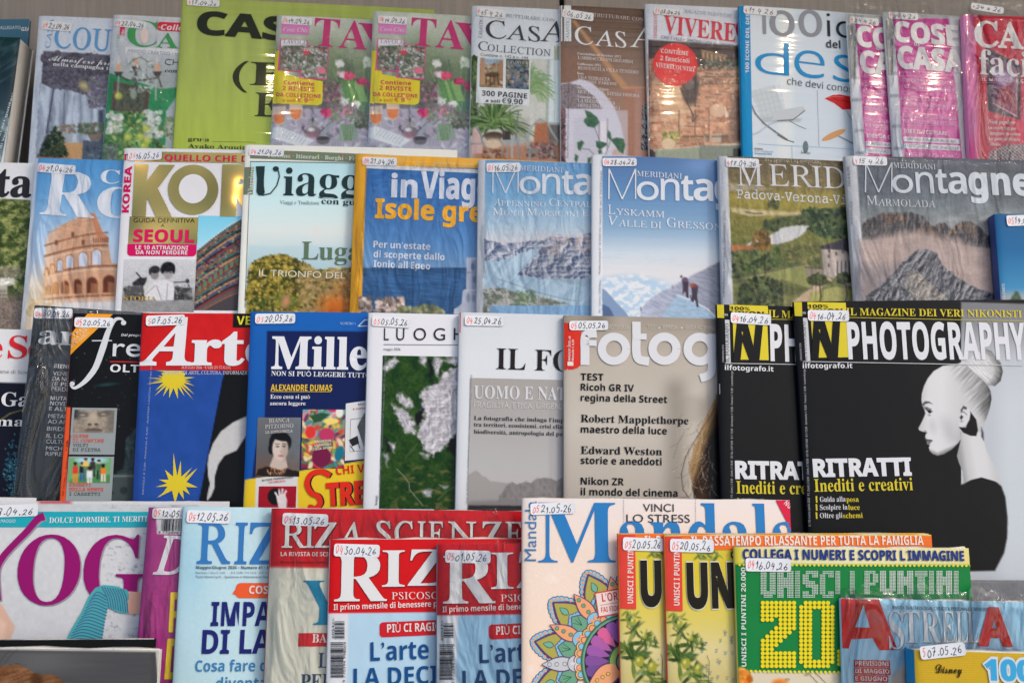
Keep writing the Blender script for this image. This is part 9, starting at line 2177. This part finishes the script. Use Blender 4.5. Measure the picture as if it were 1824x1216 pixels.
23,11,26,4,13,0,12,-2,-6,-70,-22,3,-19,-2,-17,-5,-16,-9,-13,-13,-8,-18,-2,-23,0,-139,115,249,1,47,113,-5,-49,4,-41,12,0,62,48,-17,24,-5,39,0,13,5,7,8,2,9,-4,13,-16,12,-39,18,
-42,22,-14,12,-10,14,-6,17,-2,21,1,18,6,15,9,13,13,11,34,14,45,5,24,-1,24,-4,48,-16,-23,-54,-38,14,-18,5,-33,0,-10,-3,-6,-6,-2,-8,4,-12,16,-11,37,-16,40,-20,15,-11,11,-14,7,
-18,3,-22,-2,-20,-6,-17,-9,-14,-13,-13,-36,-16,116,217,1,26,133,-5,-24,2,-20,6,-17,11,-14,17,-8,23,-3,32,0,131,-35,0,0,32,41,25,21,57,48,0,0,-58,76,0,0,-56,-76,0,0,-131,2,-14,
7,-10,10,-6,13,-1,24,2,23,6,0,-55,-30,-9,117,328,1,29,135,-5,-40,6,-31,18,-12,13,-8,18,-5,21,-1,24,0,178,74,0,0,-159,3,-26,8,-18,13,-12,20,-3,16,1,13,4,10,8,8,10,9,28,3,39,0,
128,75,0,0,-273,-57,0,-10,35,-4,0,-16,-18,-20,-12,-24,-8,118,284,1,12,104,0,-104,273,78,0,53,-155,7,-29,3,-27,2,0,4,27,7,29,53,155,78,0,-104,-273,122,244,1,10,14,0,0,44,126,
172,-119,0,0,57,204,0,0,-48,-123,-168,127,0,0,-57])
read_type('i', [
65,345,2,33,-63,0,2,10,16,2,16,6,15,10,14,14,80,93,185,219,10,0,-12,-311,2,-15,7,-10,14,-6,20,-2,-1,-10,-140,0,2,10,24,2,12,8,7,14,3,24,2,60,-116,0,-7,-2,-6,-4,-37,-45,-19,-25,
-6,-15,2,-9,6,-5,11,-3,16,0,-3,-10,3,107,136,109,0,6,137,66,327,3,34,-25,0,2,10,23,2,14,8,10,13,8,21,62,233,4,25,-2,11,-7,7,-11,4,-17,2,2,10,128,0,35,-2,28,-6,23,-11,16,-14,9,
-19,4,-22,-6,-28,-16,-24,-26,-19,-37,-14,26,-12,18,-18,11,-22,4,-27,-5,-31,-14,-26,-23,-22,-30,-16,-37,-10,-43,-3,19,144,193,47,5,35,16,12,12,8,14,5,16,2,19,-4,23,-12,17,-20,
11,-27,3,-24,-2,-6,-2,-4,-4,-6,-15,-10,-34,-18,-71,1,-5,4,-2,20,114,16,25,1,22,5,19,8,16,12,12,14,9,16,5,19,2,22,-5,29,-15,19,-25,12,-34,4,-23,-2,-7,-3,-3,-6,-30,-112,-4,-21,2,
-9,7,-5,67,351,1,53,163,-8,-41,5,-35,13,-29,20,-21,28,-14,35,-4,40,4,36,11,36,18,35,24,32,28,28,31,23,25,13,26,10,26,6,27,2,31,-4,51,-12,9,3,8,9,10,0,-21,-102,-10,0,0,15,-5,31,
-14,24,-23,14,-31,5,-31,-4,-30,-12,-28,-20,-25,-26,-22,-31,-16,-35,-10,-39,-4,-40,2,-26,5,-23,8,-19,12,-17,14,-14,17,-9,19,-6,21,-2,33,4,31,12,29,19,28,28,10,-9,-32,-34,-34,
-23,-37,-14,68,378,2,28,-27,0,3,10,23,2,14,7,10,13,8,22,63,233,4,25,-2,11,-7,7,-12,4,-17,2,3,10,133,0,46,-4,40,-13,31,-21,24,-29,15,-35,5,-41,-5,-40,-12,-37,-20,-35,-27,-30,
-34,-25,-40,-20,-45,-12,-50,-4,25,127,16,39,5,35,12,29,19,25,25,19,30,14,34,8,36,3,37,-2,27,-5,23,-9,20,-12,16,-16,13,-19,9,-22,6,-25,2,-24,-3,-7,-5,-5,-7,-9,-27,-60,-221,-6,
-30,3,-10,9,-6,69,338,1,56,-25,0,2,10,23,2,14,7,9,13,8,23,63,232,4,25,-2,11,-7,7,-11,4,-17,2,2,10,265,0,-15,-75,-8,0,-2,22,-4,15,-8,10,-13,7,-20,3,-28,1,-42,0,-23,-2,-7,-4,-4,
-6,-8,-22,-27,-101,42,0,32,2,22,9,15,15,9,23,10,0,-35,-123,-9,0,0,34,-3,10,-5,6,-9,4,-29,3,-44,0,-31,-115,-6,-27,2,-9,7,-5,10,-3,52,0,33,1,28,6,23,10,21,15,18,20,16,25,10,0,
-36,-95,70,302,1,49,-23,0,3,10,27,4,9,5,7,8,11,28,62,232,5,25,-3,11,-6,7,-12,4,-18,2,4,10,248,0,-16,-82,-10,0,1,10,-4,26,-10,17,-19,8,-27,4,-40,0,-17,-2,-9,-3,-6,-5,-12,-41,
-22,-86,51,1,18,3,14,6,12,10,9,13,9,17,10,0,-33,-125,-11,0,2,12,-2,29,-7,10,-13,5,-24,2,-39,0,-32,-123,-3,-19,2,-12,7,-6,13,-4,20,-2,-1,-9,71,403,1,67,183,-8,-46,5,-40,13,-33,
21,-24,29,-15,34,-5,41,4,36,11,36,18,35,23,31,28,28,31,23,25,13,27,9,28,6,29,2,33,-4,31,-8,25,-10,13,-3,9,1,7,4,13,16,8,0,-23,-106,-8,0,-11,39,-22,29,-32,19,-40,6,-23,-2,-22,
-5,-20,-10,-19,-12,-34,-35,-27,-45,-17,-50,-6,-49,2,-27,5,-24,10,-21,13,-17,16,-14,19,-10,21,-6,25,-2,25,3,23,8,17,13,9,16,18,70,3,20,-2,10,-8,7,-35,5,2,9,144,0,-3,-9,-28,-5,
-9,-6,-6,-9,-10,-31,-20,-83,-30,-15,-32,-10,-32,-6,72,388,1,70,-25,0,2,10,28,4,8,5,7,8,6,11,5,16,63,233,4,25,-2,11,-7,7,-11,4,-17,2,2,10,138,0,-2,-10,-22,-2,-14,-7,-10,-14,-8,
-23,-21,-77,-2,-11,1,-5,3,-2,12,-2,128,0,12,2,6,9,22,83,4,25,-2,11,-7,7,-12,4,-17,2,3,10,138,0,-3,-10,-23,-2,-13,-7,-10,-14,-7,-21,-62,-232,-4,-15,-1,-11,2,-11,7,-7,11,-4,18,
-2,-3,-10,-138,0,3,10,27,4,9,5,7,8,10,27,28,104,0,12,-3,3,-12,1,-128,0,-12,-2,-5,-8,-28,-104,-4,-15,-1,-11,2,-11,7,-7,11,-4,18,-2,-3,-10,73,182,1,26,-23,0,3,10,27,4,9,5,7,8,11,
27,62,233,5,25,-3,11,-6,7,-12,4,-18,2,4,10,139,0,-2,-10,-23,-2,-13,-7,-10,-14,-8,-21,-62,-232,-5,-26,2,-11,7,-7,11,-4,18,-2,-3,-10,75,338,1,61,-25,0,2,10,28,4,8,5,7,8,6,11,5,
16,63,233,4,25,-2,11,-7,7,-11,4,-17,2,2,10,137,0,-3,-10,-21,-2,-13,-5,-9,-13,-8,-21,-26,-97,-1,-11,3,-1,6,3,123,98,21,21,7,15,-7,10,-22,3,2,10,121,0,-3,-9,-24,-5,-25,-14,-70,
-54,-85,-67,99,-145,14,-19,14,-13,15,-8,18,-2,-2,-10,-148,0,3,10,17,0,10,4,6,5,2,9,-4,13,-10,18,-75,111,-6,4,-5,-2,-2,-5,-30,-111,-4,-21,2,-13,8,-7,13,-3,20,-2,-3,-10,76,334,1,
33,-18,0,2,10,23,2,14,7,10,13,8,22,62,233,5,25,-3,11,-6,7,-12,4,-17,2,2,10,138,0,-4,-9,-19,-3,-14,-7,-10,-13,-8,-21,-60,-224,-7,-31,2,-10,6,-6,11,-3,53,-1,35,1,29,5,22,10,19,
15,17,21,17,28,10,0,-33,-98,77,439,1,47,-27,0,3,10,27,4,8,5,8,8,11,27,65,233,5,25,-3,11,-6,7,-12,4,-17,2,3,10,93,0,36,-265,176,265,95,0,-3,-10,-23,-2,-13,-7,-10,-14,-8,-21,-62,
-232,-5,-26,2,-11,7,-7,12,-4,17,-2,-2,-10,-137,0,2,9,26,5,8,5,8,10,12,33,62,230,-195,-292,-7,0,-39,293,-60,-216,-6,-24,-1,-17,2,-13,6,-7,12,-4,18,-2,-3,-10,78,373,1,40,252,-8,
-137,286,-59,-216,-4,-17,-1,-13,2,-11,7,-6,12,-3,19,-2,-3,-10,-113,0,2,10,21,2,15,7,10,13,8,22,66,239,2,11,-3,11,-7,11,-11,7,-17,3,2,10,73,0,127,-265,55,203,6,30,-3,11,-7,6,
-12,3,-19,2,3,10,113,0,-3,-10,-25,-3,-10,-5,-7,-8,-6,-12,-5,-16,-82,-300,79,385,2,34,149,-8,-38,4,-33,12,-26,19,-20,25,-12,32,-4,37,3,33,10,34,14,33,20,31,23,28,27,24,29,21,31,
15,32,10,33,4,37,-4,33,-12,25,-20,19,-25,12,-32,4,-36,-2,-28,-7,-28,-11,-29,-14,-27,-17,-26,-19,-24,-22,-21,-23,-18,-24,-14,-25,-10,-27,-6,27,150,8,25,3,24,11,23,16,22,22,19,
25,16,29,14,32,10,33,6,34,3,34,-5,39,-14,29,-23,18,-31,6,-27,-4,-27,-12,-26,-19,-23,-25,-21,-31,-18,-35,-11,-28,-12,-55,-1,-28,5,-40,15,-30,24,-18,80,300,2,36,-25,0,2,10,23,2,
14,7,9,13,8,22,63,233,4,25,-2,11,-7,7,-11,4,-17,2,2,10,136,0,32,-2,26,-7,21,-10,14,-15,9,-20,3,-23,-4,-29,-13,-25,-21,-20,-28,-16,-34,-10,-39,-3,-46,0,-6,-2,-3,-4,-30,-112,-2,
-14,3,-12,8,-7,13,-3,21,-2,-3,-10,19,168,182,21,5,18,7,14,11,12,13,8,15,5,18,2,20,-4,27,-12,19,-21,10,-29,4,-13,-1,-9,-4,-6,-9,-6,-15,-28,-106,0,-12,3,-2,82,335,2,42,-25,0,2,
10,23,2,14,8,10,13,8,21,62,233,4,25,-2,11,-7,7,-11,4,-17,2,2,10,147,0,46,-5,33,-15,11,-11,8,-12,5,-15,2,-17,-3,-22,-8,-20,-14,-17,-19,-15,-25,-12,-30,-10,46,-111,11,-24,11,-17,
12,-10,18,-3,-3,-10,-77,0,-69,170,-51,2,-29,-106,-6,-32,2,-12,7,-7,11,-4,22,-1,-3,-10,18,151,186,45,6,34,17,12,12,9,15,5,16,2,19,-2,18,-6,14,-10,12,-14,8,-17,5,-22,2,-20,-3,-7,
-3,-5,-6,-8,-21,-29,-109,83,275,1,61,114,-7,-34,4,-43,13,-6,0,-12,-4,-8,-12,-9,0,17,115,10,0,6,-43,16,-32,25,-19,33,-7,18,2,16,7,13,11,11,14,6,17,3,19,-6,26,-16,26,-39,43,-24,
26,-15,22,-8,21,-2,21,3,25,9,22,15,18,20,14,24,9,28,3,23,-2,45,-12,11,3,8,9,10,0,-16,-101,-8,0,-5,37,-13,28,-20,16,-27,6,-24,-4,-18,-12,-12,-18,-4,-24,2,-15,8,-16,11,-16,36,
-40,24,-26,12,-16,9,-18,5,-19,2,-20,-4,-27,-10,-25,-17,-20,-22,-16,-27,-10,84,312,1,37,37,0,2,10,20,1,13,3,10,7,8,10,14,36,66,244,2,9,-4,6,-10,2,-42,-2,-22,-4,-18,-9,-13,-12,
-11,-17,-8,-22,-11,1,22,83,288,0,-16,-85,-9,0,0,16,-3,23,-9,16,-19,9,-29,3,-21,0,-10,-3,-5,-10,-67,-246,-7,-37,2,-11,8,-6,13,-4,26,-1,-3,-10,85,365,1,58,149,-8,-24,2,-22,5,-19,
8,-16,11,-13,13,-9,16,-6,17,-1,20,2,22,7,29,41,154,4,23,-2,12,-7,7,-14,4,-19,2,2,9,146,0,-2,-9,-26,-3,-14,-9,-11,-17,-8,-24,-37,-140,-9,-38,-3,-24,4,-28,15,-20,22,-13,31,-4,27,
3,24,8,19,13,16,18,14,29,14,47,35,129,6,24,2,19,-3,14,-6,9,-12,5,-19,2,2,9,116,0,-1,-9,-7,0,-24,-6,-16,-18,-7,-18,-8,-29,-38,-144,-15,-43,-17,-33,-21,-25,-25,-16,-31,-9,86,325,
1,27,60,-8,12,302,-2,20,-6,13,-12,7,-24,2,2,10,139,0,-3,-9,-24,-2,-12,-8,-7,-15,-2,-24,-10,-217,175,208,19,26,6,15,-2,8,-6,5,-27,3,2,10,107,0,-5,-10,-14,-3,-14,-10,-34,-37,
-247,-294,89,307,1,43,36,0,3,9,32,5,10,4,7,8,9,23,27,101,-45,123,-18,38,-10,12,-11,8,-14,4,-16,1,3,10,150,0,-4,-10,-31,-5,-7,-6,-2,-10,5,-22,43,-118,81,92,25,31,6,11,2,9,-2,8,
-8,6,-13,3,-18,1,3,10,119,0,-3,-11,-14,-3,-15,-9,-38,-38,-117,-132,-28,-104,-3,-19,2,-11,9,-6,14,-3,23,-1,-3,-9,90,342,1,24,-9,0,0,8,272,319,-93,0,-29,-2,-23,-4,-19,-9,-15,-12,
-13,-16,-11,-22,-9,0,26,84,261,0,0,-5,-273,-321,88,0,55,2,18,3,28,13,12,10,15,20,15,27,10,0,-31,-95,97,254,2,37,37,-6,-17,3,-14,11,-8,17,-3,23,5,41,14,42,22,39,31,34,34,24,36,
8,14,-2,10,-5,8,-9,4,-11,7,21,38,0,-46,-163,-7,-34,2,-5,7,-2,14,8,22,26,7,-6,-20,-27,-18,-18,-18,-11,-15,-4,-9,1,-7,5,-4,7,-1,10,4,25,13,46,-28,-42,-25,-29,-26,-17,22,61,25,12,
2,27,21,13,17,25,40,10,22,8,23,5,22,2,20,-2,13,-4,10,-8,6,-11,2,-24,-7,-22,-18,-20,-29,-17,-38,-11,-40,-4,-36,1,-14,4,-9,7,-6,99,222,1,45,74,-6,-31,6,-24,17,-15,28,-5,36,3,25,
7,24,11,24,16,23,18,19,22,17,35,17,38,6,20,-3,16,-8,10,-12,4,-14,-2,-12,-5,-9,-8,-6,-10,-2,-17,5,-5,15,2,9,10,17,-4,5,-13,2,-26,-6,-24,-15,-22,-25,-16,-31,-11,-34,-4,-32,3,-26,
10,-20,15,-13,19,-4,19,3,20,8,19,14,21,19,8,-8,-26,-26,-26,-18,-26,-11,100,264,2,47,46,-6,-22,4,-17,12,-10,19,-4,26,3,25,8,27,12,28,17,27,19,24,22,22,17,12,18,9,17,5,17,2,24,
-5,14,-12,22,91,2,7,-1,14,-4,5,-26,3,2,9,29,3,47,12,5,-5,-2,-9,-76,-289,-5,-27,3,-8,9,-2,17,9,25,28,8,-6,-22,-27,-18,-18,-17,-11,-17,-4,-12,2,-8,4,-4,9,-2,11,4,26,10,38,-26,
-40,-25,-28,-26,-16,22,68,21,13,2,14,9,14,14,14,18,25,42,18,46,5,21,2,20,-2,13,-5,10,-8,6,-10,2,-25,-6,-25,-18,-23,-29,-19,-38,-14,-41,-4,-34,2,-16,6,-11,9,-8,101,214,2,36,66,
-5,-29,5,-21,16,-14,24,-5,33,2,25,8,25,12,25,15,24,19,21,22,18,35,18,36,7,19,-3,15,-7,9,-12,3,-16,-2,-15,-7,-15,-12,-14,-16,-13,-46,-21,-63,-14,-4,-33,3,-24,9,-16,14,-11,21,-3,
18,3,18,7,20,13,20,19,7,-8,-24,-26,-25,-18,-27,-11,12,48,118,44,11,33,19,20,25,7,29,-4,15,-14,5,-16,-3,-16,-10,-16,-17,-15,-21,-13,-25,103,213,3,49,47,-114,-35,4,-28,12,-17,19,
-6,23,5,21,12,19,20,18,29,16,-17,11,-5,14,2,9,37,38,-16,11,-12,12,-6,15,-2,17,3,24,11,22,16,18,22,15,25,10,28,3,19,-2,51,-15,33,0,0,-22,-35,0,4,-22,-4,-25,-10,-22,-17,-18,-21,
-14,-24,-9,-27,-3,-21,1,-12,-11,-4,-10,10,-13,29,-11,34,-13,26,-14,17,-18,5,-26,-4,-23,-11,-21,-17,-17,-24,-13,-29,-7,20,83,96,15,3,14,10,12,14,10,19,6,21,2,23,-2,16,-7,13,-10,
7,-13,3,-15,-3,-14,-10,-13,-14,-10,-19,-6,-21,-2,-22,2,-18,6,-12,10,-8,17,56,-99,33,4,23,10,14,17,5,23,-2,12,-7,10,-24,16,-28,11,-31,10,-20,-14,-14,-15,-9,-16,-3,-17,4,-22,12,
-16,19,-9,104,300,1,52,227,-5,-19,3,-15,11,-9,15,-3,21,2,28,8,40,11,52,6,26,2,20,-2,13,-4,9,-7,6,-10,2,-15,-3,-14,-7,-15,-12,-14,-16,-24,-39,-13,-36,-27,-128,-46,0,65,309,4,27,
-2,10,-7,7,-11,5,-19,1,5,21,92,0,-20,-92,-9,-41,-11,-42,6,0,21,30,22,21,24,12,25,5,23,-4,17,-10,10,-18,4,-24,-9,-55,-13,-59,-5,-28,-2,-24,4,-18,14,-6,15,2,17,9,9,-14,-32,-22,
105,132,2,15,91,293,-9,2,-9,6,-6,8,0,19,6,9,9,6,9,2,10,-2,8,-6,6,-9,2,-9,-2,-11,-5,-8,-9,-5,28,25,-6,-11,2,-8,5,-4,8,-2,13,9,42,32,116,4,17,-2,8,-6,5,-10,3,-14,1,2,9,57,8,20,5,
4,-2,2,-4,-2,-9,-49,-162,-4,-20,3,-11,8,-4,18,10,25,28,7,-7,-21,-27,-20,-19,-20,-11,108,129,1,27,24,-6,-11,2,-8,5,-5,8,-2,11,12,54,63,233,3,15,-2,10,-5,6,-25,4,1,9,55,8,22,4,4,
-2,2,-3,-3,-11,-78,-285,-5,-25,2,-9,7,-2,16,8,24,27,8,-7,-21,-27,-20,-18,-19,-11,109,410,1,74,305,-6,-11,2,-8,6,-4,9,-2,12,6,35,30,105,5,27,-4,11,-11,4,-14,-4,-15,-9,-18,-16,
-17,-20,-18,-25,-16,-29,-21,-48,-17,-54,-39,0,44,151,6,23,2,18,-4,9,-10,4,-23,-9,-30,-25,-16,-17,-15,-21,-21,-37,-17,-44,-17,-52,-40,0,47,158,9,38,-2,8,-6,6,-25,4,2,9,32,3,45,
10,4,-2,-1,-13,-27,-89,36,45,33,32,31,20,28,6,13,-2,10,-5,5,-9,2,-13,-3,-26,-11,-43,33,43,31,31,30,18,28,6,13,-2,10,-5,5,-10,2,-13,-2,-17,-5,-22,-32,-117,-2,-12,2,-8,7,-3,8,2,
9,8,23,29,7,-8,-19,-28,-18,-19,-19,-12,110,271,1,51,166,-7,-11,2,-8,6,-5,8,-1,12,5,28,15,56,15,56,5,28,-4,12,-9,4,-11,-3,-12,-6,-26,-23,-27,-32,-23,-35,-19,-45,-18,-61,-41,0,
49,165,6,31,-2,8,-4,5,-27,3,2,9,35,5,47,10,2,-2,0,-5,-30,-97,37,45,34,32,30,19,26,7,13,-2,9,-5,5,-9,2,-12,-2,-20,-5,-21,-29,-100,-5,-18,-1,-11,2,-9,8,-3,17,11,22,32,8,-6,-18,
-30,-19,-22,-18,-12,111,261,2,24,79,-6,-34,6,-26,16,-16,26,-6,34,3,28,10,29,16,27,20,24,23,21,26,17,28,10,27,4,35,-6,26,-17,17,-26,6,-33,-3,-26,-8,-25,-13,-25,-16,-23,-20,-21,
-22,-17,-36,-17,22,84,9,20,3,20,12,17,17,16,23,14,25,10,27,6,27,3,26,-3,23,-8,17,-13,10,-19,4,-24,-6,-24,-18,-23,-27,-18,-35,-12,-39,-4,-36,2,-23,9,-17,13,-10,114,166,1,32,-10,
0,44,156,8,37,-2,9,-5,6,-25,4,1,9,56,10,21,5,4,-2,1,-5,-26,-95,27,44,24,32,20,19,17,7,9,-2,7,-5,4,-8,2,-10,-3,-13,-5,-10,-9,-7,-11,-2,-8,1,-7,5,-5,6,-2,9,-30,-37,-26,-46,-22,
-54,-18,-63,115,185,1,51,58,-6,-19,1,-34,10,-8,-2,-4,-6,-9,0,10,82,9,0,4,-31,11,-22,15,-14,20,-4,16,2,13,10,9,13,3,18,-4,18,-12,20,-31,41,-13,24,-3,11,-1,12,4,23,13,19,20,12,
25,5,32,-5,20,-6,8,2,4,7,8,0,-10,-74,-8,0,-6,27,-10,20,-14,12,-19,4,-11,-3,-10,-6,-6,-9,-2,-11,4,-18,14,-21,30,-40,12,-24,6,-25,-3,-19,-7,-17,-12,-15,-15,-11,-18,-8,118,221,1,
32,46,-6,-8,133,-5,45,-6,26,-11,11,-21,4,2,10,54,11,8,1,10,-24,7,-71,6,-96,40,43,31,40,19,31,7,20,-7,11,-11,12,-4,7,0,15,5,7,8,5,9,1,10,-2,7,-6,5,-10,2,-13,-5,-27,-16,-32,-27,
-38,-36,-44,-63,-70,122,198,1,46,107,-6,-22,2,-57,13,-18,3,-15,-4,-21,-12,-4,2,-2,4,8,12,165,180,-30,-3,-17,1,-28,8,-13,2,-11,-2,-9,-4,-7,-7,-7,-11,-7,4,8,23,10,17,12,9,13,4,
22,-2,54,-11,17,-2,13,2,25,13,4,-1,2,-4,-6,-10,-166,-183,29,4,37,-5,16,-4,15,-1,12,2,11,6,9,10,7,15,8,-4,-8,-25,-8,-17,-9,-12,-9,-7,-11,-4])
flush_texts()
for m in MAGS.values(): m.finish()
